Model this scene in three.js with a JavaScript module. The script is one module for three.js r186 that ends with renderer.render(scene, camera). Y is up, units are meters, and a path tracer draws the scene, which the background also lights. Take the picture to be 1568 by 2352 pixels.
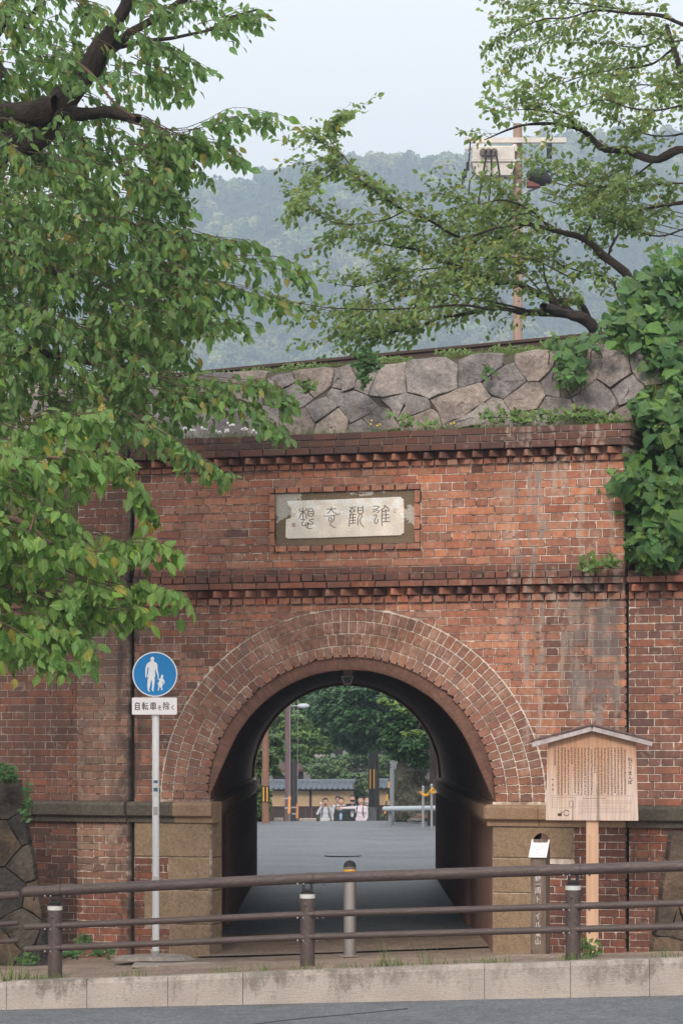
import * as THREE from 'three';
import { mergeGeometries } from 'three/addons/utils/BufferGeometryUtils.js';
import { MarchingCubes } from 'three/addons/objects/MarchingCubes.js';
import { createNoise2D, createNoise3D } from 'simplex-noise';

// ---------------------------------------------------------------- camera, sky, sun, exposure
const scene = new THREE.Scene();
const FOC = 6419, EYE = 2.09, CX = 784, CY = 1682.3;          // lens of a photograph 1568 x 2352 units large, level camera with the lens shifted up
const camera = new THREE.PerspectiveCamera(2 * Math.atan(1176 / FOC) * 180 / Math.PI, 682 / 1024, 0.5, 6000);
camera.position.set(0, EYE, 0);
camera.setViewOffset(682, 1024, 0, -220.4, 682, 1024);
scene.add(camera);
const renderer = new THREE.WebGLRenderer({ antialias: true });
renderer.toneMapping = THREE.LinearToneMapping;
renderer.toneMappingExposure = 1.13;
renderer.shadowMap.enabled = true;
{
  const W = 256, H = 128, a = new Float32Array(W * H * 4);
  for (let j = 0; j < H; j++) for (let i = 0; i < W; i++) {
    const el = ((j + 0.5) / H - 0.5) * Math.PI, k = Math.max(0, Math.sin(el)), o = (j * W + i) * 4;
    const t = Math.pow(k, 0.6);
    const c = el < 0 ? [0.32, 0.31, 0.30] : [1.33 - 0.02 * t, 1.34 + 0.01 * t, 1.35 + 0.015 * t];
    a[o] = c[0]; a[o + 1] = c[1]; a[o + 2] = c[2]; a[o + 3] = 1;
  }
  const sky = new THREE.DataTexture(a, W, H, THREE.RGBAFormat, THREE.FloatType);
  sky.mapping = THREE.EquirectangularReflectionMapping; sky.magFilter = THREE.LinearFilter; sky.needsUpdate = true;
  scene.background = sky; scene.environment = sky;
}
const sun = new THREE.DirectionalLight(0xfff0de, 2.1);
sun.position.set(-6, 20, 3); sun.target.position.set(0, 1, -26);
sun.castShadow = true; sun.shadow.radius = 24; sun.shadow.mapSize.set(2048, 2048);
Object.assign(sun.shadow.camera, { left: -40, right: 40, top: 40, bottom: -40, near: 1, far: 200 });
scene.add(sun, sun.target);

// ---------------------------------------------------------------- helpers
function rng(seed) { let s = seed | 0; return () => { s = (s + 0x6d2b79f5) | 0; let t = Math.imul(s ^ (s >>> 15), 1 | s); t = (t + Math.imul(t ^ (t >>> 7), 61 | t)) ^ t; return ((t ^ (t >>> 14)) >>> 0) / 4294967296; }; }
const R = rng(7), n2 = createNoise2D(rng(11)), n3 = createNoise3D(rng(13));
const V = (x, y, z) => new THREE.Vector3(x, y, z), lerp = (a, b, t) => a + (b - a) * t, clamp = (x, a = 0, b = 1) => Math.min(b, Math.max(a, x));
const smooth = (a, b, x) => { const t = clamp((x - a) / (b - a)); return t * t * (3 - 2 * t); };
const rr = (a, b, r = R) => a + (b - a) * r();
const lin = (r, g, b) => new THREE.Color().setRGB(r / 255, g / 255, b / 255, THREE.SRGBColorSpace);
const at = (x, y, d) => V((x - CX) * d / FOC, EYE - (y - CY) * d / FOC, -d);   // a direction read off the photograph, at its real distance
const taken = new Map();
const numbered = (name) => { const n = taken.get(name) ?? 0; taken.set(name, n + 1); return n ? name + '_' + String(n).padStart(3, '0') : name; };
function tag(o, label, category, group, kind) { if (label) o.userData.label = label; if (category) o.userData.category = category; if (group) o.userData.group = group; if (kind) o.userData.kind = kind; return o; }
function thing(name, label, category, group, pos) { const g = new THREE.Group(); g.name = numbered(name); if (pos) g.position.copy(pos); tag(g, label, category, group); scene.add(g); return g; }
function mesh(name, geo, mat, parent = scene, top = parent === scene) { const m = new THREE.Mesh(geo, mat); m.name = top ? numbered(name) : name; m.castShadow = m.receiveShadow = true; parent.add(m); return m; }
function structure(name, geo, mat, label) { const m = mesh(name, geo, mat); m.userData.kind = 'structure'; if (label) m.userData.label = label; return m; }
const std = (color, roughness = 0.9, more = {}) => new THREE.MeshStandardMaterial({ color, roughness, ...more });
function clean(g) { let h = g.index ? g.toNonIndexed() : g; for (const k of Object.keys(h.attributes)) if (!['position', 'normal', 'uv'].includes(k)) h.deleteAttribute(k); if (!h.attributes.uv) h.setAttribute('uv', new THREE.BufferAttribute(new Float32Array(h.attributes.position.count * 2), 2)); if (!h.attributes.normal) h.computeVertexNormals(); return h; }
const merge = (list) => mergeGeometries(list.map(clean));
const put = (g, x = 0, y = 0, z = 0, rx = 0, ry = 0, rz = 0) => { g.applyMatrix4(new THREE.Matrix4().compose(V(x, y, z), new THREE.Quaternion().setFromEuler(new THREE.Euler(rx, ry, rz)), V(1, 1, 1))); return g; };
const box = (w, h, d, x = 0, y = 0, z = 0) => put(new THREE.BoxGeometry(w, h, d), x, y, z);
// box with chamfered edges, centre at x y z
function cbox(w, h, d, x = 0, y = 0, z = 0, c = 0.006) {
  const s = new THREE.Shape(), a = w / 2 - c, b = h / 2 - c; s.moveTo(-a, -b); s.lineTo(a, -b); s.lineTo(a, b); s.lineTo(-a, b); s.closePath();
  return put(new THREE.ExtrudeGeometry(s, { depth: d - 2 * c, bevelEnabled: true, bevelSize: c, bevelThickness: c, bevelSegments: 1, steps: 1 }), x, y, z - d / 2 + c);
}
const cyl = (r0, r1, h, x = 0, y = 0, z = 0, seg = 16) => put(new THREE.CylinderGeometry(r1, r0, h, seg), x, y + h / 2, z);
function rod(p, q, r0, r1 = r0, seg = 8) { const d = q.clone().sub(p), g = new THREE.CylinderGeometry(r1, r0, d.length(), seg); g.applyQuaternion(new THREE.Quaternion().setFromUnitVectors(V(0, 1, 0), d.clone().normalize())); g.translate((p.x + q.x) / 2, (p.y + q.y) / 2, (p.z + q.z) / 2); return g; }
// tapered tube along points
function limb(pts, r0, r1, seg = 7, wob = 0, per = 4) {
  const curve = new THREE.CatmullRomCurve3(pts), n = Math.max(2, (pts.length - 1) * per), f = curve.computeFrenetFrames(n), pos = [], uv = [], idx = [], len = curve.getLength();
  for (let i = 0; i <= n; i++) { const t = i / n, p = curve.getPointAt(t), r = lerp(r0, r1, Math.pow(t, 0.8)); for (let k = 0; k <= seg; k++) { const a = k / seg * Math.PI * 2, q = r * (1 + wob * n3(p.x * 3 + Math.cos(a), p.y * 3 + Math.sin(a), p.z * 3)); pos.push(p.x + q * (Math.cos(a) * f.normals[i].x + Math.sin(a) * f.binormals[i].x), p.y + q * (Math.cos(a) * f.normals[i].y + Math.sin(a) * f.binormals[i].y), p.z + q * (Math.cos(a) * f.normals[i].z + Math.sin(a) * f.binormals[i].z)); uv.push(k / seg * Math.max(0.3, r0 * 6), t * len); } }
  for (let i = 0; i < n; i++) for (let k = 0; k < seg; k++) { const a = i * (seg + 1) + k, b = a + seg + 1; idx.push(a, b, a + 1, b, b + 1, a + 1); }
  const g = new THREE.BufferGeometry(); g.setAttribute('position', new THREE.Float32BufferAttribute(pos, 3)); g.setAttribute('uv', new THREE.Float32BufferAttribute(uv, 2)); g.setIndex(idx); g.computeVertexNormals(); return g;
}
// height-field sheet with uv in metres
function sheet(x0, x1, z0, z1, nx, nz, h) {
  const pos = [], uv = [], idx = [];
  for (let j = 0; j <= nz; j++) for (let i = 0; i <= nx; i++) { const x = lerp(x0, x1, i / nx), z = lerp(z0, z1, j / nz); pos.push(x, h(x, z), z); uv.push(x, -z); }
  for (let j = 0; j < nz; j++) for (let i = 0; i < nx; i++) { const a = j * (nx + 1) + i, b = a + nx + 1; idx.push(a, b, a + 1, b, b + 1, a + 1); }
  const g = new THREE.BufferGeometry(); g.setAttribute('position', new THREE.Float32BufferAttribute(pos, 3)); g.setAttribute('uv', new THREE.Float32BufferAttribute(uv, 2)); g.setIndex(idx); g.computeVertexNormals();
  if (z1 > z0) return g;
  g.index.array.reverse(); g.computeVertexNormals(); return g;
}
// ---- tiling textures, made from periodic value noise
function tileNoise(size, cells, seed) {
  const r = rng(seed), g = Float32Array.from({ length: cells * cells }, r), out = new Float32Array(size * size);
  for (let y = 0; y < size; y++) for (let x = 0; x < size; x++) { const fx = x / size * cells, fy = y / size * cells, ix = Math.floor(fx), iy = Math.floor(fy), tx = smooth(0, 1, fx - ix), ty = smooth(0, 1, fy - iy), q = (i, j) => g[(j % cells) * cells + (i % cells)]; out[y * size + x] = lerp(lerp(q(ix, iy), q(ix + 1, iy), tx), lerp(q(ix, iy + 1), q(ix + 1, iy + 1), tx), ty); }
  return out;
}
function texture(size, f, srgb = true, rep = 1) {
  const a = new Uint8Array(size * size * 4);
  for (let i = 0; i < size * size; i++) { const c = f(i, i % size, Math.floor(i / size)); a[i * 4] = clamp(c[0], 0, 255); a[i * 4 + 1] = clamp(c[1], 0, 255); a[i * 4 + 2] = clamp(c[2], 0, 255); a[i * 4 + 3] = 255; }
  const t = new THREE.DataTexture(a, size, size); t.wrapS = t.wrapT = THREE.RepeatWrapping; t.magFilter = THREE.LinearFilter; if (srgb) t.colorSpace = THREE.SRGBColorSpace; t.repeat.set(rep, rep); t.needsUpdate = true; return t;
}
const N = { a: tileNoise(512, 8, 1), b: tileNoise(512, 32, 2), c: tileNoise(512, 128, 3), d: tileNoise(512, 256, 4), e: tileNoise(512, 4, 5) };
// colours [dark, light], weights of coarse .. fine noise, speckle
function mottle(dark, light, w = [0.35, 0.25, 0.2, 0.2], speck = 0, rep = 1) {
  const r = rng(99);
  return texture(512, (i) => { let v = w[0] * N.a[i] + w[1] * N.b[i] + w[2] * N.c[i] + w[3] * N.d[i]; v = clamp((v - 0.5) * 1.7 + 0.5); const s = speck * (r() - 0.5); return [0, 1, 2].map((k) => lerp(dark[k], light[k], v) + s * 255); }, true, rep);
}
const bumpTex = (w, rep = 1) => texture(512, (i) => { const v = 255 * (w[0] * N.a[i] + w[1] * N.b[i] + w[2] * N.c[i] + w[3] * N.d[i]); return [v, v, v]; }, false, rep);
const grit = bumpTex([0.1, 0.2, 0.35, 0.35], 1), rough = bumpTex([0.35, 0.35, 0.2, 0.1], 1);
const withRep = (t, s, s2 = s) => { const c = t.clone(); c.repeat.set(s, s2); c.needsUpdate = true; return c; };
const gritN = withRep(grit, 1.4), gritF = withRep(grit, 3), roughN = withRep(rough, 1.3);

// ---- leaves
function leafGeometry(kind = 'cherry') {
  const heart = kind === 'heart', prof = heart ? [[0, 0.05], [-0.05, 0.2], [-0.045, 0.34], [0.05, 0.45], [0.18, 0.485], [0.34, 0.46], [0.5, 0.385], [0.68, 0.27], [0.84, 0.14], [0.94, 0.05], [1, 0]] : [[0, 0.0], [0.1, 0.13], [0.24, 0.22], [0.4, 0.25], [0.56, 0.235], [0.72, 0.165], [0.86, 0.07], [1, 0]];
  const pos = [], idx = [], uv = [], cols = heart ? [-1, -0.5, 0, 0.5, 1] : [-1, 0, 1], m = cols.length;
  prof.forEach(([t, w], i) => { const mid = heart ? i / (prof.length - 1) : t; for (const s of cols) { const k = Math.abs(s), y = lerp(mid, t, k), x = s * w; pos.push(x, y, (heart ? -0.16 : -0.16) * y * y + (heart ? 0.20 * k * w * (1 - 0.7 * k) : 0.22 * k * w) + (heart ? 0.03 * Math.sin(9 * y + 4 * s) * k : 0)); uv.push(0.5 + x, y); } if (i) for (let c = 0; c + 1 < m; c++) { const a = (i - 1) * m + c, b = i * m + c; idx.push(a, b, a + 1, b, b + 1, a + 1); } });
  const g = new THREE.BufferGeometry(); g.setAttribute('position', new THREE.Float32BufferAttribute(pos, 3)); g.setAttribute('uv', new THREE.Float32BufferAttribute(uv, 2)); g.setIndex(idx); g.computeVertexNormals(); return g;
}
const leafVein = texture(64, (i, x, y) => { const u = Math.abs(x / 63 - 0.5), v = y / 63, rib = smooth(0.035, 0.0, u), side = smooth(0.82, 1, Math.cos((v * 7 - u * 5) * 6.283)) * 0.5, k = 205 + 36 * n2(x / 9, y / 9) * 0.5 + 50 * Math.max(rib, side * 0.35); return [k, k, k * 0.97]; });
const leafMat = (color, tr = 0.4) => new THREE.MeshPhysicalMaterial({ color: color.clone().multiplyScalar(1.3), map: leafVein, roughness: 0.52, transmission: tr, thickness: 0, side: THREE.DoubleSide, specularIntensity: 0.5 });
const LEAF = leafGeometry('cherry'), HEART = leafGeometry('heart');
const _m = new THREE.Matrix4(), _x = V(0, 0, 0), _y = V(0, 0, 0), _z = V(0, 0, 0);
function leafMatrix(p, dir, face, len, wid, curl = 1) {
  _y.copy(dir).normalize(); _x.crossVectors(_y, face).normalize(); if (_x.lengthSq() < 0.01) _x.set(1, 0, 0); _z.crossVectors(_x, _y);
  return new THREE.Matrix4().makeBasis(_x.clone().multiplyScalar(wid), _y.clone().multiplyScalar(len), _z.clone().multiplyScalar(len * curl)).setPosition(p);
}
// leaves: [{m, c}] -> the largest `own` of them as meshes of their own, the rest as one instanced mass
function addLeaves(parent, geo, mat, leaves, partName, own = 0, prefer = null) {
  if (own) {
    const order = leaves.map((l, i) => [prefer ? prefer(l) : 0, i]).sort((a, b) => b[0] - a[0]).slice(0, own).map((a) => a[1]), pick = new Set(order), mats = new Map();
    for (const i of pick) { const l = leaves[i], key = Math.round(l.c.r * 12) + '/' + Math.round(l.c.g * 12); if (!mats.has(key)) { const q = mat.clone(); q.color.multiply(l.c); mats.set(key, q); } const o = mesh('leaf', geo, mats.get(key), parent); l.m.decompose(o.position, o.quaternion, o.scale); }
    leaves = leaves.filter((_, i) => !pick.has(i));
  }
  if (!leaves.length) return null;
  const im = new THREE.InstancedMesh(geo, mat, leaves.length); im.name = partName; im.castShadow = im.receiveShadow = true; im.userData.kind = 'stuff';
  leaves.forEach((l, i) => { im.setMatrixAt(i, l.m); im.setColorAt(i, l.c); });
  parent.add(im); return im;
}
const tint = (v = 0.25, r = R) => { const b = 1 + rr(-v, v, r), w = rr(-v, v, r) * 0.5; return new THREE.Color(b * (1 + w), b, b * (1 - w * 0.8)); };
// ---------------------------------------------------------------- the lie of the land
const TH = 18.5 * Math.PI / 180, ST = Math.sin(TH), CT = Math.cos(TH), WALL = 26;     // the portal stands 26 m off, turned 18.5 degrees (the tunnel is skew)
const kerbD = (x) => 20.8 - 0.12 * x, kerbLow = (x) => 0.079 + 0.0331 * x, kerbTop = (x) => 0.323 + 0.0466 * x;
const wallD = (x) => WALL - x / CT * ST;
function walk(x, d) {               // surface of the footway and of the lane through the tunnel
  const t = clamp((d - kerbD(x)) / (wallD(x) - kerbD(x)));
  let y = lerp(kerbTop(x) - 0.03, 0.038 * x * smooth(30, 26, d), smooth(0.0, 1.15, t));
  if (d > 63) y -= 2.15 * smooth(63, 104, d);
  return y;
}
const asphaltTex = mottle([82, 84, 89], [116, 119, 124], [0.2, 0.2, 0.3, 0.3], 0.16);
const M = {
  asphalt: std(0xffffff, 0.85, { map: withRep(asphaltTex, 0.22), bumpMap: gritF, bumpScale: 0.004 }),
  lane: std(0xffffff, 0.5, { map: withRep(mottle([82, 84, 89], [116, 119, 124], [0.30, 0.18, 0.22, 0.30], 0.16), 0.13), bumpMap: gritF, bumpScale: 0.004 }),
  walk: std(0xffffff, 0.95, { map: withRep(mottle([122, 104, 92], [172, 150, 134], [0.26, 0.2, 0.24, 0.3], 0.22), 0.24), bumpMap: gritF, bumpScale: 0.006 }),
  soil: std(0xffffff, 1, { map: withRep(mottle([60, 52, 40], [104, 92, 68], [0.3, 0.3, 0.2, 0.2], 0.1), 0.8), bumpMap: roughN, bumpScale: 0.05 }),
  concrete: std(0xffffff, 0.92, { map: withRep(mottle([128, 118, 110], [176, 164, 154], [0.3, 0.3, 0.2, 0.2], 0.06), 1), bumpMap: gritN, bumpScale: 0.004 }),
  steelBrown: std(0xffffff, 0.55, { map: withRep(mottle([66, 55, 53], [104, 90, 87], [0.2, 0.35, 0.25, 0.2], 0.08), 2), metalness: 0.25, bumpMap: gritF, bumpScale: 0.0006 }),
  zinc: std(lin(170, 172, 175), 0.4, { metalness: 0.7 }),
  white: std(lin(228, 228, 232), 0.5), black: std(lin(34, 33, 34), 0.7),
};
{
  // land sheet to the horizon: under everything
  const far = sheet(-430, 430, 60, -1580, 60, 80, (x, z) => { const d = -z; return d < 120 ? -0.45 - 2.2 * smooth(62, 100, d) : -2.65; });
  structure('ground', far, M.soil, 'bare earth ground below the road and the tunnel lane');
  structure('road', sheet(-40, 40, 12, -21.5, 40, 30, (x, z) => { const d = -z; return kerbLow(clamp(x, -12, 12)) - 0.0 * d; }), M.asphalt, 'grey asphalt road along the pale kerb');
  // footway between kerb and portal; laid in a sheet that follows the kerb line
  const g = sheet(0, 1, 0, -1, 90, 70, () => 0), p = g.attributes.position;
  for (let i = 0; i < p.count; i++) { const x = lerp(-9, 9, p.getX(i)), t = -p.getZ(i), d = lerp(kerbD(x) + 0.05, 27.2 - x / CT * ST + 0.4, t), b = 0.012 * n2(x * 1.5, d * 1.5) + 0.02 * n2(x * 0.5, d * 0.5); p.setXYZ(i, x, walk(x, d) + b * smooth(27, 24, d), -d); g.attributes.uv.setXY(i, x, d); }
  g.computeVertexNormals();
  structure('footway', g, M.walk, 'brownish gritty footway between kerb and tunnel mouth');
  structure('footway', sheet(-1.36, 1.50, -26.2, -28.7, 6, 10, (x, z) => walk(x, -z) + 0.018), M.walk, 'brownish gritty paving just inside the tunnel mouth');
  structure('lane', sheet(-1.36, 1.50, -28.68, -40.0, 6, 40, (x, z) => walk(x, -z) + 0.012), M.lane, 'dark asphalt floor of the tunnel');
  structure('lane', sheet(-30, 30, -40.0, -112, 40, 90, (x, z) => walk(x, -z) + 0.008 + 0.02 * n2(x * 0.2, z * 0.1)), M.lane, 'blue grey asphalt lane rising to a crest behind the tunnel');
}
{ const d = 46.8, p = at(787, 1969, d), t = thing('manhole_cover', 'round iron manhole cover in the lane beyond the tunnel', 'manhole cover', null, V(p.x, walk(p.x, d) + 0.012, p.z)); mesh('cover', put(new THREE.CylinderGeometry(0.29, 0.29, 0.012, 32), 0, 0.004, 0), std(lin(134, 140, 146), 0.6, { metalness: 0.1, bumpMap: gritF, bumpScale: 0.01 }), t); mesh('rim', put(new THREE.TorusGeometry(0.305, 0.008, 6, 36), 0, 0.006, 0, Math.PI / 2), std(lin(112, 118, 124), 0.7), t); }
// a tar-filled crack wandering across the road before the kerb
{ const pts = [[560, 2352, 19.3], [640, 2340, 19.6], [720, 2333, 19.75], [790, 2330, 19.85], [860, 2322, 20.0], [940, 2318, 20.15]].map(([x, y, d]) => { const p = at(x, y, d); return V(p.x + rr(-0.02, 0.02), kerbLow(p.x) + 0.003, p.z + rr(-0.02, 0.02)); }); const k = structure('road_crack', limb(pts, 0.007, 0.004, 4, 0, 4), std(lin(70, 70, 72), 1)); k.userData.label = 'thin tar line across the asphalt road'; }
// kerb: a row of concrete blocks, stained dark along the top
{
  const kerb = new THREE.Group(); kerb.name = 'kerb'; tag(kerb, 'pale concrete kerb with dark weather stains along its top', null, null, 'structure'); scene.add(kerb);
  const S = 1024, Hh = 256, a = new Uint8Array(S * Hh * 4);
  for (let y = 0; y < Hh; y++) for (let x = 0; x < S; x++) {
    const u = x / S * 8, v = y / Hh * 0.5, o = (y * S + x) * 4;               // v: metres up the block
    let s = smooth(-0.15, 0.75, n2(u * 1.1, v * 2) * 0.30 + 0.30 * n2(u * 5, v * 3 + 9) + 0.28 * n2(u * 17, v * 9) + 0.22 * n2(u * 45, v * 40) + smooth(0.06, 0.24, v) * 0.8 - 0.42) * (0.55 + 0.45 * smooth(-0.5, 0.4, n2(u * 0.6, 4)));
    const f = 0.5 + 0.5 * n2(u * 60, v * 60), sp = R() < 0.02 ? -22 : 0, c = [166, 154, 146], dk = [104, 97, 89];
    for (let k = 0; k < 3; k++) a[o + k] = clamp(lerp(c[k], dk[k], s * 0.85) + (f - 0.5) * 18 + n2(u * 2, v * 4) * 7 + sp, 0, 255); a[o + 3] = 255;
  }
  const t = new THREE.DataTexture(a, S, Hh); t.wrapS = t.wrapT = THREE.RepeatWrapping; t.magFilter = THREE.LinearFilter; t.colorSpace = THREE.SRGBColorSpace; t.needsUpdate = true;
  const mat = std(0xffffff, 0.92, { map: t, bumpMap: gritN, bumpScale: 0.003 });
  const joints = []; for (let x = -6.1; x < 6.2; x += 0.598) if (R() < 0.75) joints.push(x + rr(-0.02, 0.02));
  for (let i = 0; i + 1 < joints.length; i++) {
    const x0 = joints[i] + 0.002, x1 = joints[i + 1] - 0.002, pos = [], uv = [], idx = [], dy = rr(-0.004, 0.004), dz = rr(-0.004, 0.004), nn = 6;
    for (let k = 0; k <= nn; k++) { const x = lerp(x0, x1, k / nn), d = kerbD(x) + dz, lo = kerbLow(x) - 0.1, hi = kerbTop(x) + dy + 0.004 * n2(x * 4, 3), e = 0.012;
      for (const [zz, yy, vv] of [[-d, lo, 0], [-d - 0.008, hi - 0.035, hi - lo - 0.135], [-d - 0.022, hi - 0.008, hi - lo - 0.105], [-d - 0.04, hi, hi - lo - 0.09], [-d - 0.19, hi - 0.004, hi - lo + 0.06], [-d - 0.20, lo, 0.6]]) { pos.push(x, yy, zz); uv.push(x / 8 + 0.5, vv / 0.5); } }
    for (let k = 0; k < nn; k++) for (let j = 0; j < 5; j++) { const q = k * 6 + j, w = q + 6; idx.push(q, w, q + 1, w, w + 1, q + 1); }
    for (const [b, f] of [[0, 1], [nn * 6, 0]]) for (let j = 1; j < 5; j++) f ? idx.push(b, b + j, b + j + 1) : idx.push(b, b + j + 1, b + j);
    const g = new THREE.BufferGeometry(); g.setAttribute('position', new THREE.Float32BufferAttribute(pos, 3)); g.setAttribute('uv', new THREE.Float32BufferAttribute(uv, 2)); g.setIndex(idx);
    const h = g.toNonIndexed(); h.computeVertexNormals(); mesh('kerb_block', h, mat, kerb);
  }
}
// ---------------------------------------------------------------- the brick portal (u along the wall, v up, z out of the wall)
const XC = 0.068, VC = 1.455, RA = 1.33, RINGS = 4, RING = 0.113, RO = RA + RINGS * RING + 0.004;
const JL = -1.243 / CT, JR = 1.379 / CT, U0 = -4.7, V0 = -0.5, PXM = 238, TW = 2048, THH = 1340;
const bricks = [], BR = rng(42);
const pal = {
  main: [[172, 120, 103], [164, 111, 96], [177, 124, 106], [160, 108, 95], [156, 106, 94], [178, 121, 101], [170, 126, 112], [166, 107, 91]],
  warm: [[182, 124, 104], [186, 124, 101], [178, 118, 99], [172, 119, 103], [190, 130, 106], [168, 113, 98], [184, 130, 110]],
  arch: [[154, 114, 101], [149, 108, 97], [158, 117, 103], [146, 105, 95], [152, 106, 92], [144, 104, 94]],
  dark: [[122, 86, 79], [112, 79, 74], [128, 88, 78], [106, 75, 72], [122, 80, 71]],
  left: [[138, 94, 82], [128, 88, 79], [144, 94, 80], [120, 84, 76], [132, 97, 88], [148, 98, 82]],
  pil: [[146, 116, 105], [138, 108, 98], [150, 120, 107], [132, 101, 92], [153, 114, 100]],
  base: [[142, 93, 81], [132, 88, 79], [148, 96, 81], [124, 84, 77]],
  right: [[148, 103, 91], [138, 97, 88], [128, 92, 86], [143, 95, 83], [122, 88, 83], [153, 103, 87]],
};
function tone(key, u, v) { const p = pal[key], c = p[Math.floor(BR() * p.length)], k = 1 + rr(-0.06, 0.06, BR) + 0.07 * n2(u * 0.9 + 5, v * 0.9), h = rr(-5, 5, BR); return [c[0] * k * 0.945 + h, c[1] * k * 0.935, c[2] * k * 0.89 - h * 0.5]; }
function clipHalf(poly, nx, ny, d) { const out = []; for (let i = 0; i < poly.length; i++) { const a = poly[i], b = poly[(i + 1) % poly.length], da = a[0] * nx + a[1] * ny - d, db = b[0] * nx + b[1] * ny - d; if (da >= 0) out.push(a); if ((da >= 0) !== (db >= 0)) { const t = da / (da - db); out.push([lerp(a[0], b[0], t), lerp(a[1], b[1], t)]); } } return out; }
const area = (p) => Math.abs(p.reduce((s, a, i) => { const b = p[(i + 1) % p.length]; return s + a[0] * b[1] - b[0] * a[1]; }, 0)) / 2;
function addBrick(u0, u1, v0, v1, z, key, part, name, opt = {}) {
  const j = () => rr(-0.0016, 0.0016, BR);
  let poly = [[u0 + j(), v0 + j()], [u1 + j(), v0 + j()], [u1 + j(), v1 + j()], [u0 + j(), v1 + j()]];
  if (opt.arch) {
    let m = 0, ang = 0; const cs = poly.map(([u, v]) => Math.hypot(u * CT - XC, v - VC));
    if (Math.min(...cs) < RO + 0.006) { const cu = (u0 + u1) / 2 * CT - XC, cv = (v0 + v1) / 2 - VC; ang = Math.atan2(cv, cu); const q = poly.map(([u, v]) => [u * CT - XC, v - VC]); poly = clipHalf(q, Math.cos(ang), Math.sin(ang), RO + 0.005).map(([x, y]) => [(x + XC) / CT, y + VC]); }
    if (poly.length < 3 || area(poly) < 0.0007) return;
  }
  if (BR() < 0.10 && poly.length === 4) { const k = Math.floor(BR() * 4), a = poly[k], p = poly[(k + 3) % 4], n = poly[(k + 1) % 4], q = rr(0.01, 0.026, BR), l1 = Math.hypot(p[0] - a[0], p[1] - a[1]), l2 = Math.hypot(n[0] - a[0], n[1] - a[1]); poly.splice(k, 1, [lerp(a[0], p[0], q / l1), lerp(a[1], p[1], q / l1)], [lerp(a[0], n[0], q * 0.7 / l2), lerp(a[1], n[1], q * 0.7 / l2)]); }
  bricks.push({ poly, z: z + rr(-0.0015, 0.002, BR), tilt: [rr(-0.012, 0.012, BR), rr(-0.02, 0.02, BR)], col: tone(key, (u0 + u1) / 2, (v0 + v1) / 2), part, name, deep: opt.deep ?? 0.035 });
}
// courses in English bond; holes are rectangles [u0, u1, v0, v1] left free
function courses(u0, u1, v0, v1, n, z, key, part, opt = {}) {
  const h = (v1 - v0) / n, J = 0.0053;
  for (let i = 0; i < n; i++) {
    const a = v0 + i * h + J, b = v0 + (i + 1) * h - J, stretcher = opt.only ? opt.only === 's' : (i + (opt.odd ?? 0)) % 2 === 0, L = stretcher ? 0.234 : 0.117;
    let spans = [[u0, u1]];
    for (const [p, q, r, s] of opt.holes ?? []) if (b > r && a < s) spans = spans.flatMap(([x, y]) => (q <= x || p >= y ? [[x, y]] : [[x, p], [q, y]].filter(([m, k]) => k - m > 0.02)));
    for (const [x, y] of spans) {
      let c = x, first = true;
      while (c < y - 0.001) { let e = c + (first ? (stretcher ? L * (opt.start ?? 1) : 0.0585) : L * (1 + rr(-0.02, 0.02, BR))); first = false; if (y - e < 0.045) e = y; addBrick(c + J, Math.min(e, y) - J, a, b, z, typeof key === 'function' ? key((c + e) / 2, a) : key, part, opt.name ?? 'brick', opt); c = e; }
    }
  }
}
const portal = thing('tunnel_portal', 'red brick tunnel portal with round arch, cornices and carved plaque', 'tunnel portal', null, V(0, 0, -WALL));
const wingL = thing('wing_wall', 'sooty dark brick wing wall with shallow pilaster beside the blue sign', 'wall', null, V(0, 0, -WALL));
const wingR = thing('wing_wall', 'brick wing wall behind the wooden notice board, creeper growing on top', 'wall', null, V(0, 0, -WALL));
for (const g of [portal, wingL, wingR]) g.rotation.y = -TH;
const part = (name, parent) => { const g = new THREE.Group(); g.name = name; parent.add(g); return g; };
const P_ = { upper: part('upper_wall', portal), span: part('spandrel_wall', portal), base: part('base_wall', portal), arch: part('arch_ring', portal), corU: part('upper_cornice', portal), corL: part('lower_cornice', portal), frame: part('plaque_frame', portal), L: part('wall_face', wingL), Lp: part('pilaster', wingL), Lc: part('cornice', wingL), Rw: part('wall_face', wingR), Rc: part('cornice', wingR) };
const ML = -2.08, MR = 2.70, WL = -2.135, WR = 2.722, PL = -2.66, FR = [-0.705, 0.775, 3.775, 4.386];
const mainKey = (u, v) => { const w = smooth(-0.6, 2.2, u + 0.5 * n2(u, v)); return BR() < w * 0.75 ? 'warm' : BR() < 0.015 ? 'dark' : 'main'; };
courses(ML, 2.68, 3.622, 4.539, 12, 0, mainKey, 'upper', { holes: [FR] });
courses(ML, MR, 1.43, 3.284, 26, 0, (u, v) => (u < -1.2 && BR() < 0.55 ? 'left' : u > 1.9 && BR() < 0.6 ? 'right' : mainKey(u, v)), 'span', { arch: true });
const LB = [[-2.08, JL, 0.905, 1.235], [-1.735, JL, 0.59, 0.905], [-1.98, JL, 0.27, 0.59], [-1.72, JL, -0.4, 0.27]], RB = [[JR, 2.214, 0.943, 1.235], [JR, 1.86, 0.625, 0.943], [JR, 1.93, 0.287, 0.625], [JR, 1.84, -0.4, 0.287]];
courses(ML, JL, -0.25, 1.235, 22, 0, 'base', 'base', { holes: LB }); courses(JR, MR, -0.25, 1.235, 22, 0, 'base', 'base', { holes: RB });
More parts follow.
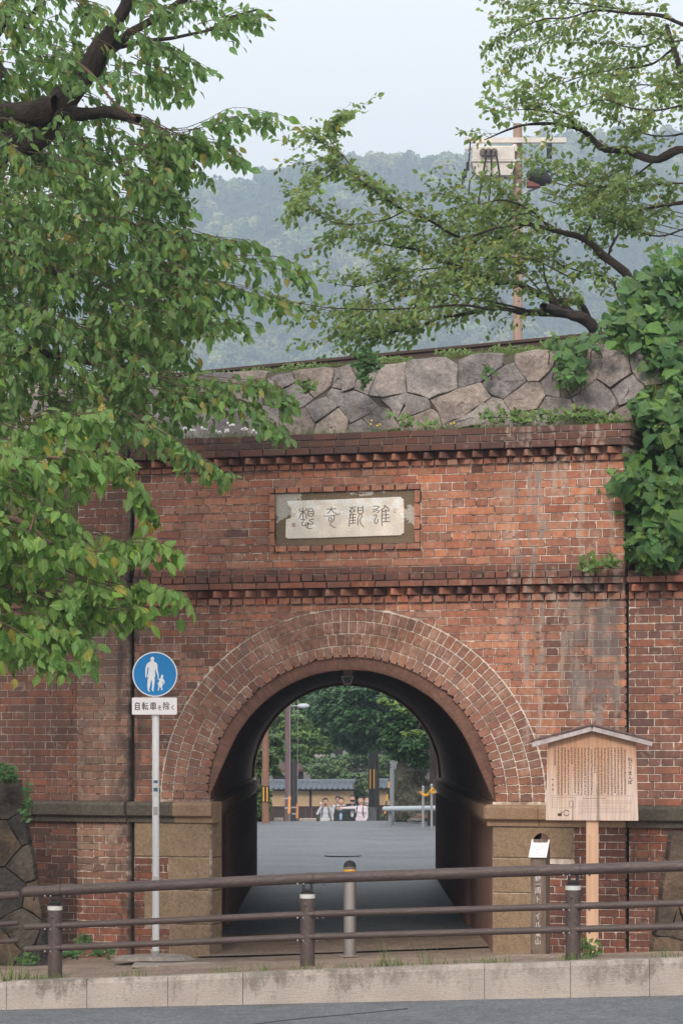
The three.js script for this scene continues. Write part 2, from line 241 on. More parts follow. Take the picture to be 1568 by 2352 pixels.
// cornices: [v0, v1, z, only]
const cornice = (u0, u1, rows, where, key) => { for (const [a, b, z, only] of rows) courses(u0, u1, a, b, 1, z, key ?? 'dark', where, { only, name: 'cornice_brick', deep: 0.14, start: rr(0.4, 1, BR) }); };
const UPPER = [[4.803, 4.87, 0.10, 's'], [4.737, 4.803, 0.097, 'h'], [4.667, 4.737, 0.13, 's']], UPPER2 = [[4.539, 4.597, 0.03, 'h']];
const LOWER = [[3.562, 3.622, 0.02, 'h'], [3.492, 3.562, 0.05, 'h'], [3.427, 3.492, 0.115, 's']], LOWER2 = [[3.284, 3.353, 0.03, 'h']];
cornice(ML, 2.765, UPPER, 'corU'); cornice(ML, 2.70, UPPER2, 'corU', 'main'); cornice(ML, MR, LOWER, 'corL', 'base'); cornice(ML, MR, LOWER2, 'corL', 'main');
cornice(PL, WL, UPPER, 'Lc'); cornice(PL, WL, UPPER2, 'Lc', 'left'); cornice(-4.6, WL, LOWER, 'Lc'); cornice(-4.6, WL, LOWER2, 'Lc', 'left');
cornice(WR, 3.75, [[3.492, 3.552, 0.035, 'h'], [3.427, 3.492, 0.122, 's']], 'Rc', 'base'); cornice(WR, 3.75, LOWER2, 'Rc', 'right');
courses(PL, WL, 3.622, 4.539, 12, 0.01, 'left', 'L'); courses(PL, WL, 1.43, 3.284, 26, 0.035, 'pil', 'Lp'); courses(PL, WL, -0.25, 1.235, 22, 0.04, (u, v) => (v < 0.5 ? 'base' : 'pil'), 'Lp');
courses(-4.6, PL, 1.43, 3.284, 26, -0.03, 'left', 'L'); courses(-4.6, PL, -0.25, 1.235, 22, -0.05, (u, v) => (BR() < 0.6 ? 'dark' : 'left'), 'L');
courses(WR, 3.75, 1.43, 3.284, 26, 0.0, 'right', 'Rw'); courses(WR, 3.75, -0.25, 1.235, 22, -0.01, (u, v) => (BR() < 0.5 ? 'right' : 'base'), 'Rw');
// frame round the plaque
{ const [a, b, c, d] = FR, w = 0.062; courses(a, b, c, c + w, 1, 0.035, mainKey, 'frame', { only: 'h', name: 'frame_brick', deep: 0.08 }); courses(a, b, d - w, d, 1, 0.035, mainKey, 'frame', { only: 'h', name: 'frame_brick', deep: 0.08 });
  for (const x of [a, b - w]) for (let k = 0; k < 4; k++) { const y0 = c + w + k * (d - c - 2 * w) / 4, y1 = y0 + (d - c - 2 * w) / 4; addBrick(x + 0.004, x + w - 0.004, y0 + 0.004, y1 - 0.004, 0.035, 'warm', 'frame', 'frame_brick', { deep: 0.08 }); } }
// arch: four rings of bricks on end
for (let k = 0; k < RINGS; k++) {
  const r0 = RA + k * RING + 0.004, r1 = r0 + RING - 0.012, n = Math.round(Math.PI * (r0 + r1) / 2 / 0.077);
  for (let i = 0; i < n; i++) {
    const a0 = i / n * Math.PI, a1 = (i + 1) / n * Math.PI, g = 0.0056, pt = (r, a, s) => { const b = a + s * g / r; return [(XC + r * Math.cos(b)) / CT + rr(-0.0015, 0.0015, BR), VC + r * Math.sin(b) + rr(-0.0015, 0.0015, BR)]; };
    let poly = [pt(r0, a0, 1), pt(r1, a0, 1), pt(r1, a1, -1), pt(r0, a1, -1)]; if (k === 0 && BR() < 0.12) { const q = rr(0.1, 0.35, BR); poly[0] = [lerp(poly[0][0], poly[1][0], q), lerp(poly[0][1], poly[1][1], q)]; }
    bricks.push({ poly, z: 0.001 + rr(-0.0015, 0.002, BR), tilt: [0, 0], col: tone(BR() < 0.02 ? 'dark' : 'arch', a0, r0), part: 'arch', name: 'arch_brick', deep: 0.08 });
  }
}
// dog-tooth courses: bricks set cornerwise below the copings
const teeth = [];
function dogtooth(u0, u1, v0, v1, parent, tip = 0.085) {
  const w = 0.158; for (let u = u0 + w / 2; u < u1 - 0.05; u += w) {
    const h = w * 0.41 + rr(-0.006, 0.006, BR), t = tip + rr(-0.012, 0.008, BR), k = rr(-0.014, 0.014, BR), a = v0 + 0.004 + rr(0, 0.004, BR), b = v1 - 0.010, e = 0.014, A = [[u - h, a, 0], [u + k - e, a, t], [u + k + e, a, t], [u + h, a, 0]];
    teeth.push({ A, B: A.map(([p, , z]) => [p + (u - p) * 0.06, b, z - 0.004]), parent, col: tone(BR() < 0.3 ? 'dark' : 'main', u, v0).map((x) => x * 0.94), rect: [u - w / 2, u + w / 2, v0 - 0.003, v1 + 0.003] });
  }
}
dogtooth(ML, 2.74, 4.597, 4.667, P_.corU, 0.122); dogtooth(ML, MR, 3.353, 3.427, P_.corL, 0.108); dogtooth(PL, WL, 4.597, 4.667, P_.Lc, 0.122); dogtooth(-4.6, WL, 3.353, 3.427, P_.Lc, 0.108); dogtooth(WR, 3.75, 3.353, 3.427, P_.Rc, 0.112);
// ---- colour of the whole front: brick tones, mortar, soot, lime and damp
const faceTex = (() => {
  const cv = document.createElement('canvas'); cv.width = TW; cv.height = THH; const c = cv.getContext('2d');
  c.fillStyle = '#000'; c.fillRect(0, 0, TW, THH);
  for (const t of teeth) { const [p, q, r, e] = t.rect; c.fillStyle = 'rgb(' + t.col.map((x) => Math.round(x)).join(',') + ')'; c.fillRect((p - U0) * PXM, (r - V0) * PXM, (q - p) * PXM, (e - r) * PXM); }
  for (const b of bricks) { c.fillStyle = 'rgb(' + b.col.map((x) => Math.round(clamp(x, 2, 255))).join(',') + ')'; c.beginPath(); b.poly.forEach(([u, v], i) => (i ? c.lineTo : c.moveTo).call(c, (u - U0) * PXM, (v - V0) * PXM)); c.closePath(); c.fill(); }
  const src = c.getImageData(0, 0, TW, THH).data, out = new Uint8Array(TW * THH * 4), g = rng(5);
  for (let y = 0; y < THH; y++) for (let x = 0; x < TW; x++) {
    const o = (y * TW + x) * 4, u = x / PXM + U0, v = y / PXM + V0; let col = [src[o], src[o + 1], src[o + 2]]; const mortar = col[0] + col[1] + col[2] < 60;
    const lo = n2(u * 0.8, v * 0.8), mid = n2(u * 3.1 + 9, v * 3.1), hi = n2(u * 14, v * 14 + 5), fine = n2(u * 55, v * 55), st = n2(u * 9, v * 0.7 + 3);     // st: vertical runs
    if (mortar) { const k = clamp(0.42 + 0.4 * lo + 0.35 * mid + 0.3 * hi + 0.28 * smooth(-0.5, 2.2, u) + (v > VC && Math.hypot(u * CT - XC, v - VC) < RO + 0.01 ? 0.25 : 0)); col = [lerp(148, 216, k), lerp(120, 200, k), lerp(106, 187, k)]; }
    const gr = 1 + 0.06 * hi + 0.07 * fine + 0.05 * mid + (g() - 0.5) * 0.10; col = col.map((q) => q * gr);
    const mixto = (t, a) => { a = clamp(a); col = col.map((q, i) => lerp(q, t[i] * (0.9 + 0.2 * g()), a)); };
    // soot and algae: on copings, cornice bands, beside the joints, low on the sooty wing
    let soot = 0;
    if (v > 4.66) soot += 0.62 + 0.35 * mid - (u > 1.6 ? 0.25 : 0); if (v > 3.48 && v < 3.64) soot += 0.38 + 0.5 * mid; if (v > 4.5 && v < 4.66) soot += 0.2 * smooth(0.5, -1.2, u) + 0.3 * mid;
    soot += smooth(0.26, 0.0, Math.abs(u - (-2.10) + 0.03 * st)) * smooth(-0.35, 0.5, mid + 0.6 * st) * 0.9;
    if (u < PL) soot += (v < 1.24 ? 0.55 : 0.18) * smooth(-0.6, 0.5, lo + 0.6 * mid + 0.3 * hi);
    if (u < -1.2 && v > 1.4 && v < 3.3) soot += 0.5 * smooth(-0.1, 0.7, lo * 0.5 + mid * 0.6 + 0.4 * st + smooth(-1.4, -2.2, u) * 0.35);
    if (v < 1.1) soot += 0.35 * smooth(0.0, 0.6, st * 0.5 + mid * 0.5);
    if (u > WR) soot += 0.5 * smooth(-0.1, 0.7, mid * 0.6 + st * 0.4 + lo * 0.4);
    mixto([58, 48, 45], soot * (mortar ? 0.62 : 0.58) * (0.85 + 0.25 * hi));
    // lime bloom and damp streaks high on the wall over the notice board
    const ru = n2(u * 6.5 + 2, v * 0.9), rv = n2(u * 16, v * 2.2 + 7), box0 = smooth(1.45, 1.75, u + 0.12 * mid) * smooth(2.72, 2.6, u) * smooth(1.75, 2.2, v + 0.2 * ru);
    mixto([178, 163, 153], box0 * smooth(-0.1, 0.6, 0.7 * ru + 0.4 * rv + 0.25 * hi) * 0.62);
    mixto([104, 99, 97], smooth(2.0, 2.3, u + 0.05 * mid) * smooth(2.68, 2.6, u) * smooth(2.1, 2.5, v + 0.25 * ru) * smooth(3.42, 3.2, v) * smooth(-0.55, 0.5, 0.6 * mid - 0.4 * ru + 0.35 * hi + 0.2) * 0.72);
    mixto([120, 112, 108], smooth(1.55, 1.75, u) * smooth(2.05, 1.9, u) * smooth(2.3, 2.6, v) * smooth(0.0, 0.6, rv + 0.4 * hi) * 0.5);
    mixto([184, 164, 150], smooth(0.45, 0.85, mid * 0.7 + hi * 0.35) * 0.35);
    mixto([182, 146, 126], smooth(0.30, 0.12, Math.abs(v - 3.0) + 0.1 * mid) * smooth(1.8, 0.6, Math.abs(u)) * 0.28 * smooth(-0.5, 0.5, mid + hi));
    for (let k = 0; k < 3; k++) out[o + k] = clamp(col[k], 0, 255); out[o + 3] = 255;
  }
  const t = new THREE.DataTexture(out, TW, THH); t.magFilter = THREE.LinearFilter; t.colorSpace = THREE.SRGBColorSpace; t.needsUpdate = true; return t;
})();
const faceBump = withRep(grit, 16, 10);
M.brick = std(0xffffff, 0.93, { map: faceTex, bumpMap: faceBump, bumpScale: 0.003 });
const faceUV = (u, v) => [(u - U0) * PXM / TW, (v - V0) * PXM / THH];
// prism over a convex polygon with a worn, chamfered front
function prism(b, ch = 0.0022) {
  const n = b.poly.length, cu = b.poly.reduce((s, p) => s + p[0], 0) / n, cv = b.poly.reduce((s, p) => s + p[1], 0) / n, pos = [], uv = [];
  const ins = b.poly.map(([u, v]) => { const l = Math.hypot(u - cu, v - cv); return [lerp(u, cu, ch * 1.5 / l), lerp(v, cv, ch * 1.5 / l)]; });
  const zt = (u, v) => b.z + b.tilt[0] * (u - cu) + b.tilt[1] * (v - cv), put3 = (u, v, z) => { pos.push(u, v, z); uv.push(...faceUV(u, v)); };
  for (let i = 1; i + 1 < n; i++) for (const p of [ins[0], ins[i], ins[i + 1]]) put3(p[0], p[1], zt(...p));
  for (let i = 0; i < n; i++) { const j = (i + 1) % n, a = b.poly[i], c = b.poly[j], A = ins[i], C = ins[j];
    for (const [p, z] of [[a, zt(...a) - ch], [c, zt(...c) - ch], [C, zt(...C)], [a, zt(...a) - ch], [C, zt(...C)], [A, zt(...A)]]) put3(p[0], p[1], z);
    const zb = b.z - b.deep; for (const [p, z] of [[a, zb], [c, zb], [c, zt(...c) - ch], [a, zb], [c, zt(...c) - ch], [a, zt(...a) - ch]]) put3(p[0], p[1], z); }
  const g = new THREE.BufferGeometry(); g.setAttribute('position', new THREE.Float32BufferAttribute(pos, 3)); g.setAttribute('uv', new THREE.Float32BufferAttribute(uv, 2)); g.computeVertexNormals(); return g;
}
// hidden behind leaves, signs or rails: such bricks join the mass
const veiled = (u, v) => (u < -1.35 - (v - 3.2) * 0.1 && v > 3.2) || (u < -2.3 && v > 2.5) || u < -3.3 || (v < 0.2) || v > 4.9;
{
  const byThing = { portal: ['upper', 'span', 'base', 'arch', 'corU', 'corL', 'frame'], L: ['L', 'Lp', 'Lc'], Rr: ['Rw', 'Rc'] };
  for (const parts of Object.values(byThing)) {
    const list = bricks.filter((b) => parts.includes(b.part)), names = [...new Set(list.map((b) => b.name))];
    for (const nm of names) { const same = list.filter((b) => b.name === nm).map((b) => { const c = b.poly.reduce((s, p) => [s[0] + p[0] / b.poly.length, s[1] + p[1] / b.poly.length], [0, 0]); return [area(b.poly) * (veiled(...c) ? 0.05 : 1), b]; }).sort((p, q) => q[0] - p[0]); same.slice(0, 300).forEach(([, b]) => { b.own = true; }); }
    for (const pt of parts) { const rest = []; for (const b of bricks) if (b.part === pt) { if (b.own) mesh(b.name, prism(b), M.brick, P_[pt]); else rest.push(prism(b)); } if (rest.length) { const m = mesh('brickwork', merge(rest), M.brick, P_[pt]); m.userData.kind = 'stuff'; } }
  }
}
for (const t of teeth) { const { A, B } = t, pos = [], uv = [], q = (p, r, s, f) => { for (const x of [p, r, s, p, s, f]) { pos.push(...x); uv.push(...faceUV(x[0], x[1])); } };
  for (let i = 0; i < 3; i++) q(A[i], A[i + 1], B[i + 1], B[i]); q(B[0], B[1], B[2], B[3]); q(A[3], A[2], A[1], A[0]);
  const g = new THREE.BufferGeometry(); g.setAttribute('position', new THREE.Float32BufferAttribute(pos, 3)); g.setAttribute('uv', new THREE.Float32BufferAttribute(uv, 2)); g.computeVertexNormals(); mesh('dentil_brick', g, M.brick, t.parent); }
// ---- mortar bed behind the bricks, with the arched opening
const reUV = (g) => { const p = g.attributes.position, uv = g.attributes.uv; for (let i = 0; i < p.count; i++) uv.setXY(i, ...faceUV(p.getX(i), p.getY(i))); return g; };
{
  const s = new THREE.Shape(); s.moveTo(ML, -0.4); s.lineTo(JL, -0.4); s.lineTo(JL, VC);
  for (let i = 0; i <= 48; i++) { const a = Math.PI * (1 - i / 48); s.lineTo((XC + (RA + 0.03) * Math.cos(a)) / CT, VC + (RA + 0.03) * Math.sin(a)); }
  s.lineTo(JR, VC); s.lineTo(JR, -0.4); s.lineTo(2.68, -0.4); s.lineTo(2.68, 4.868); s.lineTo(ML, 4.868); s.closePath();
  mesh('mortar_bed', reUV(put(new THREE.ExtrudeGeometry(s, { depth: 0.06, bevelEnabled: false }), 0, 0, -0.0632)), M.brick, portal);
  const bed = (u0, u1, v0, v1, z, parent, th = 0.06) => mesh('mortar_bed', reUV(box(u1 - u0, v1 - v0, th, (u0 + u1) / 2, (v0 + v1) / 2, z - th / 2)), M.brick, parent);
  bed(PL, WL, -0.4, 4.866, 0.006, wingL, 0.3); bed(-4.6, PL, 1.3, 3.62, -0.0335, wingL, 0.3); bed(-4.6, PL, -0.4, 1.3, -0.0535, wingL, 0.3); bed(WR, 3.75, 1.3, 3.548, -0.0035, wingR, 0.3); bed(WR, 3.75, -0.4, 1.3, -0.0135, wingR, 0.3); bed(PL, WL, 1.3, 3.28, 0.0315, wingL, 0.02); bed(PL, WL, -0.4, 1.3, 0.0365, wingL, 0.02);
  // coping tops and the return of the raised middle part
  bed(ML, 2.67, 4.67, 4.862, 0.088, portal, 0.5); bed(ML, 2.66, 4.54, 4.66, 0.0, portal, 0.3); bed(ML, 2.69, 3.43, 3.615, 0.012, portal, 0.07); bed(PL, WL, 4.67, 4.862, 0.087, wingL, 0.5); bed(WR, 3.75, 3.43, 3.546, 0.025, wingR, 0.4); bed(-4.6, WL, 3.43, 3.615, 0.012, wingL, 0.4);
  mesh('return_wall', reUV(box(0.06, 1.4, 1.1, 2.645, 4.16, -0.62)), M.brick, portal);
  mesh('joint_backing', reUV(box(0.2, 5.1, 0.05, -2.107, 2.3, -0.09)), std(lin(44, 40, 38), 1), portal); mesh('joint_backing', reUV(box(0.2, 3.7, 0.05, 2.705, 1.65, -0.12)), std(lin(44, 40, 38), 1), portal);
}
// ---- stone: imposts and the quoins of the jambs
const graniteTex = (d, l) => withRep(mottle(d, l, [0.15, 0.2, 0.3, 0.35], 0.13), 1.2);
M.ochre = std(0xffffff, 0.95, { map: graniteTex([122, 102, 82], [180, 154, 126]), bumpMap: withRep(grit, 2.2), bumpScale: 0.008 });
M.darkStone = std(0xffffff, 0.95, { map: graniteTex([66, 61, 55], [112, 102, 90]), bumpMap: withRep(grit, 2.2), bumpScale: 0.006 });
M.impost = std(0xffffff, 0.9, { map: graniteTex([124, 100, 80], [166, 136, 110]), bumpMap: withRep(grit, 1.5), bumpScale: 0.004 });
const metreUV = (g) => { const h = clean(g), p = h.attributes.position, n = h.attributes.normal, uv = h.attributes.uv; for (let i = 0; i < p.count; i++) { const ax = Math.abs(n.getX(i)), ay = Math.abs(n.getY(i)), az = Math.abs(n.getZ(i)); if (az >= ax && az >= ay) uv.setXY(i, p.getX(i), p.getY(i)); else if (ax > ay) uv.setXY(i, p.getZ(i), p.getY(i)); else uv.setXY(i, p.getX(i), p.getZ(i)); } return h; };
for (const [u0, u1, v0, v1] of LB.concat(RB)) mesh('quoin_stone', metreUV(cbox(u1 - u0 - 0.008, v1 - v0 - 0.009, 0.35, (u0 + u1) / 2, (v0 + v1) / 2, -0.162 + rr(-0.004, 0.004), 0.009)), M.ochre, portal);
// straight moulding: profile [[z, v] ...] (convex enough to fan), from u0 to u1
function moulding(pts, u0, u1) {
  const pos = [], q = (a, b, c, d) => pos.push(...a, ...b, ...c, ...a, ...c, ...d), n = pts.length;
  for (let i = 0; i < n; i++) { const a = pts[i], b = pts[(i + 1) % n]; q([u0, a[1], a[0]], [u1, a[1], a[0]], [u1, b[1], b[0]], [u0, b[1], b[0]]); }
  for (let i = 1; i + 1 < n; i++) for (const u of [u0, u1]) for (const k of u === u0 ? [0, i, i + 1] : [0, i + 1, i]) pos.push(u, pts[k][1], pts[k][0]);
  const g = new THREE.BufferGeometry(); g.setAttribute('position', new THREE.Float32BufferAttribute(pos, 3)); g.computeVertexNormals(); return clean(g);
}
const impostProfile = (z) => [[-0.2, 1.236], [0.035, 1.236], [0.035, 1.284], [0.05, 1.293], [0.08, 1.297], [0.088, 1.305], [0.088, 1.402], [0.075, 1.42], [0.05, 1.43], [-0.2, 1.434]].map(([a, b]) => [a + z, b]);
const impost = (u0, u1, z, mat, parent) => mesh('impost_block', metreUV(moulding(impostProfile(z), u0 + 0.002, u1 - 0.002)), mat, parent);
impost(-1.66, JL + 0.045, 0, M.impost, portal); impost(-2.13, -1.66, 0, M.darkStone, portal); impost(JR - 0.045, 1.9, 0, M.impost, portal); impost(1.9, 2.70, -0.004, M.impost, portal);
impost(PL - 0.03, -2.134, 0.045, M.darkStone, wingL); impost(-3.12, PL - 0.034, -0.03, M.darkStone, wingL); impost(-3.75, -3.124, -0.032, M.darkStone, wingL); impost(2.71, 3.3, 0, M.darkStone, wingR); impost(3.304, 3.75, -0.003, M.darkStone, wingR);
// ---- inside of the tunnel: sooty vault, jambs, string course
const BACK = -39.8, zFace = (x) => -WALL + x * Math.tan(TH);
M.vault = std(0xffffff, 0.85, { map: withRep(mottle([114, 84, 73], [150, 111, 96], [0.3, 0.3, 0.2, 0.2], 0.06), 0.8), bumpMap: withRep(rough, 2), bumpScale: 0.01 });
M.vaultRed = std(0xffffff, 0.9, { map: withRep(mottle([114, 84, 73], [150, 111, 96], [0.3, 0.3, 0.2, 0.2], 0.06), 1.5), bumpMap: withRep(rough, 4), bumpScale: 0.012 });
// brick courses run askew along the barrel: each course is a strip with a groove beside it
function barrel(r, z0, z1, nz) {
  const pos = [], uv = [], idx = [], nc = 61, tw = 0.115, cols = []; for (let c = -28; c < nc + 28; c++) for (const [f, g] of [[0.03, 0], [0.88, 0], [0.90, 0.007], [1.01, 0.007]]) cols.push([(c + f) / nc * Math.PI, g]);
  for (let j = 0; j <= nz; j++) for (const [a0, g] of cols) { const t = j / nz, zz = lerp(-WALL, BACK, t), a = clamp(a0 + tw * (zz + 33), 0, Math.PI), x = XC + r * Math.cos(a), z = lerp(z0(x), z1(x), t), q = r + g + 0.004 * n2(a * 9, z * 3); pos.push(XC + q * Math.cos(a), VC + q * Math.sin(a), z); uv.push(a * r, z); }
  const m = cols.length; for (let j = 0; j < nz; j++) for (let i = 0; i + 1 < m; i++) { const q = j * m + i, w = q + m; idx.push(q, q + 1, w, w, q + 1, w + 1); }
  const g = new THREE.BufferGeometry(); g.setAttribute('position', new THREE.Float32BufferAttribute(pos, 3)); g.setAttribute('uv', new THREE.Float32BufferAttribute(uv, 2)); g.setIndex(idx); const h = g.toNonIndexed(); h.computeVertexNormals(); return h;
}
const tunnel = thing('tunnel_lining', 'brick barrel vault and dark jamb walls inside the tunnel', 'tunnel lining');
mesh('vault_edge', barrel(RA + 0.004, (x) => zFace(x) - 0.03, (x) => zFace(x) - 0.28, 2), M.vaultRed, tunnel);
mesh('vault', barrel(RA + 0.006, (x) => zFace(x) - 0.28, () => BACK, 40), M.vault, tunnel);
{ // end ring: the mouth far inside shows a slightly narrower stone ring
  const s = new THREE.Shape(); s.absarc(0, 0, RA + 0.06, 0, Math.PI, false); const h = []; for (let i = 0; i <= 40; i++) { const a = Math.PI * (1 - i / 40); s.lineTo((RA - 0.03) * Math.cos(a), (RA - 0.03) * Math.sin(a)); }
  mesh('mouth_ring', put(new THREE.ExtrudeGeometry(s, { depth: 0.35, bevelEnabled: false, curveSegments: 40 }), XC, VC, BACK - 0.02), M.impost, tunnel);
}
// jamb walls with upright ribs, and the string course along the springing
for (const s of [-1, 1]) {
  const x = s < 0 ? -1.243 : 1.379, z0 = zFace(x) - 0.3, len = z0 - BACK;
  mesh('jamb_wall', metreUV(box(0.3, 2.1, len, x + s * 0.151, 0.4, (z0 + BACK) / 2)), M.vault, tunnel);
  mesh('jamb_edge', metreUV(box(0.10, 1.9, 0.42, x + s * 0.052, 0.3, z0 + 0.02)), M.vaultRed, tunnel);
  const prof = [[-0.2, 1.236], [0.03, 1.236], [0.03, 1.285], [0.075, 1.297], [0.075, 1.41], [-0.2, 1.436]], g = moulding(prof, 0, len + 0.18); g.rotateY(-s * Math.PI / 2); g.translate(x, 0, s < 0 ? z0 + 0.18 : BACK);
  mesh('string_course', metreUV(g), M.impost, tunnel);
  for (let k = 0; k < 24; k++) { const z = BACK + 0.2 + k * 0.42; mesh('rib', box(0.05, 1.2, 0.09, x - s * 0.024, 0.63, z), M.vault, tunnel); }
}
// ---------------------------------------------------------------- carved plaque; strokes follow the four seal characters
function strokes(c, list, w) { c.lineCap = 'round'; c.lineJoin = 'round'; c.lineWidth = w; for (const s of list) { c.beginPath(); s.forEach(([x, y], i) => { if (!i) c.moveTo(x, y); else if (i < s.length - 1) { const nx = (x + s[i + 1][0]) / 2, ny = (y + s[i + 1][1]) / 2; c.quadraticCurveTo(x, y, nx, ny); } else c.lineTo(x, y); }); c.stroke(); } }
function straight(c, list, w) { c.lineCap = 'butt'; c.lineJoin = 'miter'; c.lineWidth = w; for (const s of list) { c.beginPath(); s.forEach(([x, y], i) => (i ? c.lineTo(x, y) : c.moveTo(x, y))); c.stroke(); } }
const canvas = (w, h) => { const k = document.createElement('canvas'); k.width = w; k.height = h; return [k, k.getContext('2d')]; };
const canvasTex = (k) => { const t = new THREE.CanvasTexture(k); t.colorSpace = THREE.SRGBColorSpace; t.magFilter = THREE.LinearFilter; return t; };
{
  const [a, b, c, d] = FR, w = 0.062, pu0 = a + w, pu1 = b - w, pv0 = c + w, pv1 = d - w, W = 1300, H = Math.round(W * (pv1 - pv0) / (pu1 - pu0));
  const plaque = part('plaque', portal);
  // border with a small rosette diaper in relief, partly broken away
  const [k1, q] = canvas(1024, 512); q.fillStyle = '#8a7660'; q.fillRect(0, 0, 1024, 512);
  const pr = rng(31); q.lineWidth = 2.4;
  for (let y = 0; y < 512 + 14; y += 14) for (let x = (y / 14 % 2) * 8; x < 1024 + 16; x += 16) { q.strokeStyle = pr() < 0.5 ? '#5c4c3c' : '#665644'; q.beginPath(); q.arc(x, y, 6.3, 0, 7); q.stroke(); q.fillStyle = '#b3a084'; q.beginPath(); q.arc(x, y, 2.6, 0, 7); q.fill(); }
  const im = q.getImageData(0, 0, 1024, 512), px = im.data;
  for (let y = 0; y < 512; y++) for (let x = 0; x < 1024; x++) { const u = x / 1024, v = y / 512, o = (y * 1024 + x) * 4, e = n2(u * 9, v * 5) * 0.06 + n2(u * 30, v * 15) * 0.025, bare = Math.max(smooth(0.012, -0.012, Math.hypot((u - 0.03) / 1.1, (v - 0.2) * 0.62) - 0.17 + e), smooth(0.01, -0.01, Math.hypot((u - 0.985), (v - 0.5) * 0.55) - 0.085 + e), smooth(0.01, -0.01, Math.abs(u - 0.66) * 0.7 + v * 1.1 - 0.085 + e)); const f = 0.9 + 0.12 * n2(u * 60, v * 30) + 0.1 * (pr() - 0.5); for (let i = 0; i < 3; i++) px[o + i] = clamp(lerp(px[o + i] * f, [196, 188, 178][i] * f, bare), 0, 255); }
  q.putImageData(im, 0, 0);
  const border = mesh('border', box(pu1 - pu0, pv1 - pv0, 0.03, (pu0 + pu1) / 2, (pv0 + pv1) / 2, -0.005), std(0xffffff, 0.9, { map: canvasTex(k1) }), plaque);
  // pale panel: its outline is notched at the corners and chipped along the top
  const X = (x) => pu0 + (pu1 - pu0) * (x - 146) / (1415 - 146), Y = (y) => pv1 - (pv1 - pv0) * (y - 185) / (665 - 185);
  const s = new THREE.Shape(), p = [[255, 262], [470, 258], [640, 256], [900, 248], [1120, 244], [1290, 240], [1296, 252], [1316, 258], [1320, 420], [1318, 566], [1300, 572], [1296, 584], [900, 592], [560, 600], [262, 604], [240, 590], [246, 430], [290, 420], [296, 330], [262, 300]].map(([x, y]) => [X(x), Y(y + (x - 700) * 0.012)]); p.reverse().forEach(([x, y], i) => (i ? s.lineTo(x, y) : s.moveTo(x, y))); s.closePath();
  const [k2, t] = canvas(1280, 512); const tx = (x) => (x - 230) / (1330 - 230) * 1280, ty = (y) => (y - 230) / (620 - 230) * 512;
  t.fillStyle = '#ddd2c6'; t.fillRect(0, 0, 1280, 512); const i2 = t.getImageData(0, 0, 1280, 512), D = i2.data, rg = rng(8);
  for (let y = 0; y < 512; y++) for (let x = 0; x < 1280; x++) { const o = (y * 1280 + x) * 4, u = x / 400, v = y / 400, m = 1 + 0.05 * n2(u * 1.5, v * 1.5) + 0.03 * n2(u * 9, v * 9) + 0.05 * (rg() - 0.5), chip = smooth(0.1, 0.16, n2(u * 2.2 + 3, v * 2.2) * 0.5 + 0.2 * n2(u * 9, v * 9) - v * 0.7 + 0.35); for (let i = 0; i < 3; i++) D[o + i] = clamp(lerp(D[o + i], [226, 222, 218][i], chip) * m, 0, 255); }
  t.putImageData(i2, 0, 0);
  const ch = [
    // 想
    [[398, 325], [398, 350], [402, 400], [403, 424]], [[366, 338], [372, 356], [395, 357], [425, 352], [436, 332]], [[402, 362], [384, 380], [372, 400], [370, 420]], [[404, 362], [424, 376], [434, 398], [432, 424]],
    [[450, 338], [448, 370], [448, 402], [498, 404], [500, 370], [496, 338], [472, 331], [450, 338]], [[450, 358], [497, 358]], [[449, 380], [499, 380]],
    [[378, 434], [402, 430], [420, 432], [402, 450], [388, 468], [392, 488], [416, 490], [440, 482], [450, 470], [440, 460], [426, 470], [424, 490], [440, 512], [462, 518], [484, 516]], [[500, 428], [474, 432], [456, 438], [468, 452], [492, 456], [494, 472], [476, 478], [456, 470], [450, 462]], [[452, 470], [452, 492], [440, 508]],
    // 奇
    [[622, 342], [650, 338], [688, 338], [708, 338]], [[664, 320], [656, 350], [640, 370], [626, 378]], [[662, 342], [676, 362], [692, 376], [712, 382]], [[592, 402], [640, 404], [690, 398], [742, 384]], [[640, 420], [636, 440], [646, 452], [664, 448], [668, 430], [656, 416], [640, 420]], [[688, 402], [690, 430], [682, 450], [656, 466], [650, 482], [668, 498], [700, 512]],
    // 觀
    [[830, 322], [842, 336], [862, 336], [884, 318]], [[856, 316], [850, 340]], [[836, 348], [828, 360], [836, 372], [846, 362], [836, 348]], [[870, 346], [862, 358], [870, 370], [880, 358], [870, 346]], [[852, 372], [842, 384], [828, 396]], [[838, 386], [832, 420], [828, 460], [826, 500]], [[832, 398], [860, 394], [886, 390]], [[830, 424], [884, 420]], [[830, 448], [886, 444]], [[828, 472], [890, 470]], [[858, 380], [860, 430], [860, 474]],
    [[904, 322], [904, 350], [908, 382], [930, 390], [950, 380], [952, 350], [950, 316]], [[906, 334], [948, 330]], [[905, 356], [952, 352]], [[920, 392], [908, 420], [904, 450], [906, 490]], [[936, 392], [944, 410], [930, 430], [922, 450], [932, 480], [958, 508]],
    // 雄
    [[1046, 318], [1076, 320], [1102, 318], [1092, 334], [1066, 346], [1044, 350]], [[1042, 372], [1060, 366], [1080, 350], [1096, 360], [1094, 376], [1080, 374]], [[1046, 402], [1062, 398], [1080, 398], [1072, 420], [1056, 446], [1056, 468], [1074, 480], [1086, 466], [1090, 440]],
    [[1146, 312], [1154, 330], [1132, 346], [1114, 356]], [[1150, 316], [1176, 334], [1186, 350], [1184, 366]], [[1128, 356], [1124, 400], [1122, 450], [1126, 500]], [[1126, 372], [1158, 360], [1184, 366]], [[1124, 402], [1186, 396]], [[1122, 430], [1190, 426]], [[1122, 462], [1196, 460]], [[1158, 350], [1160, 400], [1158, 462]],
  ].map((q1) => q1.map(([x, y]) => [tx(x), ty(y)]));
  t.strokeStyle = '#3a2a2a'; strokes(t, ch, 8.5);
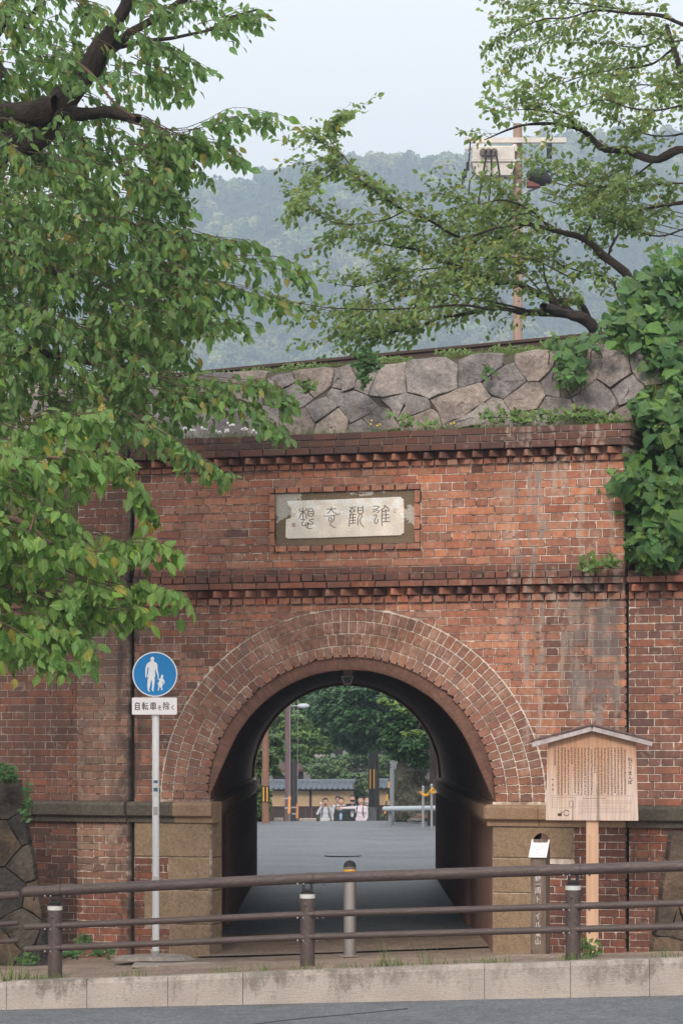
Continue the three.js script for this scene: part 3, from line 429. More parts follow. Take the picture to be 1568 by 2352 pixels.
  t.strokeStyle = '#7a675c'; straight(t, [[[302, 378], [324, 378], [324, 402], [302, 402], [302, 377]], [[302, 466], [328, 466], [328, 496], [302, 496], [302, 465]], [[1232, 346], [1248, 346], [1248, 380], [1232, 380], [1232, 345]]].map((q1) => q1.map(([x, y]) => [tx(x), ty(y)])), 5); t.fillStyle = '#b39a84'; t.fillRect(tx(305), ty(469), tx(325) - tx(305), ty(493) - ty(469));
  t.strokeStyle = '#a89a8c'; strokes(t, [[[580, 520], [580, 598]], [[910, 410], [912, 590]], [[650, 480], [730, 515], [800, 548], [880, 550]]].map((q1) => q1.map(([x, y]) => [tx(x), ty(y)])), 1.6);
  const g = new THREE.ExtrudeGeometry(s, { depth: 0.012, bevelEnabled: true, bevelSize: 0.003, bevelThickness: 0.003, bevelSegments: 1 }), gp = g.attributes.position;
  for (let i = 0; i < gp.count; i++) { const xx = (gp.getX(i) - pu0) / (pu1 - pu0) * (1415 - 146) + 146, yy = (pv1 - gp.getY(i)) / (pv1 - pv0) * (665 - 185) + 185 - (xx - 700) * 0.012; g.attributes.uv.setXY(i, (xx - 230) / 1100, 1 - (yy - 230) / 390); }
  mesh('inscribed_panel', put(g, 0, 0, 0.01), std(0xffffff, 0.6, { map: canvasTex(k2) }), plaque);
}
// ---------------------------------------------------------------- embankment behind the portal (in the portal's axes: u, v, w into the bank)
const bank = (u, v, w) => V(u * CT + w * ST, v, -WALL + u * ST - w * CT);
const bankTop = (u) => 5.66 + 0.035 * u, railTop = (u) => 5.99 + 0.049 * u;
function soilAt(u, w) {   // height of the top of the bank
  if (w < 1.05) return lerp(4.80, 4.88, clamp(w / 0.8)) + 0.015 * n2(u * 2, w * 2);
  return lerp(bankTop(u) - 0.03, railTop(u) - 0.175, clamp((w - 1.0) / 1.4)) + 0.035 * n2(u * 1.3, w * 1.3);
}
{
  const grid = (u0, u1, w0, w1, nu, nw, f) => { const g = sheet(0, 1, 0, -1, nu, nw, () => 0), p = g.attributes.position; for (let i = 0; i < p.count; i++) { const u = lerp(u0, u1, p.getX(i)), w = lerp(w0, w1, -p.getZ(i)), q = bank(u, f(u, w), w); p.setXYZ(i, q.x, q.y, q.z); g.attributes.uv.setXY(i, u, w); } g.computeVertexNormals(); return g; };
  M.bank = std(0xffffff, 1, { map: withRep(mottle([58, 60, 34], [96, 92, 58], [0.3, 0.3, 0.2, 0.2], 0.1), 0.7), bumpMap: roughN, bumpScale: 0.05 });
  structure('terrain', merge([
    grid(-2.66, 2.67, 0.30, 1.06, 60, 8, soilAt),                         // ledge behind the coping
    grid(-14, 16, 1.03, 12.8, 120, 40, soilAt),                             // top of the bank
    grid(2.66, 16, 0.2, 1.1, 40, 6, (u, w) => lerp(3.45, soilAt(u, 1.2) - 0.2, smooth(0.15, 1.1, w)) + 0.05 * n2(u * 2, w * 3)),
    grid(-14, -2.65, 0.2, 1.1, 40, 6, (u, w) => lerp(3.5, soilAt(u, 1.2) - 0.2, smooth(0.15, 1.1, w)) + 0.05 * n2(u * 2, w * 3)),
  ]), M.bank, 'grassy earth of the railway bank above the tunnel');
  // flanks of the bank outside the frame and its back, so that no daylight leaks into the tunnel
  const flank = [box(11, 6.2, 0.4, -10.2, 2.6, -0.6), box(11, 6.2, 0.4, 9.3, 2.6, -0.6)];
  const b = mesh('retaining_wall', merge(flank.map((g) => { g.rotateY(-TH); g.translate(0, 0, -WALL); return g; })), M.darkStone); tag(b, 'plain dark masonry continuing the wing walls of the bank', 'wall');
  const s = new THREE.Shape(); s.moveTo(-14, -0.5); s.lineTo(-1.3, -0.5); s.lineTo(-1.3, VC); for (let i = 0; i <= 32; i++) { const a = Math.PI * (1 - i / 32); s.lineTo(XC + (RA + 0.02) * Math.cos(a), VC + (RA + 0.02) * Math.sin(a)); } s.lineTo(1.43, VC); s.lineTo(1.43, -0.5); s.lineTo(14, -0.5); s.lineTo(14, 6.3); s.lineTo(-14, 5.6); s.closePath();
  const e = mesh('end_wall', put(new THREE.ExtrudeGeometry(s, { depth: 0.5, bevelEnabled: false }), 0, 0, BACK - 0.1), M.impost); tag(e, 'masonry end wall round the far mouth of the tunnel', 'wall');
}
// ---- the dry stone wall above the coping: polygons round seeds, each a bulging block
function voronoi(seeds, u0, u1, v0, v1) {
  return seeds.map((s, i) => { let poly = [[u0, v0], [u1, v0], [u1, v1], [u0, v1]]; seeds.forEach((t, j) => { if (i === j || poly.length < 3) return; const nx = s[0] - t[0], ny = (s[1] - t[1]), d = nx * (s[0] + t[0]) / 2 + ny * (s[1] + t[1]) / 2; poly = clipHalf(poly, nx, ny, d); }); return poly; });
}
// rounded block over a polygon: rings from the joint up to a flat, uneven face; map(u, v, z) places it
function block(poly, gap, bulge, map, seed, uneven = 0.02, depth = 0.25) {
  const n0 = poly.length, cu = poly.reduce((s, p) => s + p[0], 0) / n0, cv = poly.reduce((s, p) => s + p[1], 0) / n0, rim = [];
  for (let i = 0; i < n0; i++) { const a = poly[i], b = poly[(i + 1) % n0], m = Math.max(1, Math.round(Math.hypot(a[0] - b[0], a[1] - b[1]) / 0.11)); for (let k = 0; k < m; k++) rim.push([lerp(a[0], b[0], k / m), lerp(a[1], b[1], k / m)]); }
  const n = rim.length, rad = Math.sqrt(area(poly) / Math.PI), tiltU = n2(seed, 1) * 0.08, tiltV = n2(seed, 7) * 0.10, rings = [[gap, -depth], [gap, -0.03], [gap + 0.002, -0.004], [gap + 0.005, bulge * 0.85], [gap + 0.014, bulge], [Math.max(gap + 0.17, rad * 0.55), bulge * 1.04]], pos = [], uv = [], idx = [];
  rings.forEach(([ins, z], ri) => rim.forEach(([u, v]) => { const l = Math.hypot(u - cu, v - cv), t = Math.min(0.97, ins / l * 1.1), j = ri < 2 ? 0 : 1, U = lerp(u, cu, t) + 0.010 * n2(u * 6 + seed, v * 6), W = lerp(v, cv, t) + 0.010 * n2(u * 6, v * 6 + seed); const zz = z + j * (uneven * n2(U * 4 + seed, W * 4) + uneven * 0.5 * n2(U * 13, W * 13 + seed) + tiltU * (U - cu) + tiltV * (W - cv)), q = map(U, W, zz); pos.push(q.x, q.y, q.z); uv.push(U + seed * 0.37, W + seed * 0.21); }));
  { const q = map(cu, cv, bulge * 1.05 + uneven * n2(cu * 4 + seed, cv * 4)); pos.push(q.x, q.y, q.z); uv.push(cu + seed * 0.37, cv + seed * 0.21); }
  for (let r = 0; r + 1 < rings.length; r++) for (let k = 0; k < n; k++) { const a = r * n + k, b = r * n + (k + 1) % n, c = a + n, d = b + n; idx.push(a, b, c, b, d, c); }
  for (let k = 0; k < n; k++) idx.push((rings.length - 1) * n + k, (rings.length - 1) * n + (k + 1) % n, rings.length * n);
  const g = new THREE.BufferGeometry(); g.setAttribute('position', new THREE.Float32BufferAttribute(pos, 3)); g.setAttribute('uv', new THREE.Float32BufferAttribute(uv, 2)); g.setIndex(idx); g.computeVertexNormals(); return g;
}
{
  const wall = thing('stone_wall', 'dry wall of large pinkish grey granite blocks above the brick coping', 'wall');
  const mats = [[[104, 96, 94], [174, 162, 156]], [[100, 94, 94], [166, 157, 155]], [[112, 100, 95], [178, 163, 153]], [[94, 88, 88], [158, 148, 146]], [[106, 99, 97], [172, 162, 158]]].map(([a, b]) => std(0xffffff, 0.95, { map: withRep(mottle(a, b, [0.38, 0.22, 0.2, 0.2], 0.12), 0.85), bumpMap: roughN, bumpScale: 0.03 }));
  // seeds in photograph units on the leaning face
  // outlines of the stones read on the leaning face: [x offset, y offset, scale] of the reading, then corners
  const right = [[[120, 640], [185, 500], [290, 488], [300, 630], [190, 650]], [[300, 630], [298, 492], [330, 474], [480, 466], [532, 500], [532, 610], [405, 655]], [[535, 608], [535, 482], [600, 452], [735, 448], [742, 505], [640, 582]], [[742, 508], [795, 492], [852, 572], [742, 658], [690, 642], [642, 584]], [[795, 488], [797, 450], [900, 430], [992, 438], [972, 512], [908, 576], [858, 578]], [[742, 660], [852, 578], [910, 582], [938, 642], [900, 702], [790, 732], [772, 712]], [[408, 662], [532, 612], [640, 584], [690, 645], [640, 682], [570, 738], [462, 778], [440, 720]], [[570, 740], [650, 676], [692, 702], [702, 746], [640, 778], [480, 800], [466, 780]], [[690, 645], [738, 660], [775, 715], [785, 740], [702, 745], [652, 676]], [[185, 655], [300, 632], [398, 656], [412, 700], [262, 760], [220, 702]], [[-10, 640], [60, 618], [120, 642], [168, 690], [95, 746], [45, 772], [-10, 700]], [[95, 748], [170, 690], [220, 705], [272, 792], [160, 812]], [[40, 778], [92, 752], [160, 814], [150, 850], [20, 850]], [[262, 762], [412, 702], [440, 726], [462, 780], [420, 830], [276, 830]], [[0, 512], [40, 500], [72, 560], [60, 608], [0, 628]], [[72, 560], [48, 500], [100, 492], [182, 500], [120, 638], [62, 612]], [[910, 580], [980, 516], [1002, 560], [1002, 652], [940, 642]], [[940, 648], [1002, 654], [1052, 660], [1072, 702], [1032, 760], [902, 706]], [[788, 736], [900, 706], [1030, 762], [1000, 830], [800, 830]], [[1058, 652], [1172, 568], [1232, 612], [1272, 672], [1222, 724], [1078, 702]], [[996, 470], [1065, 418], [1182, 402], [1192, 500], [1172, 566], [1060, 648], [1002, 560], [980, 512]], [[1192, 408], [1312, 402], [1332, 540], [1238, 610], [1176, 566]], [[1240, 612], [1335, 543], [1392, 600], [1384, 642], [1278, 692]], [[1282, 696], [1385, 644], [1424, 662], [1406, 760], [1222, 760], [1226, 726]], [[1394, 602], [1482, 590], [1492, 642], [1482, 760], [1408, 760], [1426, 660], [1386, 642]], [[1490, 610], [1600, 600], [1600, 760], [1484, 760]], [[1335, 540], [1316, 402], [1420, 400], [1480, 588], [1394, 600]], [[1425, 402], [1600, 395], [1600, 598], [1486, 590]], [[702, 750], [785, 742], [800, 830], [640, 830], [640, 782]]].map((p) => p.map(([x, y]) => [(1366 + x / 1.149) * 0.57415, (1024 + y / 1.149) * 0.57415]));
  const left = [[[1235, 562], [1340, 533], [1362, 580], [1288, 614], [1240, 604]], [[1348, 533], [1400, 518], [1532, 513], [1522, 602], [1448, 652], [1362, 580]], [[1536, 515], [1580, 508], [1580, 616], [1528, 606]], [[1402, 692], [1500, 642], [1555, 692], [1450, 768]], [[1502, 642], [1526, 610], [1580, 622], [1580, 692], [1556, 692]], [[1240, 608], [1290, 618], [1362, 585], [1442, 652], [1400, 690], [1370, 702], [1278, 700], [1240, 660]], [[1282, 762], [1376, 704], [1402, 698], [1450, 772], [1422, 850], [1320, 850]], [[1424, 850], [1452, 774], [1556, 698], [1600, 750], [1590, 850]], [[1180, 690], [1276, 700], [1284, 762], [1318, 850], [1190, 850]]].map((p) => p.map(([x, y]) => [x / 1.148 * 0.57415, (1024 + y / 1.148) * 0.57415]));
  const seeds = [[560, 900], [590, 960], [530, 990], [500, 905], [450, 975], [425, 905], [365, 985], [335, 905], [250, 960], [240, 890], [160, 960], [150, 890], [60, 950], [50, 880], [-60, 930], [1660, 930], [1700, 850], [1800, 930]];
  const lean = (u, v, z) => bank(u, v, 0.78 + (v - 4.85) * 0.33 - z);
  const toFace = ([x, y]) => { const t = (x - CX) / FOC; let w = 0.95, u = 0; for (let k = 0; k < 4; k++) { u = (t * (WALL + w * CT) - w * ST) / (CT + t * ST); w = 0.78 + (EYE - (y - CY) * (WALL - u * ST + w * CT) / FOC - 4.85) * 0.33; } return [u, EYE - (y - CY) * (WALL - u * ST + w * CT) / FOC]; };
  const uv = seeds.map(toFace), uA = toFace([604, 900])[0], uB = toFace([1588, 900])[0];
  const cells = voronoi(uv, -4.6, 5.2, 4.72, 9).map((poly, i) => clipHalf(clipHalf(poly, ...(uv[i][0] < 0 ? [-1, 0, -uA] : [1, 0, uB])), -0.02 + 0.05 * n2(i, 2), -1, -(bankTop(uv[i][0]) + 0.06 * n2(i * 3, 5))));
  const outlines = right.concat(left).map((p) => { const q = p.map(toFace); let s = 0; q.forEach((a, i) => { const b = q[(i + 1) % q.length]; s += a[0] * b[1] - b[0] * a[1]; }); return s < 0 ? q.reverse() : q; });
  outlines.concat(cells).forEach((poly, i) => { if (poly.length < 3 || area(poly) < 0.006) return; mesh('stone', block(poly, -0.004, 0.010 + 0.024 * R(), lean, i + 1, 0.013), mats[Math.floor(R() * mats.length)], wall); });
  const bk = []; for (const u of [-4.6]) bk.push(u); const g = sheet(0, 1, 0, -1, 20, 4, () => 0), p = g.attributes.position; for (let i = 0; i < p.count; i++) { const u = lerp(-14, 16, p.getX(i)), v = lerp(4.6, bankTop(u) - 0.02, -p.getZ(i)), q = lean(u, v, -0.009); p.setXYZ(i, q.x, q.y, q.z); } g.computeVertexNormals(); mesh('backing', g, std(lin(86, 80, 72), 1), wall);
}
// ---- track: rail on timber edge
{
  const t = thing('railway_rail', 'long rusty dark steel rail running along the top of the grassy bank', 'rail');
  const prof = (u0, u1) => { const pts = [[-0.06, 0], [0.06, 0], [0.06, 0.012], [0.012, 0.03], [0.01, 0.105], [0.034, 0.118], [0.034, 0.145], [-0.034, 0.145], [-0.034, 0.118], [-0.01, 0.105], [-0.012, 0.03], [-0.06, 0.012]], pos = [], n = pts.length, q = (u, [w, h]) => bank(u, railTop(u) - 0.145 + h, 2.6 - w).toArray(), nu = 2; for (let j = 0; j < nu; j++) for (let i = 0; i < n; i++) { const a = lerp(u0, u1, j / nu), b = lerp(u0, u1, (j + 1) / nu), A = pts[i], B = pts[(i + 1) % n]; pos.push(...q(a, A), ...q(b, A), ...q(b, B), ...q(a, A), ...q(b, B), ...q(a, B)); } const g = new THREE.BufferGeometry(); g.setAttribute('position', new THREE.Float32BufferAttribute(pos, 3)); g.computeVertexNormals(); return clean(g); };
  M.rust = std(0xffffff, 0.75, { map: withRep(mottle([50, 40, 40], [86, 68, 62], [0.3, 0.3, 0.2, 0.2], 0.06), 3), metalness: 0.3 });
  mesh('rail_bar', prof(-9, 2.3), M.rust, t); mesh('rail_bar', prof(2.31, 12), M.rust, t);
  for (const u of [2.2, 2.42]) { const p0 = bank(u - 0.06, railTop(u) - 0.06, 2.57), p1 = bank(u + 0.06, railTop(u) - 0.06, 2.57); mesh('joint_bolt', rod(bank(u, railTop(u) - 0.07, 2.55), bank(u, railTop(u) - 0.07, 2.62), 0.016), M.rust, t); }
  const f = []; mesh('fish_plate', metreUV((() => { const g = box(0.5, 0.06, 0.02); g.rotateY(-TH); const c = bank(2.3, railTop(2.3) - 0.075, 2.572); g.translate(c.x, c.y, c.z); return g; })()), M.rust, t);
  const tim = std(0xffffff, 0.95, { map: withRep(mottle([52, 44, 40], [88, 76, 68], [0.3, 0.3, 0.2, 0.2], 0.08), 2) });
  for (let u = -8.7; u < 11; u += 0.62) { const g = cbox(0.2, 0.12, 2.0); g.rotateY(-TH); const c = bank(u, railTop(u) - 0.2, 3.2); g.translate(c.x, c.y, c.z); mesh('sleeper', metreUV(g), tim, t); }
}
// ---------------------------------------------------------------- guard fence
function fence(posts, label, ends, ts = 1) {
  const f = thing('guard_fence', label, 'fence', 'brown pipe guard fences along the kerb');
  const rails = [[0.655 * ts, 0.042 * ts], [0.378 * ts, 0.026 * ts], [0.204 * ts, 0.026 * ts]];
  const line = [ends[0], ...posts, ends[1]];
  for (const [h, r] of rails) for (let i = 0; i + 1 < line.length; i++) {
    if (line[i] === null || line[i + 1] === null) continue;
    const a = line[i].clone().add(V(0, h, 0.03)), b = line[i + 1].clone().add(V(0, h, 0.03)), e = b.clone().sub(a).normalize();
    const A = i === 0 ? a : a.clone().addScaledVector(e, 0.06), B = i + 2 === line.length ? b : b.clone().addScaledVector(e, -0.003 + 0.06);
    const rail = mesh('rail', rod(A, B.clone().addScaledVector(e, -0.004), r, r, 20), M.steelBrown, f);
    if (i === 0) mesh('end_cap', put(new THREE.SphereGeometry(r * 0.99, 14, 8), A.x, A.y, A.z), M.steelBrown, rail);
    if (i + 2 === line.length) mesh('end_cap', put(new THREE.SphereGeometry(r * 0.99, 14, 8), B.x, B.y, B.z), M.steelBrown, rail);
  }
  for (const p of posts) {
    const g = new THREE.Group(); g.name = 'post'; f.add(g);
    mesh('pipe', cyl(0.057, 0.057, 0.60, p.x, p.y - 0.06, p.z, 24), M.steelBrown, g);
    mesh('reflective_band', cyl(0.0595, 0.0595, 0.032, p.x, p.y + 0.50, p.z, 24), std(lin(196, 196, 194), 0.35), g);
    mesh('cap', cyl(0.057, 0.03, 0.02, p.x, p.y + 0.54, p.z, 24), M.black, g);
    mesh('saddle', merge([box(0.02, 0.075, 0.05, p.x - 0.03, p.y + 0.59, p.z + 0.02), box(0.02, 0.075, 0.05, p.x + 0.03, p.y + 0.59, p.z + 0.02), box(0.09, 0.012, 0.06, p.x, p.y + 0.562, p.z + 0.01)]), M.black, g);
    for (const [h, r] of rails) { const c = p.clone().add(V(0, h, 0.03)), k = mesh('collar', put(new THREE.CylinderGeometry(r + 0.0022, r + 0.0022, 0.062, 20), c.x + 0.03, c.y + 0.001, c.z, 0, 0, Math.PI / 2), M.steelBrown, f); for (const dx of [-0.075, -0.03, 0.075, 0.12]) mesh('bolt', put(new THREE.SphereGeometry(0.0085, 8, 6), c.x + dx, c.y - r - 0.001, c.z + 0.012), M.zinc, k); }
    mesh('bolt', put(new THREE.SphereGeometry(0.011, 8, 6), p.x - 0.012, p.y + 0.445, p.z + 0.055), M.steelBrown, g);
  }
}
{
  const foot = (x, y, d) => at(x, y, d), p1 = foot(127, 2236, 22.0), p2 = foot(706, 2212, 21.55), p3 = foot(1315, 2196, 21.1), e = p3.clone().sub(p2), p4 = p3.clone().addScaledVector(e, 1), p0 = p1.clone().addScaledVector(p2.clone().sub(p1), -0.115);
  fence([p1, p2, p3, p4], 'brown steel pipe fence crossing in front of the tunnel mouth', [p0, p4.clone().addScaledVector(e, 0.15)]);
  const q1 = at(-420, 2235, 24.2), q0 = at(-900, 2260, 24.6), q2 = at(40, 2215, 23.9);
  fence([q0, q1], 'end of a second pipe fence beside the dark stone retaining wall', [q0.clone().add(V(-0.3, 0, 0)), q2.clone().add(V(0, 0.03, 0))], 0.86);
}
// ---------------------------------------------------------------- road sign
// strokes of the few characters that are written on things here, on a 100 x 100 grid (y down)
const GL = {
  ji: [[[50, 4], [38, 18]], [[18, 18], [18, 96], [82, 96], [82, 18], [18, 18]], [[18, 44], [82, 44]], [[18, 70], [82, 70]]],
  ten: [[[2, 14], [46, 14]], [[6, 28], [42, 28], [42, 64], [6, 64], [6, 28]], [[6, 46], [42, 46]], [[24, 2], [24, 98]], [[0, 80], [48, 80]], [[56, 18], [96, 18]], [[52, 44], [100, 44]], [[72, 44], [56, 88], [90, 84]], [[82, 64], [98, 96]]],
  sha: [[[6, 14], [94, 14]], [[14, 28], [86, 28], [86, 66], [14, 66], [14, 28]], [[14, 47], [86, 47]], [[0, 82], [100, 82]], [[50, 2], [50, 100]]],
  wo: [[[22, 18], [78, 14]], [[48, 2], [28, 44], [20, 52], [40, 42], [52, 50], [54, 64]], [[84, 38], [56, 56], [36, 72], [40, 92], [82, 94]]],
  jo: [[[8, 8], [8, 100]], [[8, 10], [32, 10], [24, 36], [34, 54], [28, 66], [16, 64]], [[68, 4], [38, 38]], [[68, 4], [98, 38]], [[50, 36], [86, 36]], [[42, 58], [94, 58]], [[68, 36], [68, 92], [60, 96]], [[52, 68], [40, 90]], [[82, 68], [96, 90]]],
  ku: [[[70, 4], [22, 46], [76, 96]]],
  ne: [[[24, 2], [24, 98]], [[4, 26], [36, 24], [4, 76], [40, 36], [70, 26], [88, 46], [82, 84], [62, 92], [56, 80], [72, 74], [96, 94]]],
  shi: [[[34, 4], [32, 70], [48, 94], [78, 80]], [[64, 14], [72, 26]], [[80, 8], [88, 20]]],
  ri: [[[28, 8], [26, 48]], [[70, 4], [72, 54], [46, 96]]],
  ma: [[[18, 22], [80, 20]], [[22, 46], [78, 44]], [[50, 2], [52, 78], [34, 94], [20, 82], [36, 70], [60, 80], [82, 94]]],
  n: [[[56, 4], [12, 94], [34, 54], [50, 56], [54, 88], [72, 92], [92, 60]]],
  bo: [[[14, 6], [10, 60], [18, 94]], [[34, 24], [74, 22]], [[36, 46], [76, 44]], [[56, 24], [58, 80], [42, 94], [32, 82], [48, 72], [82, 92]], [[80, 4], [86, 14]], [[92, 2], [98, 12]]],
  kyo: [[[50, 2], [50, 14]], [[8, 16], [92, 16]], [[24, 30], [76, 30], [76, 54], [24, 54], [24, 30]], [[50, 54], [50, 96], [42, 90]], [[28, 66], [12, 88]], [[72, 66], [90, 88]]],
  to: [[[6, 20], [54, 20]], [[30, 4], [30, 40]], [[2, 40], [60, 40]], [[56, 6], [6, 66]], [[18, 56], [50, 56], [50, 94], [18, 94], [18, 56]], [[18, 74], [50, 74]], [[68, 8], [68, 98]], [[68, 10], [94, 10], [82, 38], [94, 60], [74, 66]]],
  ichi: [[[8, 50], [92, 48]]],
  shu: [[[16, 8], [16, 60], [6, 96]], [[16, 8], [88, 8], [88, 92], [78, 94]], [[34, 26], [72, 26]], [[52, 14], [52, 44]], [[32, 44], [74, 44]], [[36, 58], [68, 58], [68, 80], [36, 80], [36, 58]]],
  kto: [[[36, 4], [36, 96]], [[36, 38], [72, 58]]],
  kre: [[[28, 6], [30, 90], [84, 46]]],
  ki: [[[74, 4], [14, 54]], [[50, 32], [50, 96]]],
  kru: [[[30, 10], [26, 64], [8, 92]], [[60, 6], [60, 88], [92, 60]]],
  higashi: [[[12, 16], [88, 16]], [[22, 30], [78, 30], [78, 62], [22, 62], [22, 30]], [[22, 46], [78, 46]], [[50, 2], [50, 98]], [[48, 62], [12, 94]], [[52, 62], [90, 94]]],
  yama: [[[50, 6], [50, 90]], [[12, 36], [12, 92], [88, 92]], [[88, 36], [88, 94]]],
  shi2: [[[50, 2], [50, 18]], [[8, 20], [92, 20]], [[20, 40], [20, 82]], [[20, 40], [80, 40], [80, 80], [70, 82]], [[50, 20], [50, 98]]],
};
const glyph = (c, key, x, y, s, w, soft = false, sy = s) => (soft ? strokes : straight)(c, GL[key].map((q) => q.map(([a, b]) => [x + a * s / 100, y + b * sy / 100])), w);
M.paint = std(0xffffff, 0.5, { map: withRep(mottle([208, 207, 208], [236, 236, 240], [0.3, 0.4, 0.2, 0.1], 0.04), 2, 0.7) });
{
  const d = 24.95, base = at(358, 2197, d), k = d / FOC, sx = (x) => (x - 358) * k, sy = (y) => EYE - (y - CY) * k - base.y;       // sizes in metres from the pole's foot
  const t = thing('traffic_sign', 'round blue sign of adult and child over white plate on white pole', 'traffic sign', null, base);
  const H = sy(1500);
  mesh('pole', cyl(0.031, 0.031, H - 0.02 + 0.1, 0, -0.1, 0, 20), M.paint, t);
  mesh('foot_sleeve', cyl(0.034, 0.033, 0.05, 0, 0, 0, 20), std(0xffffff, 0.8, { map: withRep(mottle([90, 84, 80], [220, 216, 214], [0.1, 0.3, 0.4, 0.2], 0.2), 6) }), t);
  const disc = part('disc', t), r = 0.2; disc.position.set(sx(357), sy(1549), 0.05);
  mesh('rim', put(new THREE.CylinderGeometry(r, r, 0.004, 72), 0, 0, 0, Math.PI / 2), M.white, disc);
  mesh('blue_face', put(new THREE.CylinderGeometry(r * 0.948, r * 0.948, 0.003, 72), 0, 0, 0.0025, Math.PI / 2), std(lin(2, 122, 190), 0.45), disc);
  // figures, outlines read in thousandths of the disc's radius
  const fig = (name, pts) => { const s = new THREE.Shape(); pts.forEach(([x, y], i) => { const X = (x - 790) / 578 * r, Y = -(y - 773) / 578 * r; i ? s.lineTo(X, Y) : s.moveTo(X, Y); }); s.closePath(); mesh(name, put(new THREE.ExtrudeGeometry(s, { depth: 0.0012, bevelEnabled: false }), 0, 0, 0.004), M.white, disc); };
  fig('adult_figure', [[690, 345], [715, 324], [742, 322], [764, 345], [778, 386], [757, 396], [755, 412], [775, 452], [830, 482], [856, 525], [858, 640], [872, 720], [892, 800], [884, 850], [878, 880], [900, 890], [884, 905], [866, 898], [858, 870], [868, 830], [850, 770], [820, 700], [803, 620], [790, 690], [800, 790], [796, 820], [782, 850], [786, 920], [770, 1080], [752, 1160], [764, 1215], [748, 1216], [712, 1178], [722, 1060], [712, 940], [696, 910], [682, 970], [668, 1060], [640, 1170], [664, 1216], [646, 1220], [608, 1190], [596, 1050], [612, 850], [596, 820], [616, 760], [630, 680], [634, 620], [622, 586], [604, 600], [592, 700], [572, 860], [552, 862], [544, 800], [548, 620], [572, 525], [612, 480], [660, 455], [692, 416], [688, 396], [664, 380]]);
  fig('child_figure', [[948, 812], [962, 794], [958, 778], [974, 788], [984, 790], [1006, 786], [1000, 804], [1006, 836], [996, 870], [990, 880], [1030, 926], [1042, 970], [1030, 1040], [1018, 1036], [1012, 990], [994, 950], [990, 980], [998, 1050], [972, 1080], [974, 1110], [988, 1170], [966, 1192], [948, 1190], [962, 1160], [936, 1110], [920, 1078], [906, 1120], [894, 1180], [876, 1196], [866, 1190], [878, 1130], [880, 1060], [860, 1010], [900, 960], [906, 930], [876, 910], [862, 894], [880, 884], [920, 886], [946, 870], [938, 840]]);
  const W = 0.4, Hh = 0.152, plate = part('plate', t); plate.position.set(sx(356), sy(1622), 0.05);
  const s = new THREE.Shape(), a = W / 2, b = Hh / 2, q = 0.012; s.moveTo(-a + q, -b); s.lineTo(a - q, -b); s.quadraticCurveTo(a, -b, a, -b + q); s.lineTo(a, b - q); s.quadraticCurveTo(a, b, a - q, b); s.lineTo(-a + q, b); s.quadraticCurveTo(-a, b, -a, b - q); s.lineTo(-a, -b + q); s.quadraticCurveTo(-a, -b, -a + q, -b);
  const [cv, c] = canvas(1024, 390); c.fillStyle = '#e6e3e8'; c.fillRect(0, 0, 1024, 390); c.strokeStyle = '#3a2334'; const X = (x) => (x - 196) / 1170 * 1024, Y = (y) => (y - 1366) / 448 * 390;
  for (const [key, x0, x1, y0, y1, w] of [['ji', 258, 418, 1480, 1690, 20], ['ten', 456, 624, 1480, 1698, 17], ['sha', 664, 832, 1480, 1698, 19], ['wo', 862, 976, 1568, 1700, 14], ['jo', 1004, 1172, 1480, 1698, 17], ['ku', 1196, 1320, 1560, 1698, 15]]) glyph(c, key, X(x0), Y(y0), X(x1) - X(x0), w, false, Y(y1) - Y(y0));
  mesh('plate_back', put(new THREE.ExtrudeGeometry(s, { depth: 0.003, bevelEnabled: false }), 0, 0, 0), M.white, plate);
  const g = new THREE.ShapeGeometry(s), gp = g.attributes.position; for (let i = 0; i < gp.count; i++) g.attributes.uv.setXY(i, (gp.getX(i) + a) / W, (gp.getY(i) + b) / Hh); g.translate(0, 0, 0.0042);
  mesh('plate_face', g, std(0xffffff, 0.5, { map: canvasTex(cv) }), plate);
  for (const y of [1520, 1585, 1622]) mesh('bracket', put(box(0.09, 0.03, 0.05), 0, sy(y), 0.02), M.zinc, t);
  const sticker = std(lin(58, 104, 128), 0.6), st2 = std(lin(206, 208, 206), 0.7), wrap = (y0, y1, mat) => mesh('sticker', put(new THREE.CylinderGeometry(0.0315, 0.0315, (y1 - y0) * k, 16, 1, true, -0.6, 1.3), 0, sy((y0 + y1) / 2), 0), mat, t);
  wrap(1792, 1799, sticker); wrap(1799, 1808, st2); wrap(1809, 1818, sticker); wrap(1818, 1830, st2); wrap(1853, 1872, std(lin(168, 164, 160), 0.9)); wrap(2013, 2024, std(lin(190, 188, 184), 0.9));
  const pad = mesh('footing', (() => { const g2 = cyl(0.26, 0.22, 0.03, base.x, base.y - 0.022, base.z, 24), pp = g2.attributes.position; for (let i = 0; i < pp.count; i++) { const an = Math.atan2(pp.getZ(i) - base.z, pp.getX(i) - base.x), f = 1 + 0.25 * n2(Math.cos(an) * 1.2, Math.sin(an) * 1.2); pp.setX(i, base.x + (pp.getX(i) - base.x) * f * 1.5); pp.setZ(i, base.z + (pp.getZ(i) - base.z) * f); } return metreUV(g2); })(), M.concrete); tag(pad, 'rough concrete footing round the foot of the white sign pole', 'footing');
}
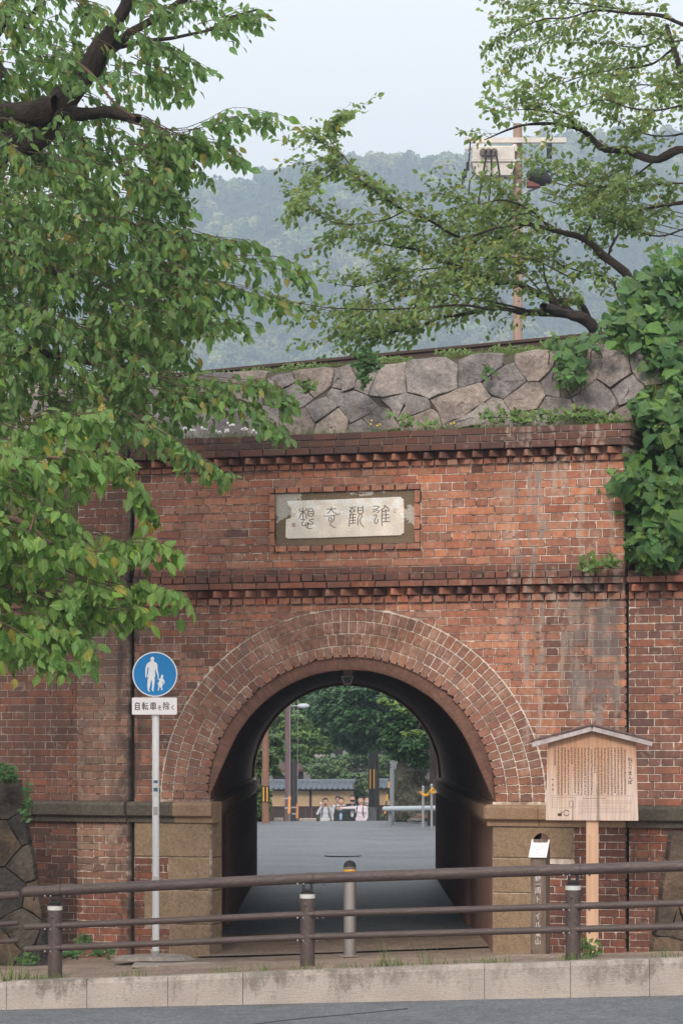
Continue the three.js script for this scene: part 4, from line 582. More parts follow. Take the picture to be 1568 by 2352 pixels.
// ---------------------------------------------------------------- stainless bollard
{
  const d = 25.2, p = at(803, 2196, d), t = thing('bollard', 'stainless steel bollard with yellow band and black cap in the tunnel mouth', 'bollard', null, p), ss = std(lin(176, 170, 166), 0.36, { metalness: 0.85, bumpMap: gritF, bumpScale: 0.0006 });
  mesh('tube', cyl(0.057, 0.057, 0.84, 0, -0.05, 0, 32), ss, t); mesh('band', cyl(0.0585, 0.0585, 0.04, 0, 0.742, 0, 32), std(lin(220, 160, 40), 0.5), t); mesh('cap_ring', cyl(0.0586, 0.0586, 0.012, 0, 0.795, 0, 32), std(lin(130, 126, 122), 0.4, { metalness: 0.6 }), t); mesh('cap', put(new THREE.SphereGeometry(0.057, 28, 8, 0, Math.PI * 2, 0, Math.PI / 2), 0, 0.806, 0).scale(1, 1, 1), M.black, t).scale.set(1, 1, 1);
  mesh('cover_plate', cyl(0.10, 0.10, 0.008, 0, 0.0, 0, 24), M.concrete, t);
}
// ---------------------------------------------------------------- trail post
const woodTex = (a, b, su = 26, sv = 1.6) => texture(512, (i, x, y) => { const g = 0.5 + 0.32 * n2(x / 512 * su, y / 512 * sv) + 0.18 * n2(x / 512 * su * 4, y / 512 * sv * 3); return [0, 1, 2].map((k) => lerp(a[k], b[k], clamp(g)) + (N.d[i] - 0.5) * 14); });
{
  const d = 24.3, p = at(1240, 2180, d), t = thing('trail_post', 'weathered timber trail post with slanted white map plate by the tunnel', 'trail post', null, p); t.rotation.y = -0.30;
  const wood = std(0xffffff, 0.95, { map: withRep(woodTex([92, 78, 70], [148, 130, 118], 9, 1), 2, 1.5), bumpMap: withRep(rough, 6, 1), bumpScale: 0.01 });
  // post body: rounded top cut on a slant in front
  const w = 0.136, dp = 0.15, s = new THREE.Shape(); s.moveTo(-dp / 2, -0.1); s.lineTo(dp / 2, -0.1); s.lineTo(dp / 2, 0.80); s.lineTo(-dp * 0.12, 0.945); s.quadraticCurveTo(-dp * 0.3, 0.99, -dp / 2, 0.90); s.closePath();
  const g = new THREE.ExtrudeGeometry(s, { depth: w - 0.016, bevelEnabled: true, bevelSize: 0.008, bevelThickness: 0.008, bevelSegments: 2 }); g.rotateY(-Math.PI / 2); g.translate(w / 2 - 0.008, 0, 0);
  mesh('post', metreUV(g), wood, t);
  const ear = (x) => { const q = new THREE.Shape(); q.moveTo(0, 0); q.lineTo(0.062, 0); q.quadraticCurveTo(0.058, 0.055, 0.006, 0.075); q.lineTo(0, 0.075); q.closePath(); const e = new THREE.ExtrudeGeometry(q, { depth: 0.06, bevelEnabled: false }); if (x < 0) e.scale(-1, 1, 1); e.translate(x * 0.006, 0.93, -0.075); return metreUV(e); };
  mesh('top', merge([ear(1), ear(-1)]), std(lin(98, 76, 68), 0.95), t);
  const [cv, c] = canvas(256, 256); c.fillStyle = '#e9e8ea'; c.fillRect(0, 0, 256, 256); c.strokeStyle = '#3c3c42'; straight(c, [[[118, 205], [88, 180], [112, 142], [150, 138]]], 4); c.strokeStyle = '#a05058'; straight(c, [[[150, 138], [168, 130], [166, 96], [222, 92]]], 3); c.fillStyle = '#8a8a90'; c.font = '26px sans-serif'; c.fillText('30-2', 150, 240); c.strokeStyle = '#b0b0b6'; straight(c, [[[60, 28], [190, 28]], [[70, 46], [160, 46]], [[30, 232], [130, 232]], [[150, 168], [210, 168]], [[120, 64], [200, 64]]], 4);
  const pl = new THREE.BoxGeometry(0.16, 0.20, 0.004); mesh('map_plate', put(pl, 0, 0.876, 0.045, -0.72, 0, 0), [M.white, M.white, M.white, M.white, std(0xffffff, 0.45, { map: canvasTex(cv) }), M.white], t);
  for (const [x, y] of [[-1, -1], [1, -1], [-1, 1], [1, 1]]) mesh('screw', put(new THREE.SphereGeometry(0.006, 8, 6), x * 0.06, 0.872 + y * 0.08 * Math.cos(0.78), 0.04 - y * 0.08 * Math.sin(0.78)), M.zinc, t);
  // white painted characters, worn, down the face
  const [cw, q] = canvas(128, 1024); q.clearRect(0, 0, 128, 1024); q.strokeStyle = '#e8e2de'; [['kyo', 52], ['to', 150], ['ichi', 225], ['shu', 300], ['kto', 400], ['kre', 500], ['ki', 600], ['kru', 700], ['higashi', 800], ['yama', 890]].forEach(([key, y]) => glyph(q, key, 30, y, 64, 6.5, false, 78));
  const im = q.getImageData(0, 0, 128, 1024); for (let i = 0; i < 128 * 1024; i++) { if (n2((i % 128) / 7, Math.floor(i / 128) / 22) > 0.42) im.data[i * 4 + 3] = 0; } q.putImageData(im, 0, 0);
  mesh('lettering', put(new THREE.PlaneGeometry(0.105, 0.76), 0, 0.385, dp / 2 + 0.0115), std(0xffffff, 0.9, { map: canvasTex(cw), transparent: true, alphaTest: 0.5 }), t);
}
// ---------------------------------------------------------------- wooden notice board with a gabled roof
{
  const d = 24.0, p = at(1358, 2184, d), k = d / FOC, t = thing('notice_board', 'wooden notice board of Japanese text under a small gabled roof', 'notice board', null, p); t.rotation.y = -0.06;
  const X = (x) => (x - 1358) * k, Y = (y) => EYE - (y - CY) * k - p.y;
  const pine = std(0xffffff, 0.85, { map: withRep(woodTex([184, 146, 120], [210, 176, 150], 6, 0.6), 4, 1), bumpMap: gritN, bumpScale: 0.002 }), grey = std(0xffffff, 0.9, { map: withRep(woodTex([150, 140, 140], [196, 186, 188], 7, 0.6), 1, 6) });
  mesh('post', metreUV(cbox(0.105, Y(1880) + 0.25, 0.09, X(1359), (Y(1880) - 0.05) / 2, 0, 0.004)), pine, t);
  // board: boards joined upright; lettering printed on them
  const W = 780, H = 780, [cv, c] = canvas(W, H), bx = (x) => (x - 233) / (1305 - 233) * W, by = (y) => (y - 170) / (1212 - 170) * H, im0 = c.createImageData(W, H), g = rng(17);
  for (let y = 0; y < H; y++) for (let x = 0; x < W; x++) { const u = x / W, v = y / H, grain = 0.5 + 0.3 * n2(u * 30, v * 1.5) + 0.2 * n2(u * 90, v * 3), wet = smooth(-0.3, 0.4, v - 0.42 + 0.22 * n2(u * 4, v * 0.6) + 0.1 * n2(u * 20, v)), st = Math.max(smooth(0.03, 0.0, Math.abs(u - 0.565) + 0.008 * n2(u * 3, v * 6)) * smooth(0.35, 0.9, v), smooth(0.016, 0, Math.abs(u - 0.29)) * smooth(0.6, 0.95, v) * 0.8), o = (y * W + x) * 4, a = [184, 142, 114], b = [204, 182, 170]; for (let i = 0; i < 3; i++) im0.data[o + i] = clamp((lerp(a[i], b[i], wet) * (0.88 + 0.2 * grain) + (g() - 0.5) * 12) * (1 - 0.30 * st), 0, 255); im0.data[o + 3] = 255; }
  c.putImageData(im0, 0, 0);
  c.strokeStyle = '#3c2c26'; ['ne', 'shi', 'ri', 'ma', 'n', 'bo'].forEach((q, i) => glyph(c, q, bx(1186), by(478 + i * 53), bx(1240) - bx(1186), 4.6, true, by(46) - by(0)));
  // small print: columns of marks too fine to read from the road
  c.strokeStyle = 'rgba(62,44,38,0.85)'; const cols = [[1152, 380, 905], [1113, 362, 905], [1074, 362, 905], [1035, 362, 890], [997, 362, 905], [958, 362, 905], [918, 362, 890], [880, 362, 905], [841, 362, 905], [802, 362, 660], [764, 380, 905], [726, 362, 905], [687, 362, 905], [648, 362, 905], [610, 362, 905], [571, 362, 890], [532, 362, 550], [494, 380, 905], [455, 362, 885], [416, 362, 905], [377, 362, 905], [338, 362, 570], [310, 730, 880]];
  for (const [x, y0, y1] of cols) for (let y = y0; y < y1; y += x === 310 ? 56 : 21.5) { const q = x === 310 ? 22 : 17; c.lineWidth = 2.1; for (let m = 0; m < 5; m++) { c.beginPath(); const hz = g() < 0.55, e = g() * q; if (hz) { c.moveTo(bx(x - q / 2), by(y + e)); c.lineTo(bx(x + q / 2), by(y + e - 1)); } else { c.moveTo(bx(x - q / 2 + e), by(y)); c.lineTo(bx(x - q / 2 + e + (g() - 0.5) * 6), by(y + q)); } c.stroke(); } }
  c.strokeStyle = '#5a463e'; straight(c, [[[290, 928], [1248, 928]], [[308, 948], [572, 948], [572, 1070], [308, 1070], [308, 948]]].map((q) => q.map(([x, y]) => [bx(x), by(y)])), 1.6);
  c.fillStyle = '#3c2c28'; c.font = 'bold 13px sans-serif'; c.fillText('Nejirimanpo Skew Arch Tunnel', bx(660), by(962));
  c.strokeStyle = 'rgba(70,52,46,0.7)'; for (const [y, x1] of [[986, 1232], [1004, 1232], [1022, 1220], [1038, 870], [1056, 1180], [1074, 1150], [1092, 1215], [1108, 1230], [1126, 1215], [1142, 660]]) for (let x = 612; x < x1;) { const l = 8 + g() * 26; straight(c, [[[bx(x), by(y)], [bx(Math.min(x + l, x1)), by(y)]]], 2.2); x += l + 7; }
  for (const y of [968, 990, 1010, 1030, 1050]) straight(c, [[[bx(318), by(y)], [bx(396), by(y)]]], 1.6);
  c.strokeStyle = '#3a2a26'; c.lineWidth = 6; c.beginPath(); c.arc(bx(470), by(1130), 24, 0.2, 2.9); c.stroke(); c.beginPath(); c.arc(bx(470), by(1130), 24, 3.3, 6.0); c.stroke(); straight(c, [[[506, 988], [548, 988], [548, 1058], [506, 1058], [506, 988]]].map((q) => q.map(([x, y]) => [bx(x), by(y)])), 3); c.fillStyle = '#4a3832'; c.fillRect(bx(370), by(1132), 34, 26); straight(c, [[[402, 1132], [420, 1112], [432, 1134]]].map((q) => q.map(([x, y]) => [bx(x), by(y)])), 4);
  const s = new THREE.Shape(), x0 = X(1257), x1 = X(1457), b0 = X(1253), b1 = X(1463), yb = Y(1883), ye = Y(1697), yp = Y(1664); s.moveTo(b0, yb); s.lineTo(b1, yb - 0.004); s.lineTo(x1, ye); s.lineTo((x0 + x1) / 2, yp); s.lineTo(x0, ye); s.closePath();
  const bg = new THREE.ExtrudeGeometry(s, { depth: 0.03, bevelEnabled: true, bevelSize: 0.002, bevelThickness: 0.002, bevelSegments: 1 }), gp = bg.attributes.position; for (let i = 0; i < gp.count; i++) bg.attributes.uv.setXY(i, (gp.getX(i) - b0) / (b1 - b0), (gp.getY(i) - yb) / (Y(1680) - yb)); bg.translate(0, 0, 0.046);
  mesh('board', bg, std(0xffffff, 0.85, { map: canvasTex(cv) }), t);
  const roof = part('roof', t), plank = (xa, ya, xb, yb2, th, z0, z1, mat, name) => { const l = Math.hypot(xb - xa, yb2 - ya), an = Math.atan2(yb2 - ya, xb - xa), q = cbox(l, th, z1 - z0, 0, 0, 0, 0.003); q.rotateZ(an); q.translate((xa + xb) / 2, (ya + yb2) / 2, (z0 + z1) / 2); mesh(name, metreUV(q), mat, roof); };
  const rx = X(1357.5), ry = Y(1674), lx = X(1220), ly = Y(1711.5), rx2 = X(1494), ry2 = Y(1709);
  plank(lx, ly, rx - 0.003, ry, 0.040, 0.13, 0.155, grey, 'barge_board'); plank(rx + 0.003, ry, rx2, ry2, 0.040, 0.13, 0.155, grey, 'barge_board');
  const dk = std(0xffffff, 0.9, { map: withRep(woodTex([82, 66, 66], [118, 98, 96], 7, 0.6), 2, 4) });
  plank(lx - 0.01, ly + 0.034, rx - 0.002, ry + 0.034, 0.018, -0.12, 0.165, dk, 'roof_board'); plank(rx + 0.002, ry + 0.034, rx2 + 0.012, ry2 + 0.034, 0.018, -0.12, 0.165, dk, 'roof_board'); plank(lx + 0.02, ly, rx - 0.003, ry, 0.035, -0.11, -0.085, grey, 'barge_board'); plank(rx + 0.003, ry, rx2 - 0.02, ry2, 0.035, -0.11, -0.085, grey, 'barge_board');
}
// ---------------------------------------------------------------- lamp bracket under the crown of the vault
{
  const p = V(XC, VC + RA, -27.4), t = thing('tunnel_lamp', 'unlit box lamp on a grey bracket under the crown of the vault', 'lamp', null, p), k = 27.4 / FOC;
  const s = new THREE.Shape(); s.moveTo(-15 * k * 0.9, 0.0); s.lineTo(15 * k, 0.0); s.lineTo(9 * k, -32 * k); s.lineTo(-8 * k, -32 * k); s.closePath();
  mesh('bracket', put(new THREE.ExtrudeGeometry(s, { depth: 0.03, bevelEnabled: true, bevelSize: 0.003, bevelThickness: 0.003, bevelSegments: 1 }), -0.005, -0.006, 0), std(lin(150, 142, 142), 0.6), t);
  const tr = (w0, w1, y0, y1) => { const q = new THREE.Shape(); q.moveTo(-w0, y0); q.lineTo(w0, y0); q.lineTo(w1, y1); q.lineTo(-w1, y1); q.closePath(); return q; };
  const hole = tr(0.05, 0.026, -0.15, -0.215), o = tr(0.062, 0.034, -0.142, -0.225); o.holes.push(hole);
  mesh('lamp_frame', put(new THREE.ExtrudeGeometry(o, { depth: 0.22, bevelEnabled: false }), -0.01, 0, -0.24), std(lin(214, 208, 196), 0.5), t);
  mesh('lamp_glass', put(new THREE.ExtrudeGeometry(tr(0.049, 0.026, -0.152, -0.214), { depth: 0.18, bevelEnabled: false }), -0.01, 0, -0.23), std(lin(60, 60, 62), 0.25), t);
  mesh('hanger', box(0.02, 0.16, 0.02, -0.01, -0.07, -0.13), M.black, t); mesh('conduit', rod(V(0.09, -0.012, 0.4), V(0.09, -0.012, -9), 0.014), M.black, t);
}
// ---------------------------------------------------------------- dark retaining wall of rough stones in the corner, and its mate
{
  const mats = [[[44, 40, 36], [92, 82, 72]], [[38, 36, 36], [78, 70, 64]], [[58, 48, 40], [104, 88, 72]]].map(([a, b]) => std(0xffffff, 0.95, { map: withRep(mottle(a, b, [0.38, 0.24, 0.2, 0.18], 0.08), 0.9), bumpMap: roughN, bumpScale: 0.03 }));
  const L = thing('retaining_wall', 'dark mossy wall of big rough stones leaning against the wing wall', 'wall'), dd = 25.6, f = (u, v, z) => V(u, v, -dd - (v) * 0.25 - 0.10 * u + z);
  const q = (x, y) => { const p = at(x, y, dd); return [p.x, p.y]; };
  const seeds = [[20, 1840], [60, 1900], [10, 1930], [75, 1980], [20, 2050], [100, 2060], [60, 2130], [130, 2150], [10, 2180], [-60, 1880], [-70, 1980], [-60, 2090], [-70, 2190], [90, 2210], [150, 2230], [-150, 1850], [-160, 1960], [-160, 2080], [-170, 2180]].map(([x, y]) => q(x, y));
  const A = q(40, 1795), B = q(122, 2190), nx = (B[1] - A[1]), ny = -(B[0] - A[0]), s0 = nx * A[0] + ny * A[1], sg = nx * seeds[0][0] + ny * seeds[0][1] > s0 ? 1 : -1;
  voronoi(seeds, -4.4, -2.2, -0.5, q(0, 1793)[1]).forEach((poly, i) => { poly = clipHalf(poly, nx * sg, ny * sg, s0 * sg); if (poly.length > 2 && area(poly) > 0.006) mesh('stone', block(poly, 0.0, 0.03, f, i + 60, 0.018), mats[i % 3], L); });
  const g = sheet(0, 1, 0, -1, 4, 4, () => 0), p = g.attributes.position; for (let i = 0; i < p.count; i++) { const v = lerp(-0.5, A[1] - 0.03, -p.getZ(i)), r = lerp(B[0], A[0], (v - B[1]) / (A[1] - B[1])) - 0.03, u = lerp(-6, r, p.getX(i)), c = f(u, v, -0.02); p.setXYZ(i, c.x, c.y, c.z); } g.computeVertexNormals(); mesh('backing', g, std(lin(58, 53, 47), 1), L);
  const Rr = thing('retaining_wall', 'brown rough stone wall end leaning on the wing wall beyond the notice board', 'wall'), d2 = 24.4, f2 = (u, v, z) => V(u, v, -d2 - v * 0.25 + z), q2 = (x, y) => { const p3 = at(x, y, d2); return [p3.x, p3.y]; };
  const mr = [[[74, 60, 50], [122, 102, 84]], [[64, 54, 48], [110, 94, 80]]].map(([a, b]) => std(0xffffff, 0.95, { map: withRep(mottle(a, b, [0.38, 0.24, 0.2, 0.18], 0.08), 0.9), bumpMap: roughN, bumpScale: 0.03 }));
  const C = q2(1552, 1900), D = q2(1500, 2180), mx = D[1] - C[1], my = -(D[0] - C[0]), m0 = mx * C[0] + my * C[1], sd = [[1560, 2030], [1540, 2120], [1600, 2100], [1590, 1960], [1530, 2190], [1590, 2200], [1660, 2040], [1670, 2150]].map(([x, y]) => q2(x, y)), sg2 = mx * sd[2][0] + my * sd[2][1] > m0 ? 1 : -1;
  voronoi(sd, 2.2, 4.0, -0.5, q2(0, 1915)[1]).forEach((poly, i) => { poly = clipHalf(poly, mx * sg2, my * sg2, m0 * sg2); if (poly.length > 2 && area(poly) > 0.004) mesh('stone', block(poly, 0.0, 0.03, f2, i + 90, 0.016), mr[i % 2], Rr); });
  mesh('slab', metreUV(cbox(0.85, 0.02, 0.35, 0, 0, 0, 0.005)), M.concrete, (() => { const c = at(425, 2222, 22.9), tt = thing('drain_cover', 'flat concrete drain cover set in the footway beside a fence post', 'drain cover', null, V(c.x, walk(c.x, 22.9) + 0.012, c.z)); return tt; })());
}
// ---------------------------------------------------------------- plants
M.bark = std(0xffffff, 0.95, { map: withRep(mottle([34, 28, 25], [78, 64, 54], [0.25, 0.35, 0.25, 0.15], 0.08), 2, 1), bumpMap: withRep(rough, 5, 2), bumpScale: 0.02 });
M.barkLight = std(0xffffff, 0.95, { map: withRep(mottle([70, 54, 46], [124, 98, 82], [0.25, 0.35, 0.25, 0.15], 0.08), 2, 1) });
M.twig = std(lin(78, 64, 50), 0.9);
const T = rng(2024);
// a spray of foliage: a thin drooping branch with side twigs and hanging leaves; returns tubes and leaves
function spray(out, pts, o) {
  const curve = new THREE.CatmullRomCurve3(pts), len = curve.getLength(), n = Math.max(3, Math.round(len / o.step));
  out.tubes.push(limb(pts, o.r, o.r * 0.25, 4, 0, 3));
  for (let i = 0; i <= n; i++) {
    const t = (i + T() * 0.7) / (n + 0.7); if (t < (o.from ?? 0.1)) continue;
    const p = curve.getPointAt(Math.min(1, t)), g = curve.getTangentAt(Math.min(1, t)), side = (i % 2 ? 1 : -1);
    const tl = o.twig * rr(0.5, 1.2, T) * (1 - 0.45 * t), lat = V(-g.y, g.x, 0).multiplyScalar(side * rr(0.2, 0.8, T)), dir = g.clone().multiplyScalar(0.8).add(lat).add(V(0, -o.droop * 0.6, rr(-0.8, 0.8, T))).normalize();
    const e = p.clone().addScaledVector(dir, tl).add(V(0, -o.droop * tl * 0.35, 0));
    if (tl > o.leaf * 0.6) out.tubes.push(rod(p, e, o.r * 0.35, o.r * 0.15, 3));
    const m = Math.max(1, Math.round(tl / o.leafStep));
    for (let k = 0; k < m + 1; k++) {
      const q = p.clone().lerp(e, (k + 0.6) / (m + 0.6)), L = o.leaf * (T() < 0.25 ? rr(0.35, 0.65, T) : rr(0.65, 1.25, T)), out2 = V(rr(-1, 1, T), rr(-0.5, 0.5, T), rr(-1, 1, T));
      const ld = dir.clone().multiplyScalar(0.55).add(V(0, -o.droop, 0)).addScaledVector(out2, 0.7), face = V(rr(-0.8, 0.8, T), 0.5 + rr(-0.5, 0.5, T), 0.95 + rr(-0.6, 0.6, T));
      if (T() < 0.22) ld.set(rr(-1, 1, T), rr(-1, 0.5, T), rr(-1, 1, T));
      out.leaves.push({ m: leafMatrix(q, ld, face, L, L * (o.wide ?? 1) * rr(0.72, 1.15, T), (T() < 0.2 ? -1 : 1) * rr(0.3, 2.0, T)), c: o.tint(q), s: L, y: q.y, z: q.z });
    }
  }
}
const inside = (x, y, edge) => { for (let i = 0; i + 1 < edge.length; i++) if (y >= edge[i][0] && y <= edge[i + 1][0]) return x < lerp(edge[i][1], edge[i + 1][1], (y - edge[i][0]) / (edge[i + 1][0] - edge[i][0])); return false; };
const path = (list, d0, d1 = d0) => list.map(([x, y], i) => at(x, y, lerp(d0, d1, i / (list.length - 1))));
// ---- the big cherry whose boughs hang over the footway; its trunk stands outside the frame
{
  const t = thing('cherry_tree', 'big cherry tree with drooping green leafy boughs over the wing wall', 'tree');
  const base = at(-330, 2200, 23.5);
  const trunk = mesh('trunk', limb([V(base.x, -0.2, base.z), V(base.x + 0.1, 1.6, base.z), V(base.x + 0.35, 3.6, base.z + 0.2), at(-160, 640, 23.4), at(-40, 350, 23.3)], 0.34, 0.2, 16, 0.25, 8), M.bark, t);
  const B = (list, r0, r1, d0 = 23.3, d1 = 23, light) => mesh('bough', limb(path(list, d0, d1), r0 * 0.85, r1 * 0.85, 10, 0.35, 6), light ? M.barkLight : M.bark, t);
  B([[-40, 350], [20, 330], [80, 318], [112, 285], [130, 245], [170, 205], [205, 160], [228, 110], [262, 62], [285, 20], [300, -40]], 0.17, 0.05);
  B([[-60, 262], [20, 262], [90, 255], [130, 245]], 0.15, 0.10); B([[130, 250], [190, 262], [250, 258], [290, 268], [318, 274]], 0.07, 0.045, 23.2, 22.9);
  B([[150, 225], [215, 165], [250, 120], [300, 75], [360, 40], [420, 0], [460, -30]], 0.07, 0.03); B([[228, 110], [270, 108], [330, 96], [390, 88], [440, 78], [490, 66], [525, 42], [560, 30], [592, 22]], 0.028, 0.008);
  B([[0, 180], [-30, 110], [10, 40], [40, -30]], 0.09, 0.05); B([[170, 140], [215, 175], [262, 235], [310, 270]], 0.018, 0.01, 22.9, 22.5, true); B([[55, 60], [85, 20], [95, -30]], 0.03, 0.02); B([[-60, 520], [60, 600], [180, 640]], 0.08, 0.03); B([[-60, 760], [60, 800], [200, 830], [330, 850]], 0.06, 0.02); const young = [[[[[-70, 1200], [20, 1190], [70, 1210], [120, 1250]], 21, 20.2], 0.035, 0.012], [[[[-110, 1330], [40, 1350], [160, 1370], [250, 1400]], 21, 20], 0.03, 0.01], [[[[-40, 1060], [60, 1090], [90, 1140], [70, 1220]], 20.8, 19.8], 0.024, 0.008], [[[[-40, 1060], [80, 1050], [200, 1050], [235, 1005], [242, 960]], 20.8, 19.8], 0.02, 0.006], [[[[-20, 1000], [40, 1040], [75, 1110]], 20.8, 19.8], 0.016, 0.006]];
  const dk = (p) => { const c = tint(0.22, T); if (T() < 0.05) c.multiply(new THREE.Color(1.9, 1.0, 0.8)); else if (T() < 0.12) c.multiply(new THREE.Color(1.35, 1.25, 0.9)); return c; };
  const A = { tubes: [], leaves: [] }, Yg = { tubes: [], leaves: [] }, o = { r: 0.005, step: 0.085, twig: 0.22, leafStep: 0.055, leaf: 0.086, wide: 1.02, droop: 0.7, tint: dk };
  // boughs whose tips draw the outline
  const tips = [
    [[470, 70, 22.5], [540, 40, 22.5], [592, 24, 22.4]], [[330, 40, 22.8], [420, 20, 22.8], [505, -5, 22.8]], [[300, 100, 22.6], [380, 110, 22.6], [470, 150, 22.5]], [[300, 130, 22.4], [370, 160, 22.4], [420, 200, 22.3]],
    [[310, 285, 22.4], [400, 300, 22.3], [480, 290, 22.2], [560, 262, 22.1], [640, 268, 22]], [[340, 280, 22.4], [430, 320, 22.3], [500, 330, 22.2], [548, 362, 22.1]], [[300, 330, 22.5], [380, 350, 22.3], [425, 400, 22.2]], [[280, 400, 22.4], [360, 420, 22.2], [425, 470, 22.1]],
    [[300, 480, 22.4], [380, 510, 22.2], [470, 545, 22.1], [590, 560, 22]], [[330, 540, 22.3], [430, 570, 22.1], [540, 600, 22], [640, 605, 21.9], [700, 632, 21.8]], [[330, 600, 22.2], [440, 640, 22], [560, 660, 21.9], [640, 690, 21.8]], [[300, 680, 22.2], [400, 700, 22], [480, 730, 21.9], [560, 735, 21.9]],
    [[280, 740, 22.2], [350, 770, 22], [420, 800, 21.9]], [[330, 850, 21.8], [430, 860, 21.6], [540, 870, 21.5], [620, 880, 21.4], [668, 925, 21.3]], [[350, 880, 21.7], [450, 900, 21.5], [560, 930, 21.4], [640, 985, 21.3]], [[300, 950, 21.4], [370, 990, 21.2], [440, 1030, 21.1], [515, 1085, 21]],
    [[220, 1010, 20.8], [280, 1060, 20.6], [315, 1115, 20.5], [340, 1165, 20.5]], [[200, 1215, 20.4], [290, 1235, 20.3], [350, 1240, 20.2], [400, 1262, 20.2]], [[150, 1310, 20.2], [260, 1345, 20.1], [340, 1345, 20], [415, 1368, 20]], [[100, 1360, 20], [190, 1375, 20], [260, 1390, 19.9], [330, 1395, 19.9]], [[40, 1400, 19.9], [110, 1430, 19.8], [170, 1450, 19.8], [220, 1480, 19.7]], [[0, 1430, 19.8], [60, 1465, 19.7], [110, 1490, 19.7], [140, 1512, 19.7]],
    [[150, 960, 20], [200, 950, 20], [250, 945, 19.9]], [[60, 960, 19.9], [140, 950, 19.9], [190, 965, 19.8]],
  ];
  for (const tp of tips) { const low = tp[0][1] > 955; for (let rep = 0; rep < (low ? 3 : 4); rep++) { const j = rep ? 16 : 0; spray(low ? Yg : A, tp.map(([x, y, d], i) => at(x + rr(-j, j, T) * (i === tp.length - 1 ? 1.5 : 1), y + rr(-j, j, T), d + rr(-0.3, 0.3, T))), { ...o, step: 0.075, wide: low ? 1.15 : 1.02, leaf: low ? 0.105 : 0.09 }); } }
  // the mass of the crown
  const edge = [[-60, 330], [60, 350], [120, 330], [200, 300], [260, 330], [330, 400], [420, 350], [520, 380], [600, 440], [680, 420], [760, 360], [830, 330], [900, 400], [955, 330], [965, 190], [1010, 200], [1080, 170], [1130, 130], [1200, 150], [1280, 190], [1330, 180], [1370, 220], [1420, 140], [1480, 50], [1500, 10]];
  for (let k = 0; k < 1900; k++) {
    const y = rr(-60, 1540, T), x = rr(-120, 440, T); if (!inside(x, y, edge)) continue;
    const thin = y < 260 ? 0.42 : 0.9; if (T() > thin) continue;
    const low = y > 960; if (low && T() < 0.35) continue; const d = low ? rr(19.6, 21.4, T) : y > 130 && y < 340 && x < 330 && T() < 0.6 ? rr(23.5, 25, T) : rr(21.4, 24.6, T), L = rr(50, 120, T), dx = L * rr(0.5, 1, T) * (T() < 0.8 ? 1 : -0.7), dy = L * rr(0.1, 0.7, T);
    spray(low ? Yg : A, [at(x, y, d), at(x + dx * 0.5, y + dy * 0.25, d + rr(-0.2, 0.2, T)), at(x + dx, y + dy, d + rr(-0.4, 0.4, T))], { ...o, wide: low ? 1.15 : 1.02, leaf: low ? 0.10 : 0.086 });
  }
  mesh('twigs', merge(A.tubes), M.twig, t).userData.kind = 'stuff';
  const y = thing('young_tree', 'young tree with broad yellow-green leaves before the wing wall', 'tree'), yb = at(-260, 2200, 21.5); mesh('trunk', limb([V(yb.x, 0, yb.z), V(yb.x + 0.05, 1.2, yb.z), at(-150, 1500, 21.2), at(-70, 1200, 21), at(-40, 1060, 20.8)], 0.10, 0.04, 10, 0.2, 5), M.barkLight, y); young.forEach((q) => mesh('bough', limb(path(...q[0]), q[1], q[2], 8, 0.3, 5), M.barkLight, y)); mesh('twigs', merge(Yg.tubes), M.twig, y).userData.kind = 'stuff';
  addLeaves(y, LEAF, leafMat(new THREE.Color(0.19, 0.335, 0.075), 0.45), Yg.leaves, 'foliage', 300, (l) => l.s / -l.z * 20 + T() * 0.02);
  console.log('cherry leaves', A.leaves.length, Yg.leaves.length);
  addLeaves(t, LEAF, leafMat(new THREE.Color(0.155, 0.285, 0.08), 0.5), A.leaves, 'foliage', 300, (l) => l.s / -l.z * 20 + (l.z > -21.4 ? 1 : 0) + T() * 0.02);
}
